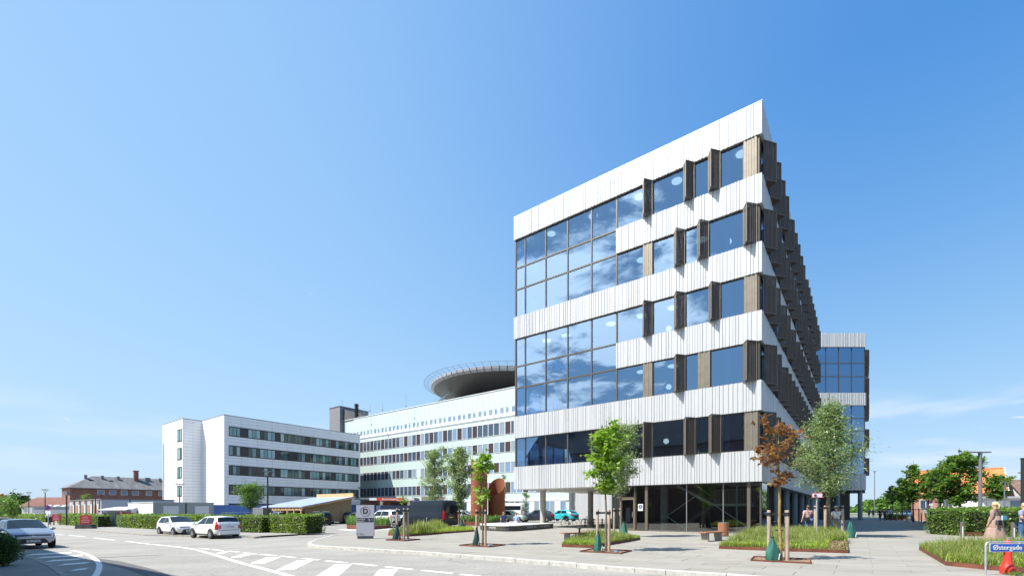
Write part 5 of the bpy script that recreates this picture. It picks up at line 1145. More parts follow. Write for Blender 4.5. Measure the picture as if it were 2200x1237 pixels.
# benches
benchw = mat('bench_wood', (.36, .15, .075), .6, noise=(3, .2), stretch=(1, 12, 12))
def bench(label, x, y, rot, L=1.9):
    t = thing('bench', label, 'bench', (x, y, 0), rot, 'flat timber benches')
    for k in range(4): MB().box(-L / 2, L / 2, -.22 + k * .112, -.22 + k * .112 + .1, .41, .45).build('plank', benchw, t)
    for s in (-1, 1): MB().box(s * L * .33 - .05, s * L * .33 + .05, -.19, .19, -.02, .40).build('leg', mat('leg_grey', (.30, .28, .25), .6), t)
    MB().box(-L / 2 + .1, L / 2 - .1, -.15, .15, .385, .408).build('frame', steel, t); return t
bx_, by_ = G(1229, 1166); bench('flat timber bench at the corner of the bed before the hall', bx_ + .35, by_ + .9, R(28), 1.7)
bx_, by_ = G(1545, 1163); bench('flat timber bench beside the slatted litter bin', bx_ - .1, by_ + .6, R(36), 1.7)
b = thing('litter_bin', 'round litter bin clad in upright timber slats', 'bin', (*G(1554, 1151), 0)); MB().lathe([(.25, .02), (.25, .72)], n=20).build('liner', darkin, b)
for k in range(26):
    a = 2 * math.pi * k / 26; MB().box(.262, .285, -.027, .027, .05, .76).xform(Matrix.Rotation(a, 4, 'Z')).build('slat', benchw, b)
MB().lathe([(.29, .765), (.29, .78), (.15, .79)], n=20).build('lid', steel, b)
def bollard_lamp(label, x, y, h=.75):
    t = thing('bollard_lamp', label, 'path lamp', (x, y, 0), 0, 'short mushroom path lamps'); m_ = mat('lamp_black', (.03, .03, .034), .45)
    MB().lathe([(.045, 0), (.045, h - .05)], n=10).build('post', m_, t, smooth=True); MB().lathe([(.13, h - .06), (.14, h - .02), (.13, h)], n=16).build('head', m_, t, smooth=True)
bollard_lamp('short black path lamp in front of the bench bed', *G(1245, 1165), .72); bollard_lamp('short black path lamp at the back of the bench bed', *G(1341, 1151), .8); bollard_lamp('short black path lamp behind the copper maple', 15.6, 27.5, .85); bollard_lamp('short black path lamp beside the minibus bed', *G(999, 1136), .8); bollard_lamp('black path lamp left of the copper maple trunk', *G(1674, 1178), .75)
def bollard(label, x, y, h=.92):
    t = thing('bollard', label, 'bollard', (x, y, 0), 0, 'steel bollards with white strips'); m_ = mat('bollard_steel', (.17, .155, .14), .45, .5); MB().lathe([(.085, 0), (.085, h), (.07, h + .01)], n=16).build('post', m_, t, smooth=True)
    MB().box(-.05, -.02, -.0885, -.07, .1, h * .75).build('reflector', mat('reflector', (.8, .8, .8), .3), t)
bollard('steel bollard in front of the sunlit beech hedge', *G(2067, 1160)); bollard('steel bollard right of the woman in the long dress', *G(2177, 1165))

# round-cornered seat platform with worn white lettering
pf_ = thing('seat_platform', 'dark seat platform with rounded corners and a white top on the plaza', 'bench', (0, 36, 0))
base = [Vector((-2.3, 34.6)), Vector((-.15, 32.25)), Vector((3.55, 38.9)), Vector((-.4, 41.0)), Vector((-2.6, 37.6))]
def rounded(P, r, n=6):
    out = []
    for i, p in enumerate(P):
        a = (P[i - 1] - p).normalized(); b = (P[(i + 1) % len(P)] - p).normalized(); q = r[i]
        for k in range(n + 1): t = k / n; out.append(p + a * q * (1 - t) ** 2 + b * q * t ** 2)
    return [(v.x, v.y - 36) for v in out]
rp = rounded(base, [.4, 1.3, .35, .6, .6]); MB().prism(rp, .02, .36).build('base', mat('platform_dark', (.055, .055, .045), .5, noise=(2, .15)), pf_)
rp2 = [(x * 1.012, y * 1.012) for x, y in rp]; MB().prism(rp2, .362, .42).build('top', mat('platform_top', (.62, .61, .58), .6, noise=(1.5, .06)), pf_)
wm = mat('worn_white', (.6, .6, .58), .7); rr = random.Random(2)
def scribble(a, b, z0, z1, n):
    a = Vector((*a, 0)); b = Vector((*b, 0)); m = MB(); d = (b - a).normalized(); nn = Vector((d.y, -d.x, 0)) * .006; x = 0; L = (b - a).length
    while x < L - .12:
        if rr.random() < .8:
            h0 = z0 + rr.choice((0, 0, .05)); w_ = rr.uniform(.03, .10); p = a + d * x + nn; q = p + d * w_
            for zz in (h0, (h0 + z1) / 2, z1 - .02): m.add([(p.x, p.y, zz), (q.x, q.y, zz), (q.x, q.y, zz + .022), (p.x, p.y, zz + .022)], [(0, 1, 2, 3)])
            m.add([(p.x, p.y, h0), (p.x + d.x * .02, p.y + d.y * .02, h0), (p.x + d.x * .02, p.y + d.y * .02, z1), (p.x, p.y, z1)], [(0, 1, 2, 3)]); x += w_ + .03
        else: x += .15
    return m.build('worn_lettering', wm, pf_, fix=False)
A_, B_, C_ = [(v.x, v.y - 36) for v in base[:3]]
lerp = lambda p, q, t: (p[0] + (q[0] - p[0]) * t, p[1] + (q[1] - p[1]) * t)
scribble(lerp(A_, B_, .2), lerp(A_, B_, .58), .15, .30, 0); scribble(lerp(B_, C_, .35), lerp(B_, C_, .88), .14, .28, 0)

# rust red sculpture of two cut tubes
cs = mat('corten_sculpture', (.25, .075, .03), .8, noise=(.6, .2), dark=(1.2, .55, .8, (.15, .045, .022)))
sx, sy = AX(1030, 55), 55
sp = thing('steel_sculpture', 'rust red sculpture of two tall slant cut steel tubes', 'sculpture', (sx, sy, 0))
def cuttube(cx, cy, r, base_z, slope, n=40, th=.03, name='tube'):
    m = MB()
    for rad in (r, r - th):
        for k in range(n):
            a = 2 * math.pi * k / n; x, y = math.cos(a), math.sin(a); m.v.append((cx + rad * x, cy + rad * y, 0))
        for k in range(n):
            a = 2 * math.pi * k / n; x, y = math.cos(a), math.sin(a); m.v.append((cx + rad * x, cy + rad * y, base_z + slope[0] * x + slope[1] * y))
    for k in range(n):
        j = (k + 1) % n; m.f += [(k, j, n + j, n + k), (2 * n + j, 2 * n + k, 3 * n + k, 3 * n + j), (n + k, n + j, 3 * n + j, 3 * n + k)]; m.m += [0, 0, 0]
    return m.build(name, cs, sp, smooth=True, fix=False)
cuttube(-.05, 0, .98, 6.6, (-.95, .25)); cuttube(1.98, 1.15, 1.02, 4.35, (.35, 1.0))

# signs
signw = mat('sign_grey', (.40, .41, .47), .45, noise=(1, .03)); signd = mat('sign_navy_dark', (.02, .025, .045), .5); ink = mat('sign_ink', (.012, .014, .025), .5); lw_ = MATS['white_plastic']
X, Y = G(785, 1156); tt = thing('totem_sign', 'grey standing sign with a ringed letter D and a dark arrow band', 'sign', (X, Y, gz(X)), R(3))
Ws, Hs = .93, 1.82
MB().box(-Ws / 2, Ws / 2, -.09, .09, .14, Hs).build('panel', signw, tt); MB().box(-Ws / 2 + .05, Ws / 2 - .05, -.07, .07, 0, .14).build('plinth', mat('plinth_dark', (.07, .08, .10), .5), tt)
bd = MB().box(-Ws / 2 + .02, Ws / 2 - .005, -.096, -.088, .90, 1.12).build('dark_band', signd, tt)
MB().torus((0, 0, 0), .25, .009, 'y', 40, 6).xform(Matrix.Translation((.02, -.092, 1.48))).build('ring', ink, tt); text('D', .38, ink, tt, (.025, -.094, 1.475), bold=.012)
text('hovedindgang', .075, lw_, bd, (-.42, -.099, 1.055), align='LEFT'); text('Østergade 9a', .075, lw_, bd, (-.42, -.099, .955), align='LEFT')
MB().torus((.23, -.098, 1.01), .05, .004, 'y', 24, 4).build('ring_symbol', lw_, bd); text('7', .06, lw_, bd, (.23, -.099, 1.01)); MB().bar((.33, -.099, 1.01), (.41, -.099, 1.01), .008).bar((.41, -.099, 1.01), (.38, -.099, 1.035), .008).bar((.41, -.099, 1.01), (.38, -.099, .985), .008).build('arrow', lw_, bd)
text('midt', .05, ink, tt, (-.26, -.093, .28), align='LEFT'); text('regionmidtjylland', .035, ink, tt, (-.26, -.093, .225), align='LEFT'); MB().bar((-.4, -.093, .22), (-.4, -.093, .31), .01).bar((-.4, -.093, .31), (-.33, -.093, .22), .01).build('logo_mark', ink, tt)
X, Y = G(845, 1148); ps = thing('parking_sign', 'small black parking sign with white P on a thin post', 'sign', (X, Y, gz(X)), R(3))
MB().tube([(0, .03, 0), (0, .03, .95)], .025, 8).build('post', steel, ps); pn = MB().box(-.14, .14, -.01, .01, .52, 1.12).build('panel', lw_, ps); MB().box(-.115, .115, -.014, -.0105, .72, 1.09).box(-.115, .115, -.014, -.0105, .55, .69).build('black_field', ink, pn); text('P', .33, lw_, pn, (0, -.017, .90), bold=.008); text('KUN MED', .045, lw_, pn, (0, -.017, .645)); text('TILLADELSE', .04, lw_, pn, (0, -.017, .59))
# no stopping signs
def nostop(label, X, Y, z, hpost, w, h, kind):
    t = thing('traffic_sign', label, 'traffic sign', (X, Y, z)); MB().tube([(0, .03, 0), (0, .03, hpost)], .03, 8).build('post', mat('post_pale', (.5, .5, .51), .4, .5), t)
    zc = hpost - h / 2; red = mat('sign_red_paint', (.5, .02, .03), .5); blue = mat('sign_blue', (.02, .06, .30), .5)
    if kind == 'plate':
        p_ = MB().box(-w / 2, w / 2, -.012, .012, zc - h / 2, zc + h / 2).build('rim', red, t); MB().box(-w / 2 + .03, w / 2 - .03, -.015, -.0125, zc - h / 2 + .03, zc + h / 2 - .03).build('white_field', lw_, p_); cx, r = -w * .18, h * .27
    else:
        p_ = MB().box(-w / 2, w / 2, -.012, .012, zc - h / 2 - .28, zc - h / 2 - .02).build('sub_plate', lw_, t); cx, r = 0, w * .5
    d_ = MB().lathe([(r, 0), (r, .012)], n=24).xform(Matrix.Translation((cx, -.017, zc)) @ Matrix.Rotation(R(90), 4, 'X')).build('red_disc', red, t); MB().lathe([(r * .78, 0), (r * .78, .004)], n=24).xform(Matrix.Translation((cx, -.031, zc)) @ Matrix.Rotation(R(90), 4, 'X')).build('blue_disc', blue, d_)
    k = r * .6; MB().bar((cx - k, -.038, zc - k), (cx + k, -.038, zc + k), r * .2, .004).bar((cx - k, -.039, zc + k), (cx + k, -.039, zc - k), r * .2, .004).build('red_cross', red, d_)
nostop('wide white no stopping plate on a post in the large bed', AX(1755.5, 23.2), 23.2, 0, HZ(1058, 23.2), .55, .25, 'plate')
nostop('round no stopping sign behind the silver car', AX(103, 44), 44, -.33, HZ(1084, 44) + .33, .5, .5, 'disc')
nostop('round no stopping sign down the shaded street', AX(1999.5, 62), 62, 0, HZ(1071, 62), .6, .6, 'disc')
# red construction notices
redp = mat('notice_red', (.40, .015, .03), .6, noise=(1.5, .1)); concf = mat('foot_concrete', (.07, .07, .072), .9, noise=(4, .3))
def notice(label, px, by, ty, wpx, feet=True, z=None):
    X, Y = G(px, by); zz = gz(X); t = thing('notice_board', label, 'notice board', (X, Y, zz), R(8)); w = wpx / 1000 * Y; top = HZ(ty, Y) - zz; h = .9 if feet else top * .62
    p_ = MB().box(-w / 2, w / 2, -.03, 0, top - h, top).build('panel', redp, t)
    m = MB(); rr_ = random.Random(px)
    for k in range(4):
        z_ = top - h * (.2 + .2 * k); L = w * rr_.uniform(.22, .4); m.box(-L, L, -.036, -.031, z_ - .025, z_ + .025)
    m.build('worn_lettering', mat('faded_white', (.55, .40, .40), .7), p_)
    for s in (-1, 1):
        MB().box(s * w * .36 - .07, s * w * .36 + .07, .01, .1, 0, top - .1).build('post', stakew, t)
        if feet: MB().prism_y([(s * w * .36 - .45, .0), (s * w * .36 + .45, 0), (s * w * .36 + .3, .42), (s * w * .36 - .3, .42)], -.3, .35).build('foot', concf, t)
    return t
notice('red notice board on concrete feet in front of the hedge', 184, 1134.5, 1106, 21); notice('red notice board with faded lines beside the man in white', 121, 1127, 1104, 16, False)
t = thing('notice_board', 'red notice banner hung on the pale grey shed doors', 'notice board', (-44.3, 52.1, -.33)); p_ = MB().box(.2, 2.0, -.03, 0, .85, 1.55).build('panel', redp, t); MB().box(.6, 1.8, -.036, -.031, 1.25, 1.33).box(.6, 1.7, -.036, -.031, 1.05, 1.12).build('worn_lettering', MATS['faded_white'], p_)
for px, yy in ((210, 1100), (260, 1098)):
    X = AX(px, 48); t = thing('barrier_flag', 'pink warning ribbon on a thin pole ' + ('left of' if px < 230 else 'over') + ' the grey shed', 'flag', (X, 48, -.33)); MB().tube([(0, 0, 0), (0, 0, 1.9)], .02, 6).build('pole', steel, t); MB().box(.0, .06, -.01, .01, 1.4, 1.9).box(-.05, .0, -.008, .008, 1.5, 1.85).build('ribbon', mat('pink', (.7, .05, .25), .6), t)

# street name sign and hydrant at the right edge
Ys = 10.75; x0 = AX(2117.5, Ys); t = thing('street_sign', 'blue street name plate Østergade in a bent steel tube frame', 'street sign', (x0, Ys, 0), R(-1))
galv = mat('galvanised', (.50, .52, .54), .38, .6, noise=(6, .12)); zt = HZ(1163.5, Ys); zb = 0
pts = [(0, 0, -.05), (0, 0, zt - .09)] + [(.09 - .09 * math.cos(a), 0, zt - .09 + .09 * math.sin(a)) for a in (.4, .8, 1.2, 1.57)] + [(1.06, 0, zt)] + [(1.06 + .09 * math.sin(a), 0, zt - .09 + .09 * math.cos(a)) for a in (.4, .8, 1.2, 1.57)] + [(1.15, 0, -.05)]
MB().tube(pts, .019, 10).build('frame', galv, t, smooth=True)
zp = HZ(1175.3, Ys); pl_ = MB().box(.062, 1.09, -.036, -.028, zp - .096, zp + .096).build('plate', mat('plate_white', (.78, .79, .8), .4), t); MB().prism_y(rounded([Vector((.07, zp - .088 + 36)), Vector((1.082, zp - .088 + 36)), Vector((1.082, zp + .088 + 36)), Vector((.07, zp + .088 + 36))], [.03] * 4), -.04, -.0365).build('blue_field', mat('street_blue', (.012, .09, .46), .4, noise=(3, .08)), pl_)
text('Østergade', .155, mat('letter_cream', (.62, .62, .56), .5), pl_, (.125, -.043, zp), align='LEFT', bold=.002)
for x in (.16, .75): MB().box(x - .02, x + .02, -.045, .02, zp + .09, zt - .005).box(x - .02, x + .02, -.045, -.02, zp - .115, zp - .09).build('clamp', galv, t)
Yh = 11.0; hd_ = thing('fire_hydrant', 'red standing fire hydrant with a domed cap behind the street sign', 'hydrant', (AX(2165, Yh), Yh, 0)); hr = mat('hydrant_red', (.62, .035, .02), .45, noise=(5, .1))
MB().lathe([(.138, 0), (.142, .02), (.135, .15), (.118, .19), (.085, .28), (.075, .42), (.075, .62)], n=28).build('barrel', hr, hd_, smooth=True); MB().lathe([(.09, .62), (.09, .66), (.075, .67), (.068, .75), (.04, .79), (.025, .80)], n=24).build('cap', hr, hd_, smooth=True); MB().lathe([(.028, .80), (.028, .845)], n=6).build('nut', steel, hd_)
for s in (-1, 1): MB().tube([(s * .06, 0, .54), (s * .115, 0, .54)], .03, 12).tube([(s * .115, 0, .54), (s * .128, 0, .54)], .04, 8).build('outlet', hr, hd_)
wd = thing('weed_tuft', 'small green weed growing at the foot of the hydrant', 'plant', (AX(2183, 10.7), 10.7, 0)); rng = np.random.default_rng(5); link('leaves', quadmesh('leaves', leaf_quads(rng.normal(size=(120, 3)) * np.array([.09, .05, .02]) + np.array([0, 0, .03]), .06, .5, rng, droop=-.3), lf_hedge), wd)

# lamps
lampd = mat('lamp_anthracite', (.05, .05, .055), .45, .3)
def vlamp(label, px, Y, h=5.1, z=-.33):
    t = thing('street_lamp', label, 'street lamp', (AX(px, Y), Y, z), 0, 'street lamps with V shaped heads'); MB().tube([(0, 0, 0), (0, 0, h * .45), (0, 0, h - .55)], [.085, .075, .06], 10).build('pole', lampd, t, smooth=True)
    MB().tube([(0, 0, h - .56), (-.42, 0, h - .04)], .028, 6).tube([(0, 0, h - .56), (.42, 0, h - .04)], .028, 6).build('arm', lampd, t); MB().lathe([(.48, h - .05), (.50, h - .02), (.25, h + .03), (.1, h + .04)], n=24).build('head', lampd, t, smooth=True); MB().lathe([(.07, h - .18), (.07, h - .06)], n=10).build('lens', mat('lens', (.5, .5, .5), .3), t)
vlamp('V headed street lamp rising between two hedges', 575, 39.5); vlamp('V headed street lamp in front of the grey site office', 386, 58); vlamp('small V headed street lamp before the white stair wing', 431, 92); vlamp('V headed street lamp by the flat grey annex', 62, 86); vlamp('V headed street lamp behind the round no stopping sign', 97, 74)
def polelamp(label, px, Y, top, arm, z=-.33, name='street_lamp'):
    t = thing(name, label, 'street lamp', (AX(px, Y), Y, z), 0, 'plain pole street lamps'); h = HZ(top, Y) - z; MB().tube([(0, 0, 0), (0, 0, h)], [.09, .06], 8).build('pole', lampd, t, smooth=True); MB().bar((0, 0, h), (arm, 0, h + abs(arm) * .55), .08, .05).bar((arm * .6, 0, h + abs(arm) * .35), (arm * 1.5, 0, h + abs(arm) * .6), .2, .05).build('head', lampd, t)
polelamp('plain pole lamp with bent head before the prefab windows', 205, 58, 1066, .45); polelamp('plain pole lamp with bent head at the container end', 279, 56, 1058, .4); polelamp('tall thin mast behind the long tiled roof', 28, 130, 1052, .6)
t = thing('camera_post', 'post with a square grey box before the brick house corner', 'camera post', (AX(143, 56), 56, -.33)); h = HZ(1060, 56) + .33; MB().tube([(0, 0, 0), (0, 0, h)], .08, 8).build('pole', lampd, t); MB().box(-.24, .22, -.2, .2, h - .2, h + .3).build('box', mat('box_grey', (.20, .19, .20), .6), t)
def tlamp(label, px, Y, top, w, r=.09):
    t = thing('street_lamp', label, 'street lamp', (AX(px, Y), Y, 0), 0, 'street lamps with flat T heads'); h = HZ(top, Y); MB().tube([(0, 0, 0), (0, 0, h * .5), (0, 0, h)], [r, r * .9, r * .75], 12).build('pole', mat('pole_grey', (.20, .21, .23), .45, .4), t, smooth=True); MB().box(-w, w, -.12, .12, h, h + .07).build('head', mat('pole_grey2', (.17, .18, .20), .45, .3), t); MB().lathe([(.1, h - .35), (.12, h - .01)], n=10).build('collar', MATS['pole_grey'], t)
tlamp('nearest grey street lamp with a flat T head beside the tallest maple', 2106, 32, 972, .66, .12); tlamp('thin T lamp in front of the white garages', 2158, 44, 1036, .28, .07); tlamp('thin lamp pole between the tallest maple and the white garages', 2119, 48, 1052, .22, .06)
tlamp('lamp pole in the shade left of the tallest maple', 2031, 46, 1042, .25, .09); tlamp('lamp pole in the shade before the dark maples', 2016, 52, 1048, .25, .09); tlamp('thin lamp pole by the end of the far office wing', 1879, 110, 1012, .4, .1)
mast = thing('dark_mast', 'dark square mast at the right edge above the brown roof', 'mast', (AX(2203, 50), 50, 0)); MB().box(-.25, .25, -.25, .25, 0, HZ(985, 50)).build('shaft', lampd, mast); MB().box(-.3, .3, -.3, .3, HZ(985, 50), HZ(985, 50) + .1).build('cap', lampd, mast)
# slim trunk guards / stakes of the shaded row
for lab, px, Y in (('stakes of the shaded maple left of the parked red car', 1962, 58), ('stakes of the maple behind the shaded hedge', 1994, 56), ('stakes of the middle shaded maple', 1938, 70), ('stakes of the ragged topped maple', 2020, 48), ('stakes under the tallest maple', 2062, 40)):
    stakes(lab, AX(px, Y), Y, [(-.8, 0), (.8, .1), (-.2, .7)], 1.7, .07, z=0)
for lab, px, by in (('dark slim bollard in the shaded street', 1958, 1117), ('dark slim bollard left of the shaded bed', 1925, 1118)): 
    x_, y_ = G(px, by); bo = thing('bollard', lab, 'bollard', (x_, y_, 0), 0, 'dark bollards in the shade'); MB().lathe([(.07, 0), (.07, .9), (.05, .93)], n=12).build('post', lampd, bo)
# railings
def rail(label, pts, h, nb, Yz=-.33):
    t = thing('railing', label, 'railing', (*pts[0], Yz)); a = Vector((0, 0, 0)); b = Vector((pts[1][0] - pts[0][0], pts[1][1] - pts[0][1], 0)); m = MB().tube([a + Vector((0, 0, h)), b + Vector((0, 0, h))], .03, 6); m.build('top_rail', galv, t)
    for k in range(nb + 1): p = a + (b - a) * (k / nb); MB().tube([p, p + Vector((0, 0, h))], .025, 6).build('post', galv, t)
rail('galvanised railing in front of the low blue container', [(AX(478, 56), 56), (AX(572, 60), 60)], 1.55, 6)
rail('galvanised handrail below the site office windows', [(AX(346, 47), 47), (AX(405, 49), 49)], 1.25, 4)
cy = thing('cycle_stand', 'galvanised hoop stand in front of the dark minibus', 'cycle stand', (*G(922, 1131), 0)); MB().tube([(-.25, 0, 0), (-.25, 0, .72), (-.2, 0, .8), (.2, 0, .8), (.25, 0, .72), (.25, 0, 0)], .025, 8).build('hoop', galv, cy); MB().box(-.25, .25, -.01, .01, .4, .44).build('crossbar', galv, cy)
cr_ = thing('cycle_rack', 'row of dark bicycle hoops in the shade of the open corner', 'cycle rack', (6.4, 41.0, 0), R(-18))
for k in range(5): MB().tube([(k * .75, 0, 0), (k * .75, 0, .75), (k * .75, .5, .75), (k * .75, .5, 0)], .03, 6).build('hoop', lampd, cr_)
MB().bar((-.1, .25, .4), (3.1, .25, .4), .04).build('rail', lampd, cr_)
ub = thing('utility_box', 'grey cabinet behind the hedge by the V headed lamp', 'cabinet', (AX(555, 42), 42, -.33)); MB().box(-.5, .42, 0, .5, 0, 2.05).build('body', mat('box_pale', (.36, .37, .38), .5), ub); MB().box(.43, .95, 0, .5, 0, 2.0).build('side_box', darkin, ub)
# ================================================================== VEHICLES
tyrem = mat('tyre', (.012, .012, .013), .8); rimm = mat('alloy', (.45, .46, .48), .35, .7); blackp = mat('black_plastic', (.015, .015, .017), .5); carglass = mat('car_glass', (.008, .013, .018), .02, spec=.5); redl = mat('tail_red', (.45, .01, .012), .15, spec=.8); headl = mat('headlamp', (.62, .65, .70), .08, 0, spec=.9); platew = mat('plate_white_eu', (.72, .73, .74), .5); platey = mat('plate_yellow', (.65, .42, .03), .5); plateb = mat('plate_blue', (.02, .06, .4), .5)
def paintm(name, c, metal=0.0): return mat('paint_' + name, c, .28 if max(c) > .1 else .34, metal, coat=.8 if max(c) > .1 else .3, spec=.5 if max(c) > .1 else .35)
SPECS = {   # length, width, height, wheelbase, wheel radius, top outline (rear to front), belt at rear/front, cowl x, roof front x, roof rear x, tail x
    'hatch': dict(L=3.95, W=1.72, H=1.48, wb=2.49, wr=.31, top=[(-1.97, .92), (-1.86, 1.02), (-1.62, 1.40), (-1.35, 1.455), (-.6, 1.48), (.05, 1.45), (.95, 1.02), (1.3, .93), (1.75, .80), (1.95, .62)], belt=(.98, .88), cowl=.95, rf=.02, rr=-1.55, tail=-1.84),
    'mpv': dict(L=4.1, W=1.70, H=1.54, wb=2.6, wr=.31, top=[(-2.05, .95), (-1.95, 1.10), (-1.72, 1.45), (-1.4, 1.52), (-.6, 1.54), (.2, 1.50), (1.2, 1.05), (1.5, .96), (1.85, .82), (2.03, .62)], belt=(1.03, .90), cowl=1.18, rf=.2, rr=-1.66, tail=-1.94),
    'suv': dict(L=4.6, W=1.88, H=1.72, wb=2.8, wr=.36, top=[(-2.3, 1.02), (-2.2, 1.18), (-1.98, 1.60), (-1.6, 1.69), (-.6, 1.72), (.3, 1.68), (1.1, 1.18), (1.6, 1.08), (2.1, .96), (2.28, .72)], belt=(1.15, 1.04), cowl=1.1, rf=.3, rr=-1.92, tail=-2.18),
    'crossover': dict(L=4.35, W=1.80, H=1.55, wb=2.64, wr=.34, top=[(-2.17, .95), (-2.05, 1.08), (-1.75, 1.34), (-1.2, 1.50), (-.4, 1.55), (.2, 1.52), (1.05, 1.06), (1.5, .98), (1.95, .86), (2.15, .66)], belt=(1.08, .95), cowl=1.03, rf=.2, rr=-1.45, tail=-2.0),
    'sedan': dict(L=4.5, W=1.78, H=1.45, wb=2.7, wr=.32, top=[(-2.25, .92), (-2.1, 1.0), (-1.6, 1.06), (-1.0, 1.36), (-.4, 1.45), (.3, 1.42), (1.15, 1.0), (1.6, .9), (2.05, .78), (2.23, .6)], belt=(.98, .88), cowl=1.12, rf=.3, rr=-.95, tail=-1.55),
    'van': dict(L=5.9, W=2.05, H=2.55, wb=3.8, wr=.36, top=[(-2.95, 2.3), (-2.93, 2.42), (-2.7, 2.53), (-1.0, 2.55), (1.0, 2.53), (1.45, 2.40), (2.25, 1.35), (2.5, 1.22), (2.85, 1.05), (2.93, .8)], belt=(1.3, 1.2), cowl=2.2, rf=1.5, rr=-2.9, tail=-2.94)}
class Body:
    def __init__(s, sp): s.sp = sp; s.xs = [p[0] for p in sp['top']]; s.zs = [p[1] for p in sp['top']]
    def sec(s, x):
        sp = s.sp; L = sp['L']; zt = float(np.interp(x, s.xs, s.zs)); f = (x + L / 2) / L; belt = min(zt - .02, sp['belt'][0] * (1 - f) + sp['belt'][1] * f)
        e = min(1, (L / 2 - abs(x)) / (.16 * L)); w = sp['W'] / 2 * (.80 + .20 * math.sqrt(max(0, 1 - (1 - e) ** 2))) if L < 5.5 else sp['W'] / 2 * (.9 + .1 * math.sqrt(max(0, 1 - (1 - min(1, e * 1.5)) ** 2)))
        zc = .24 + .05 * (1 - e); lean = .40 if L < 5.5 else .1; rw = w * .965 - lean * max(0, zt - belt); m_ = max(0.0, min(.07, (zt - belt) * .4))
        return [(0, zc), (w * .82, zc), (w * .955, zc + .10), (w, zc + (belt - zc) * .5), (w * .975, belt - .02 if zt - belt > .05 else belt - .04), (rw, zt - m_), (rw * .86, zt - m_ * .25), (0, zt + .012)]
    def P(s, x, v, sgn=1):
        q = s.sec(x); i = max(0, min(len(q) - 2, int(v))); w = v - i; y = q[i][0] * (1 - w) + q[i + 1][0] * w; z = q[i][1] * (1 - w) + q[i + 1][1] * w; return Vector((x, y * sgn, z))
    def N(s, x, v, sgn=1):
        a = s.P(x + .03, v, sgn) - s.P(x - .03, v, sgn); b = s.P(x, min(7, v + .15), sgn) - s.P(x, max(0, v - .15), sgn); n = a.cross(b)
        if n.length < 1e-6: return Vector((0, sgn, 0))
        n.normalize(); c = s.P(x, v, sgn) - Vector((x * .8, 0, .7))
        return n if n.dot(c) > 0 else -n
    def shell(s, mtl, parent):
        st = sorted(set([x for x in s.xs] + list(np.linspace(-s.sp['L'] / 2, s.sp['L'] / 2, 25)))); m = MB(); n = 8; ring = []
        for x in st:
            q = s.sec(x); pts = [(x, y, z) for y, z in q] + [(x, -y, z) for y, z in q[-2:0:-1]]; ring.append(len(pts)); m.v += pts
        k = ring[0]
        for i in range(len(st) - 1):
            for j in range(k): m.f.append((i * k + j, i * k + (j + 1) % k, (i + 1) * k + (j + 1) % k, (i + 1) * k + j)); m.m.append(0)
        m.f.append(tuple(range(k - 1, -1, -1))); m.m.append(0); e = (len(st) - 1) * k; m.f.append(tuple(e + j for j in range(k))); m.m.append(0)
        return m.build('body', mtl, parent, smooth=True)
    def patch(s, name, mtl, parent, x0, x1, v0, v1, sgn, x0t=None, x1t=None, off=.008, nx=8, nv=3, full=False):
        m = MB(); rows = []
        for j in range(nv + 1):
            v = v0 + (v1 - v0) * j / nv; f = j / nv; a = x0 + ((x0t if x0t is not None else x0) - x0) * f; b = x1 + ((x1t if x1t is not None else x1) - x1) * f
            row = []
            for i in range(nx + 1):
                x = a + (b - a) * i / nx; p = s.P(x, v, sgn) + s.N(x, v, sgn) * off; row.append(len(m.v)); m.v.append(tuple(p))
            rows.append(row)
        for j in range(nv):
            for i in range(nx): m.f.append((rows[j][i], rows[j][i + 1], rows[j + 1][i + 1], rows[j + 1][i])); m.m.append(0)
        return m.build(name, mtl, parent, smooth=True, fix=False)
    def glassband(s, name, mtl, parent, x0, x1, v0=5.25, off=.008):
        m = MB(); nx = 6; vs_ = [v0, 5.6, 6.0, 6.5, 7.0]; cols = [(v, 1) for v in vs_] + [(v, -1) for v in vs_[-2::-1]]
        for i in range(nx + 1):
            x = x0 + (x1 - x0) * i / nx
            for v, sg in cols: m.v.append(tuple(s.P(x, v, sg) + s.N(x, min(v, 6.9), sg) * off))
        k = len(cols)
        for i in range(nx):
            for j in range(k - 1): m.f.append((i * k + j, i * k + j + 1, (i + 1) * k + j + 1, (i + 1) * k + j)); m.m.append(0)
        return m.build(name, mtl, parent, smooth=True, fix=False)
WHEEL = {}
def wheel(parent, x, y, r, sgn, rm=None):
    key = r
    if key not in WHEEL:
        t = MB().lathe([(r * .62, -.1), (r * .96, -.1), (r, -.07), (r, .07), (r * .96, .1), (r * .62, .1)], n=24, cap=False); t.xform(Matrix.Rotation(R(-90), 4, 'X'))
        q = MB().lathe([(.02, .07), (r * .60, .085), (r * .66, .1), (r * .66, .06), (r * .5, .02)], n=24, cap=False)
        for k in range(7):
            a = 2 * math.pi * k / 7; q.bar((.04 * math.cos(a), .04 * math.sin(a), .105), (r * .62 * math.cos(a), r * .62 * math.sin(a), .1), .05, .03)
        dk = MB().lathe([(.01, .088), (r * .6, .090)], n=24)
        q.xform(Matrix.Rotation(R(-90), 4, 'X')); dk.xform(Matrix.Rotation(R(-90), 4, 'X'))
        WHEEL[key] = (t.mesh('wheel', tyrem, True), q.mesh('rim', rimm), dk.mesh('brake_disc', blackp))
    w = link('wheel', WHEEL[key][0], parent, (x, y, r), 0 if sgn > 0 else R(180)); link('brake_disc', WHEEL[key][2], w); link('rim', WHEEL[key][1], w); return w
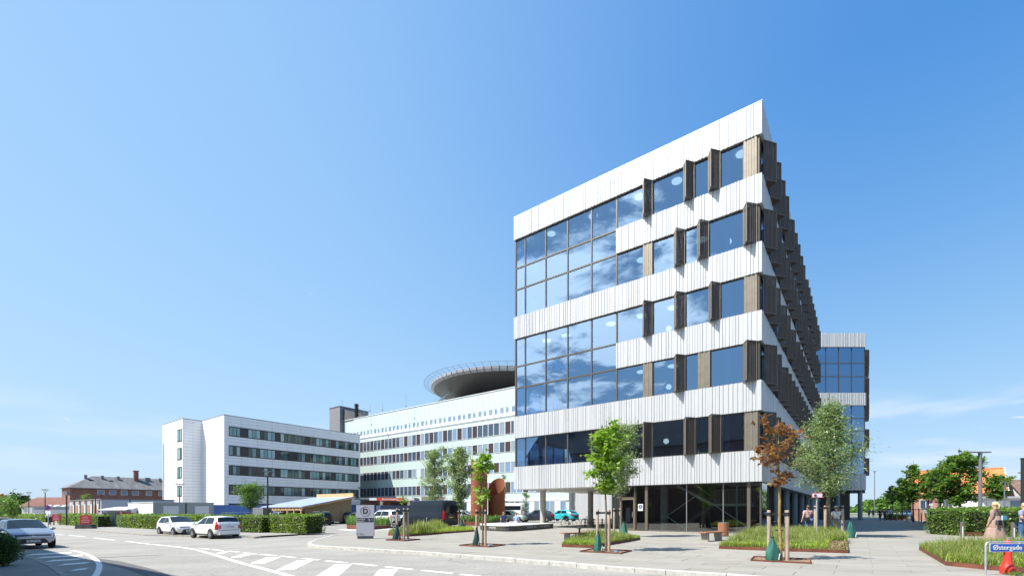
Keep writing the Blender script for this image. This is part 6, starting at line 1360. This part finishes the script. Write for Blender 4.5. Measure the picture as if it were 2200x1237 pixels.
def car(label, spec, x, y, z, hd, paint, plate='', rear_plate=platew, group='parked cars', name='parked_car', cat='car', glass_rear=None, lower=None, roof=None, badge=None, grille=True, lamps=True, tall_lamps=False):
    sp = SPECS[spec]; B = Body(sp); hd = Vector((hd[0], hd[1], 0)).normalized(); t = thing(name, label, cat, (x, y, z), math.atan2(hd.y, hd.x), group)
    L, W_, H, wb, wr = sp['L'], sp['W'], sp['H'], sp['wb'], sp['wr']; hl = L / 2
    body = B.shell(paint, t); van = spec == 'van'; xf = wb / 2 + (.08 if not van else .25); xr = xf - wb
    B.glassband('windscreen', carglass, t, sp['cowl'] - .04, sp['rf'] + .03)
    if not van: B.glassband('rear_window', carglass, t, sp['rr'] - .01, sp['tail'] + .03)
    for sg in (1, -1):
        if not van:
            xm = (sp['cowl'] + sp['rr']) / 2 - .12
            B.patch('side_window', carglass, t, xm + .03, sp['cowl'] - .16, 4.08, 4.94, sg, xm + .03, sp['rf'] - .02); B.patch('side_window', carglass, t, sp['rr'] + .12, xm - .03, 4.08, 4.94, sg, sp['rr'] + .30, xm - .03)
            for xd in (xm, sp['rr'] + .42 if spec != 'sedan' else xm - .9, sp['cowl'] - .02): B.patch('door_seam', blackp, t, xd - .006, xd + .006, 2.2, 4.0, sg, off=.004, nx=1)
            for xd in (xm + .12, xm - .78): q = B.P(xd, 3.7, sg) + Vector((0, sg * .015, 0)); MB().box(q.x - .09, q.x + .09, q.y - .015, q.y + .015, q.z - .015, q.z + .015).build('door_handle', paint, t)
        else:
            B.patch('side_window', carglass, t, 1.45, 2.05, 4.2, 4.75, sg, 1.45, 1.62); B.patch('side_window', carglass, t, -.1, 1.3, 4.2, 4.72, sg); B.patch('side_window', carglass, t, -2.7, -.25, 4.2, 4.72, sg)
            for xd in (1.38, -.2, -2.75): B.patch('door_seam', blackp, t, xd - .008, xd + .008, 2.2, 5.0, sg, off=.004, nx=1)
            B.patch('side_moulding', blackp, t, -2.5, 2.3, 2.75, 3.0, sg, off=.012)
        B.patch('sill', lower or blackp, t, -hl + .25, hl - .25, 1.05, 1.9, sg, off=.006)
        for xw in (xf, xr):
            a = MB().lathe([(wr + .075, 0), (wr + .075, .02)], n=28); a.xform(Matrix.Translation((xw, sg * (W_ / 2 - .045), wr + .01)) @ Matrix.Rotation(R(-90 * sg), 4, 'X')); a.v = [(p[0], p[1], max(p[2], .2)) for p in a.v]; a.xform(Matrix.Translation((0, sg * .03, 0))); a.build('wheel_arch', lower or blackp, t)
            wheel(t, xw, sg * (W_ / 2 - .075), wr, sg)
        q = B.P(sp['cowl'] - .22, 4.1, sg); MB().ball((q.x, q.y + sg * .13, q.z + .07), .08, .12, .075, 10).build('mirror', paint if not van else blackp, t, smooth=True); MB().bar((q.x, q.y - sg * .02, q.z + .03), (q.x, q.y + sg * .08, q.z + .05), .04).build('mirror_arm', blackp, t)
        B.patch('headlight', headl, t, hl - .42, hl - .05, 3.55, 4.75, sg, hl - .66, hl - .16, off=.014); B.patch('lamp_rim', blackp, t, hl - .46, hl - .03, 3.45, 3.56, sg, off=.012)
        if lamps:
            v0, v1 = (3.3, 4.6) if not tall_lamps else (3.0, 4.8)
            B.patch('tail_light', redl, t, -hl + .01, -hl + (.26 if not van else .10), v0, v1 if not van else 4.3, sg, -hl + (.02 if not van else .01), -hl + (.30 if not van else .10), off=.012)
            q = B.P(-hl, 3.6, sg); f_ = .84; MB().box(-hl - .02, -hl + .05, min(q.y * f_, q.y * .99), max(q.y * f_, q.y * .99), q.z - (.08 if not van else .25), min(B.zs[0] - .02, q.z + (.2 if not van else .45))).build('tail_light', redl, t)
    # nose: grille, bumper intake, fog lamp recesses, plate
    zb = .24; wF = B.sec(hl)[3][0]
    if grille:
        m = MB().add([(hl + .012, -wF * .82, .30), (hl + .012, wF * .82, .30), (hl + .012, wF * .58, .52), (hl + .012, -wF * .58, .52), (hl - .03, -wF * .86, .29), (hl - .03, wF * .86, .29), (hl - .03, wF * .62, .53), (hl - .03, -wF * .62, .53)], [(0, 1, 2, 3), (0, 4, 5, 1), (3, 2, 6, 7), (1, 5, 6, 2), (0, 3, 7, 4)]); m.build('grille', blackp, t)
        B.patch('upper_grille', blackp, t, hl - .13, hl - .06, 5.9, 6.98, 1, off=.01); B.patch('upper_grille', blackp, t, hl - .13, hl - .06, 5.9, 6.98, -1, off=.01)
        MB().ball((hl + .0, 0, .60), .03, .07, .045, 12).build('badge', rimm, t)
        for sg in (1, -1): MB().lathe([(.06, 0), (.06, .02)], n=12).xform(Matrix.Translation((hl - .06, sg * wF * .93, .42)) @ Matrix.Rotation(R(90), 4, 'Y')).build('fog_light', blackp, t)
    def plt(xp, zz, sgn_, m_, s_):
        p_ = MB().box(xp - .008, xp + .008, -.26, .26, zz - .055, zz + .055).build('number_plate', m_, t); MB().box(xp - .009 * 1.1, xp + .009 * 1.1, (.225 if sgn_ > 0 else -.258), (.258 if sgn_ > 0 else -.225), zz - .05, zz + .05).build('blue_strip', plateb, p_)
        if s_: text(s_, .095, ink, p_, (xp + sgn_ * .011, 0, zz), (R(90), 0, R(90) if sgn_ > 0 else R(-90)))
    plt(hl + .03, .41, 1, platew, plate); zr = .82 if spec not in ('van',) else .98; plt(-hl - .02, zr, -1, rear_plate, plate)
    wR = B.sec(-hl)[3][0]
    MB().box(-hl - .045, -hl + .1, -wR * .97, wR * .97, .30, .58).build('rear_bumper', paint if spec in ('hatch', 'mpv', 'crossover', 'sedan') else (lower or blackp), t); MB().box(-hl - .05, -hl, -wR * .8, wR * .8, .25, .31).build('rear_skirt', blackp, t)
    MB().box(-hl - .025, -hl - .005, -wR * .9, wR * .9, .595, .605).build('hatch_seam', blackp, t); MB().ball((-hl - .01, 0, .97 if not van else 1.2), .015, .05, .04, 10).build('badge', rimm, t)
    if van:
        MB().box(-hl - .012, -hl, -.86, -.06, 1.35, 2.05).box(-hl - .012, -hl, .06, .86, 1.35, 2.05).build('rear_window', carglass, t); MB().box(-hl - .01, -hl, -.008, .008, .5, 2.3).build('door_seam', blackp, t)
    if spec in ('suv',):
        for sg in (1, -1): MB().tube([(-1.7, sg * .62, 1.70), (-1.6, sg * .62, 1.76), (.1, sg * .62, 1.76), (.25, sg * .62, 1.70)], .022, 6).build('roof_rail', roof or steel, t)
    else: MB().tube([(sp['rr'] + .3, 0, H - .02), (sp['rr'] + .15, 0, H + .12)], .008, 5).build('aerial', blackp, t)
    return t
S_ = (.834, -.551); wht = paintm('white', (.74, .75, .76)); silver = paintm('silver', (.30, .33, .41), .55); blk = paintm('black', (.010, .012, .018)); navy = paintm('navy', (.012, .018, .035)); red_ = paintm('red', (.45, .012, .05)); teal = paintm('teal', (.02, .40, .48)); dgrey = paintm('dark_grey', (.04, .05, .075), .3); midn = paintm('midnight', (.009, .013, .024))
car('white hatchback seen from the front beside the hedge', 'hatch', -25.8, 36.0, gz(-25.8) + ROAD, S_, wht, 'AZ 41 062'); car('white small family car seen from behind with dark rear window', 'mpv', -20.8, 32.6, gz(-20.8) + ROAD, (-.834, .551), wht, 'CP 61 457', tall_lamps=True)
car('silver hatchback facing the camera, half in shade', 'hatch', -25.6, 24.4, gz(-25.6) + ROAD, S_, silver, 'BA 24 484'); car('red car just behind the silver hatchback', 'hatch', -31.2, 28.4, gz(-31) + ROAD, S_, red_, '')
car('black sport utility car seen from behind at the car park entrance', 'suv', -25.1, 60.4, -.45, (-.705, .71), blk, 'XP 52 610', rear_plate=platey); car('dark blue sport utility car with pale roof rails behind the D sign plants', 'suv', -24.9, 68.5, -.45, (-.705, .71), navy, 'BD 35 220', roof=mat('rail_pale', (.7, .7, .7), .4))
car('grey estate behind the hedge end', 'suv', AX(600, 66), 66, -.45, (-.705, .71), paintm('grey', (.25, .27, .30), .4)); car('dark estate behind the hedge end', 'suv', AX(640, 68), 68, -.45, (-.705, .71), blk); car('silver car behind the utility cabinet', 'hatch', AX(556, 54), 54, -.45, (-.705, .71), silver)
car('white estate car behind the leafy bed right of the D sign', 'suv', AX(826, 49), 49, -.22, (-.80, .60), wht, ''); car('dark blue car between the white estate and the minibus', 'hatch', AX(866, 56), 56, -.17, (-.8, .6), navy); car('pale blue car hidden behind the leafy bed', 'hatch', AX(765, 66), 66, -.32, (-.7, .7), silver)
car('dark blue grey high roofed minibus with a yellow rear plate', 'van', -7.9, 44.0, -.13, (-.80, .60), midn, '', rear_plate=platey, name='minibus', cat='van', tall_lamps=True)
car('white saloon left of the steel sculpture', 'sedan', AX(998, 62), 62, -.01, (.9, -.3), wht); car('second white saloon behind the first near the sculpture', 'sedan', AX(1008, 67), 67, 0, (.9, -.3), wht)
car('dark grey crossover with black wheel arches behind the seat platform', 'crossover', AX(1153, 57.5), 57.5, 0, (-.97, .12), dgrey, ''); car('bright turquoise small car with black patches by the grey building', 'crossover', AX(1208, 63), 63, 0, (-.75, .66), teal, ''); car('pale green car behind the seated couple', 'hatch', AX(1098, 57), 57, 0, (.9, -.4), paintm('pale_green', (.45, .58, .50)))
car('red car parked beyond the shaded maples', 'hatch', AX(1980, 84), 84, 0, (-.8, -.6), paintm('bright_red', (.55, .02, .02))); car('white car parked far down the street', 'hatch', AX(1952, 92), 92, 0, (-.8, -.6), wht)
vn = car('white delivery van in front of the mint glass block', 'van', AX(1085, 70), 70, 0, (-.95, .3), wht, '', name='delivery_van', cat='van')
# bicycles
def bicycle(label, x, y, rot, fm, basket):
    t = thing('bicycle', label, 'bicycle', (x, y, 0), rot); r = .34
    for wx in (-.52, .52):
        w = MB().torus((wx, 0, r), r, .02, 'y', 32, 6).build('wheel', tyrem, t, smooth=True); m = MB()
        for k in range(14): a = 2 * math.pi * k / 14; m.tube([(wx, 0, r), (wx + r * math.cos(a), 0, r + r * math.sin(a))], .003, 3)
        m.build('spoke', steel, w)
    MB().tube([(-.52, 0, r), (-.08, 0, .28), (.36, 0, .78)], .018, 6).tube([(-.08, 0, .28), (-.22, 0, .82)], .018, 6).tube([(-.52, 0, r), (-.2, 0, .70)], .014, 6).tube([(-.2, 0, .68), (.37, 0, .70)], .016, 6).tube([(.52, 0, r), (.40, 0, .66), (.33, 0, .98)], .018, 6).build('frame', fm, t)
    MB().tube([(.33, 0, .98), (.30, .2, 1.04), (.18, .28, 1.02)], .013, 6).tube([(.33, 0, .98), (.30, -.2, 1.04), (.18, -.28, 1.02)], .013, 6).build('handlebar', steel, t); MB().ball((-.24, 0, .88), .13, .08, .035, 10).build('saddle', blackp, t, smooth=True)
    MB().tube([(-.72, 0, .72), (-.62, .0, .72), (-.2, 0, .73)], .012, 5).box(-.75, -.3, -.07, .07, .70, .72).build('carrier', lampd, t)
    if basket: MB().prism([(.36, -.17), (.66, -.17), (.66, .17), (.36, .17)], .80, 1.04).build('basket', mat('basket_green', (.04, .10, .07), .8), t)
    MB().torus((-.52, 0, r + .02), r + .03, .012, 'y', 20, 4).build('mudguard', lampd, t); MB().lathe([(.09, -.01), (.09, .01)], n=16).xform(Matrix.Translation((-.08, -.05, .28)) @ Matrix.Rotation(R(90), 4, 'X')).build('chainring', steel, t)
bicycle('bicycle with a dark green front basket at the rack', *G(1226, 1131), R(2), lampd, True); bicycle('pale bicycle parked behind the dark hoops', 7.2, 43.5, R(25), steel, False)
ft = thing('flower_tub', 'pannier of yellow and green plants on the bicycle carrier', 'plant', (G(1226, 1131)[0] - .52, G(1226, 1131)[1], .72)); MB().box(-.16, .16, -.13, .13, 0, .14).build('tub', blackp, ft); rng = np.random.default_rng(6); link('leaves', quadmesh('leaves', leaf_quads(rng.normal(size=(160, 3)) * np.array([.15, .1, .07]) + np.array([0, 0, .2]), .09, .5, rng, droop=-.3), lf_hedge), ft)
# ================================================================== PEOPLE
skin = mat('skin', (.52, .30, .21), .55, noise=(6, .06))
def skinned(name, m, parent, V, E, RAD, sub=2, root=0):
    me = bpy.data.meshes.new(name); me.from_pydata(V, E, []); me.materials.append(m); o = link(name, me, parent)
    bm = bmesh.new(); bm.from_mesh(me); lay = bm.verts.layers.skin.verify(); bm.verts.ensure_lookup_table()
    for i, v in enumerate(bm.verts): r = RAD[i]; v[lay].radius = r if isinstance(r, tuple) else (r, r); v[lay].use_root = (i == root)
    bm.to_mesh(me); bm.free()
    sk = o.modifiers.new('skin', 'SKIN'); sk.use_smooth_shade = True; sk.branch_smoothing = .4
    ss = o.modifiers.new('sub', 'SUBSURF'); ss.levels = sub; ss.render_levels = sub
    return o
def person(label, x, y, rotz, h=1.7, z=0, pose='walk', top=None, legs=None, hair=(.06, .04, .03), hair_len=.0, build=1.0, stride=.28, arms=((-.08, .1), (.10, .14)), sleeves='short', shoes=(.05, .05, .06), dress=None, bag=None, hat=None, skirt=None, fingers=True, name='person', sit=.42, legmat_skin=False, arm_back=False):
    """stands at (x, y) facing local +y; pose walk / stand / sit"""
    k = h / 1.7; t = thing(name, label, 'person', (x, y, z), rotz); b = build
    V = []; E = []; RD = []
    def v(p, r, parent=None):
        V.append((p[0] * k, p[1] * k, p[2] * k)); RD.append(tuple(q * k for q in r) if isinstance(r, tuple) else r * k)
        if parent is not None: E.append((parent, len(V) - 1))
        return len(V) - 1
    dz = 0 if pose != 'sit' else sit / k - .86
    pel = v((0, 0, .94 + dz), (.155 * b, .11 * b)); sp = v((0, .015, 1.13 + dz), (.135 * b, .10 * b), pel); ch = v((0, .01, 1.31 + dz), (.165 * b, .11 * b), sp); nk0 = v((0, -.005, 1.435 + dz), (.085, .07), ch); nk = v((0, .005, 1.50 + dz), (.052, .055), nk0)
    hd = v((0, .02, 1.575 + dz), (.072, .085), nk); hd2 = v((0, .025, 1.645 + dz), (.078, .096), hd); v((0, .02, 1.70 + dz), (.045, .055), hd2); v((0, .115, 1.60 + dz), (.012, .016), hd)
    J = {}
    for s, (sw, out) in zip((-1, 1), arms):
        sh = v((s * .175 * b, -.005, 1.405 + dz), .058 * b, nk0 if False else ch); el_ = (s * (.20 * b + out * .5), -.04 + sw * .6, 1.13 + dz); e_ = v(el_, .043 * b, sh)
        wr_ = (s * (.21 * b + out), .03 + sw * 1.5, .90 + dz) if not arm_back else (s * .04, -.15, .98 + dz)
        if pose == 'sit': wr_ = (s * .14, .28, 1.0 + dz)
        w_ = v(wr_, .028, e_); d_ = Vector(wr_) - Vector(el_); d_.normalize(); pm = Vector(wr_) + d_ * .07; p_ = v(tuple(pm), (.036, .022), w_); J[s] = (el_, wr_)
        if fingers:
            for q in range(4):
                a = pm + d_ * .035 + Vector((0, (q - 1.5) * .018, 0)); L_ = (.055, .065, .06, .045)[q]; f0 = v(tuple(a), .0085, p_); f1 = v(tuple(a + d_ * L_ * .55 + Vector((-s * .008, 0, 0))), .0075, f0); v(tuple(a + d_ * L_ + Vector((-s * .022, 0, .004))), .006, f1)
            a = Vector(wr_) + d_ * .03 + Vector((0, .025, 0)); f0 = v(tuple(a), .010, w_); v(tuple(a + d_ * .045 + Vector((-s * .01, .022, 0))), .008, f0)
    LEG = {}
    for s in (-1, 1):
        st = stride * (s if pose == 'walk' else 0)
        if pose == 'sit': hip, kn, an, to = (s * .09, 0, .90 + dz), (s * .12, .42, .92 + dz), (s * .12, .46, .50 + dz), (s * .12, .60, .45 + dz)
        else:
            hip = (s * .088 * b, 0, .88); kn = (s * .092, st * .55 + .05, .48); an = (s * .09, st * 1.0 - (.06 if st < 0 else 0), .085 + (.07 if st < 0 else 0)); to = (s * .10, an[1] + .15, max(.03, an[2] - (.06 if st >= 0 else .11)))
        hi = v(hip, (.088 * b, .09 * b), pel); th = v(tuple(Vector(hip).lerp(Vector(kn), .45)), .078 * b, hi); kk = v(kn, .055 * b, th); cf = v(tuple(Vector(kn).lerp(Vector(an), .35) + Vector((0, -.012, 0))), .052 * b, kk); aa = v(an, .036, cf); v(to, (.038, .028), aa); LEG[s] = (hip, kn, an, to)
    skinned('body', skin, t, V, E, RD, 2)
    def cloth(nm, m, pts, edges, rad, root=0): return skinned(nm, m, t, [tuple(q * k for q in p) for p in pts], edges, [tuple(q * k for q in r) if isinstance(r, tuple) else r * k for r in rad], 2, root)
    if top:
        pts = [(0, 0, .93 + dz), (0, .015, 1.12 + dz), (0, .01, 1.31 + dz), (0, -.005, 1.425 + dz)]; ed = [(0, 1), (1, 2), (2, 3)]; rad = [(.180 * b, .135 * b), (.165 * b, .128 * b), (.185 * b, .13 * b), (.10, .085)]
        for s in (-1, 1):
            e_, w_ = J[s]; i = len(pts); pts += [(s * .18 * b, -.005, 1.405 + dz), tuple(Vector((s * .18 * b, -.005, 1.405 + dz)).lerp(Vector(e_), .75))]; rad += [.075 * b, .066 * b]; ed += [(2, i), (i, i + 1)]
            if sleeves == 'long': pts += [e_, tuple(Vector(e_).lerp(Vector(w_), .9))]; rad += [.056, .042]; ed += [(i + 1, i + 2), (i + 2, i + 3)]
        cloth('shirt', top, pts, ed, rad, 0)
    if legs:
        pts = [(0, 0, .95 + dz)]; ed = []; rad = [(.165 * b, .125 * b)]
        for s in (-1, 1):
            hip, kn, an, to = LEG[s]; i = len(pts); pts += [hip, tuple(Vector(hip).lerp(Vector(kn), .5)), kn, tuple(Vector(kn).lerp(Vector(an), .4)), tuple(Vector(kn).lerp(Vector(an), .93))]; rad += [(.10 * b, .10 * b), .088 * b, .068 * b, .064 * b, .055]; ed += [(0, i), (i, i + 1), (i + 1, i + 2), (i + 2, i + 3), (i + 3, i + 4)]
        cloth('trousers', legs, pts, ed, rad)
    for s in (-1, 1):
        hip, kn, an, to = LEG[s]; cloth('shoe', mat('shoe_%d%d%d' % tuple(int(c * 99) for c in shoes), shoes, .6), [(an[0], an[1] - .05, an[2] - .03), (an[0], an[1] + .04, an[2] - .035), to], [(0, 1), (1, 2)], [(.042, .04), (.046, .042), (.042, .03)])
    hm = mat('hair_%d%d%d' % tuple(int(c * 99) for c in hair), hair, .55, noise=(20, .3)); zz = (1.645 + dz) * k; m = MB().ball((0, -.012 * k, zz + .015 * k), .093 * k, .108 * k, .098 * k, 14)
    m.v = [(p[0], min(p[1], .055 * k), p[2]) if p[2] < zz + .02 * k else p for p in m.v]
    if hair_len: m.tube([(0, -.10 * k, zz + .02 * k), (0, -.135 * k, zz - .05 * k), (0, -.12 * k, zz - hair_len * k)], [.028 * k, .034 * k, .012 * k], 8)
    m.build('hair', hm, t, smooth=True)
    if hat: MB().lathe([(.098 * k, -.01), (.10 * k, .03), (.07 * k, .075), (.02, .085)], (0, .01, zz + .04 * k), 16).add([(-.07 * k, .09 * k, zz + .04 * k), (.07 * k, .09 * k, zz + .04 * k), (.05 * k, .18 * k, zz + .03 * k), (-.05 * k, .18 * k, zz + .03 * k)], [(0, 1, 2, 3)]).build('cap', hat, t, smooth=True)
    if dress:
        m = MB(); n = 40; rows = dress['rows']
        for (z_, r_) in rows:
            for q in range(n):
                a = 2 * math.pi * q / n; f = 1 + dress['fold'] * max(0, (rows[0][0] - z_)) * (math.sin(a * 7 + z_ * 3) + .6 * math.sin(a * 11 + 1 - z_ * 5)); m.v.append((r_ * f * math.cos(a) * k + dress.get('sway', 0) * (rows[0][0] - z_) * k, r_ * .8 * f * math.sin(a) * k, (z_ + dz) * k))
        for i in range(len(rows) - 1):
            for q in range(n): m.f.append((i * n + q, i * n + (q + 1) % n, (i + 1) * n + (q + 1) % n, (i + 1) * n + q)); m.m.append(0)
        m.build('skirt', dress['mat'], t, smooth=True, fix=False)
    if bag:
        m = MB().tube([(-.19 * k, .13 * k, 1.2 * k), (-.17 * k, .06 * k, 1.42 * k), (-.06 * k, -.10 * k, 1.40 * k), (.06 * k, -.165 * k, 1.15 * k), (bag[1] * k, -.15 * k, .98 * k)], .013 * k, 5); o = thing('shoulder_bag', bag[2], 'bag', (x, y, z), rotz); m.build('strap', bag[0], o); x_, z_ = bag[1] * k, .92 * k; MB().prism_y([(x_ - .14 * k, z_ - .09 * k), (x_ + .14 * k, z_ - .09 * k), (x_ + .12 * k, z_ + .10 * k), (x_ - .12 * k, z_ + .10 * k)], -.24 * k, -.15 * k).build('pouch', bag[0], o)
    return t
def cm(n, c, r=.8, **kw): return mat('cloth_' + n, c, r, noise=kw.get('noise', (5, .1)), dark=kw.get('dark'))
denim = cm('denim', (.05, .12, .28)); denim_d = cm('denim_dark', (.03, .045, .09))
yA = 28.3
person('woman walking away in a flowered pink blouse and blue jeans', AX(1736, yA), yA, R(-8), 1.74, top=cm('floral', (.62, .42, .40), dark=(26, .50, .56, (.12, .08, .11))), legs=denim, hair=(.10, .06, .04), build=1.12, bag=(cm('bag_black', (.02, .02, .022)), -.14, 'black shoulder bag slung across the flowered blouse'), arms=((-.06, .12), (.12, .2)))
yB = 27.0
person('person walking away in a white shirt, cap and beige shorts', AX(1797, yB), yB, R(-6), 1.68, top=cm('white_shirt', (.74, .70, .70)), legs=cm('beige', (.46, .37, .26)), hair=(.40, .36, .32), hat=cm('cap_white', (.7, .7, .7)), build=1.15, bag=(cm('bag_grey', (.16, .18, .22)), -.10, 'grey waist bag slung over the white shirt'), arms=((.02, .08), (.14, .22)))
yC = 19.6
blush = cm('blush', (.34, .23, .19), noise=(3, .06))
person('blonde woman in a long tiered pink dress seen from behind', AX(2138, yC), yC, R(20), 1.80, pose='stand', top=cm('blush_top', (.29, .19, .155), noise=(3, .06)), sleeves='long', hair=(.62, .48, .26), hair_len=.16, build=1.12, dress=dict(rows=[(1.19, .19), (1.12, .215), (1.05, .235), (.98, .255), (.80, .285), (.72, .28), (.70, .315), (.45, .36), (.20, .41), (.06, .44)], fold=.11, mat=blush, sway=.04), arms=((.03, .03), (.10, .08)), bag=(cm('bag_dark_strap', (.03, .03, .035)), -.19, 'dark shoulder bag of the woman in the long dress'))
MB().box(-.16, .16, -.02, .03, -.09, .09).build('folded_paper', mat('paper_blue', (.30, .55, .72), .6), tag(thing('paper', 'pale blue paper held by the woman in the long dress', 'paper', (AX(2158, 19.4), 19.4, 1.18), R(20))))
person('fair haired woman in a blue grey top and jeans at the right edge', AX(2201, yC), yC, R(12), 1.76, pose='stand', top=cm('bluegrey', (.20, .22, .32)), legs=denim, hair=(.58, .42, .24), build=1.2, arm_back=True)
# seated couple on the platform, backs to the camera
person('man in a navy shirt sitting on the platform edge', AX(1082, 40.0), 40.0, R(25), 1.78, z=0, pose='sit', top=cm('navy_shirt', (.03, .045, .12)), legs=denim_d, hair=(.20, .15, .12), build=1.2, sit=.42, fingers=False)
person('red haired person in pale blue sitting beside the man in navy', AX(1109, 39.4), 39.4, R(-30), 1.66, z=0, pose='sit', top=cm('pale_blue', (.22, .32, .50)), legs=cm('pale_trousers', (.55, .57, .6)), hair=(.32, .09, .04), build=1.0, sit=.42, fingers=False)
person('man in a white shirt standing on the far pavement at the left', *G(106, 1127), R(0), 1.74, z=-.33, pose='stand', top=cm('white_tee', (.76, .77, .80)), legs=denim_d, hair=(.04, .03, .03), build=1.15, sleeves='long', fingers=False)
dk = cm('dark', (.03, .035, .05)); gs = 'people far down the shaded street'
for lab, px, Y, h, tp, lg in (('person in a dark coat walking down the shaded street', 1891, 62, 1.78, dk, dk), ('person in black behind the dark coat in the shade', 1901, 66, 1.7, denim_d, dk), ('person in a light blue shirt near the shaded bed', 1913, 62, 1.72, cm('sky_shirt', (.25, .40, .62)), dk), ('small dark figure at the end of the street', 1876, 95, 1.7, dk, dk), ('figure in grey by the corner of the far office wing', 1867, 92, 1.75, cm('greyish', (.15, .16, .2)), dk), ('person in a blue shirt beyond the shaded hedge', 1990, 64, 1.74, cm('sky_shirt', (.25, .40, .62)), dk)):
    person(lab, AX(px, Y), Y, R(-20), h, top=tp, legs=lg, hair=(.05, .04, .03), fingers=False, build=1.1)
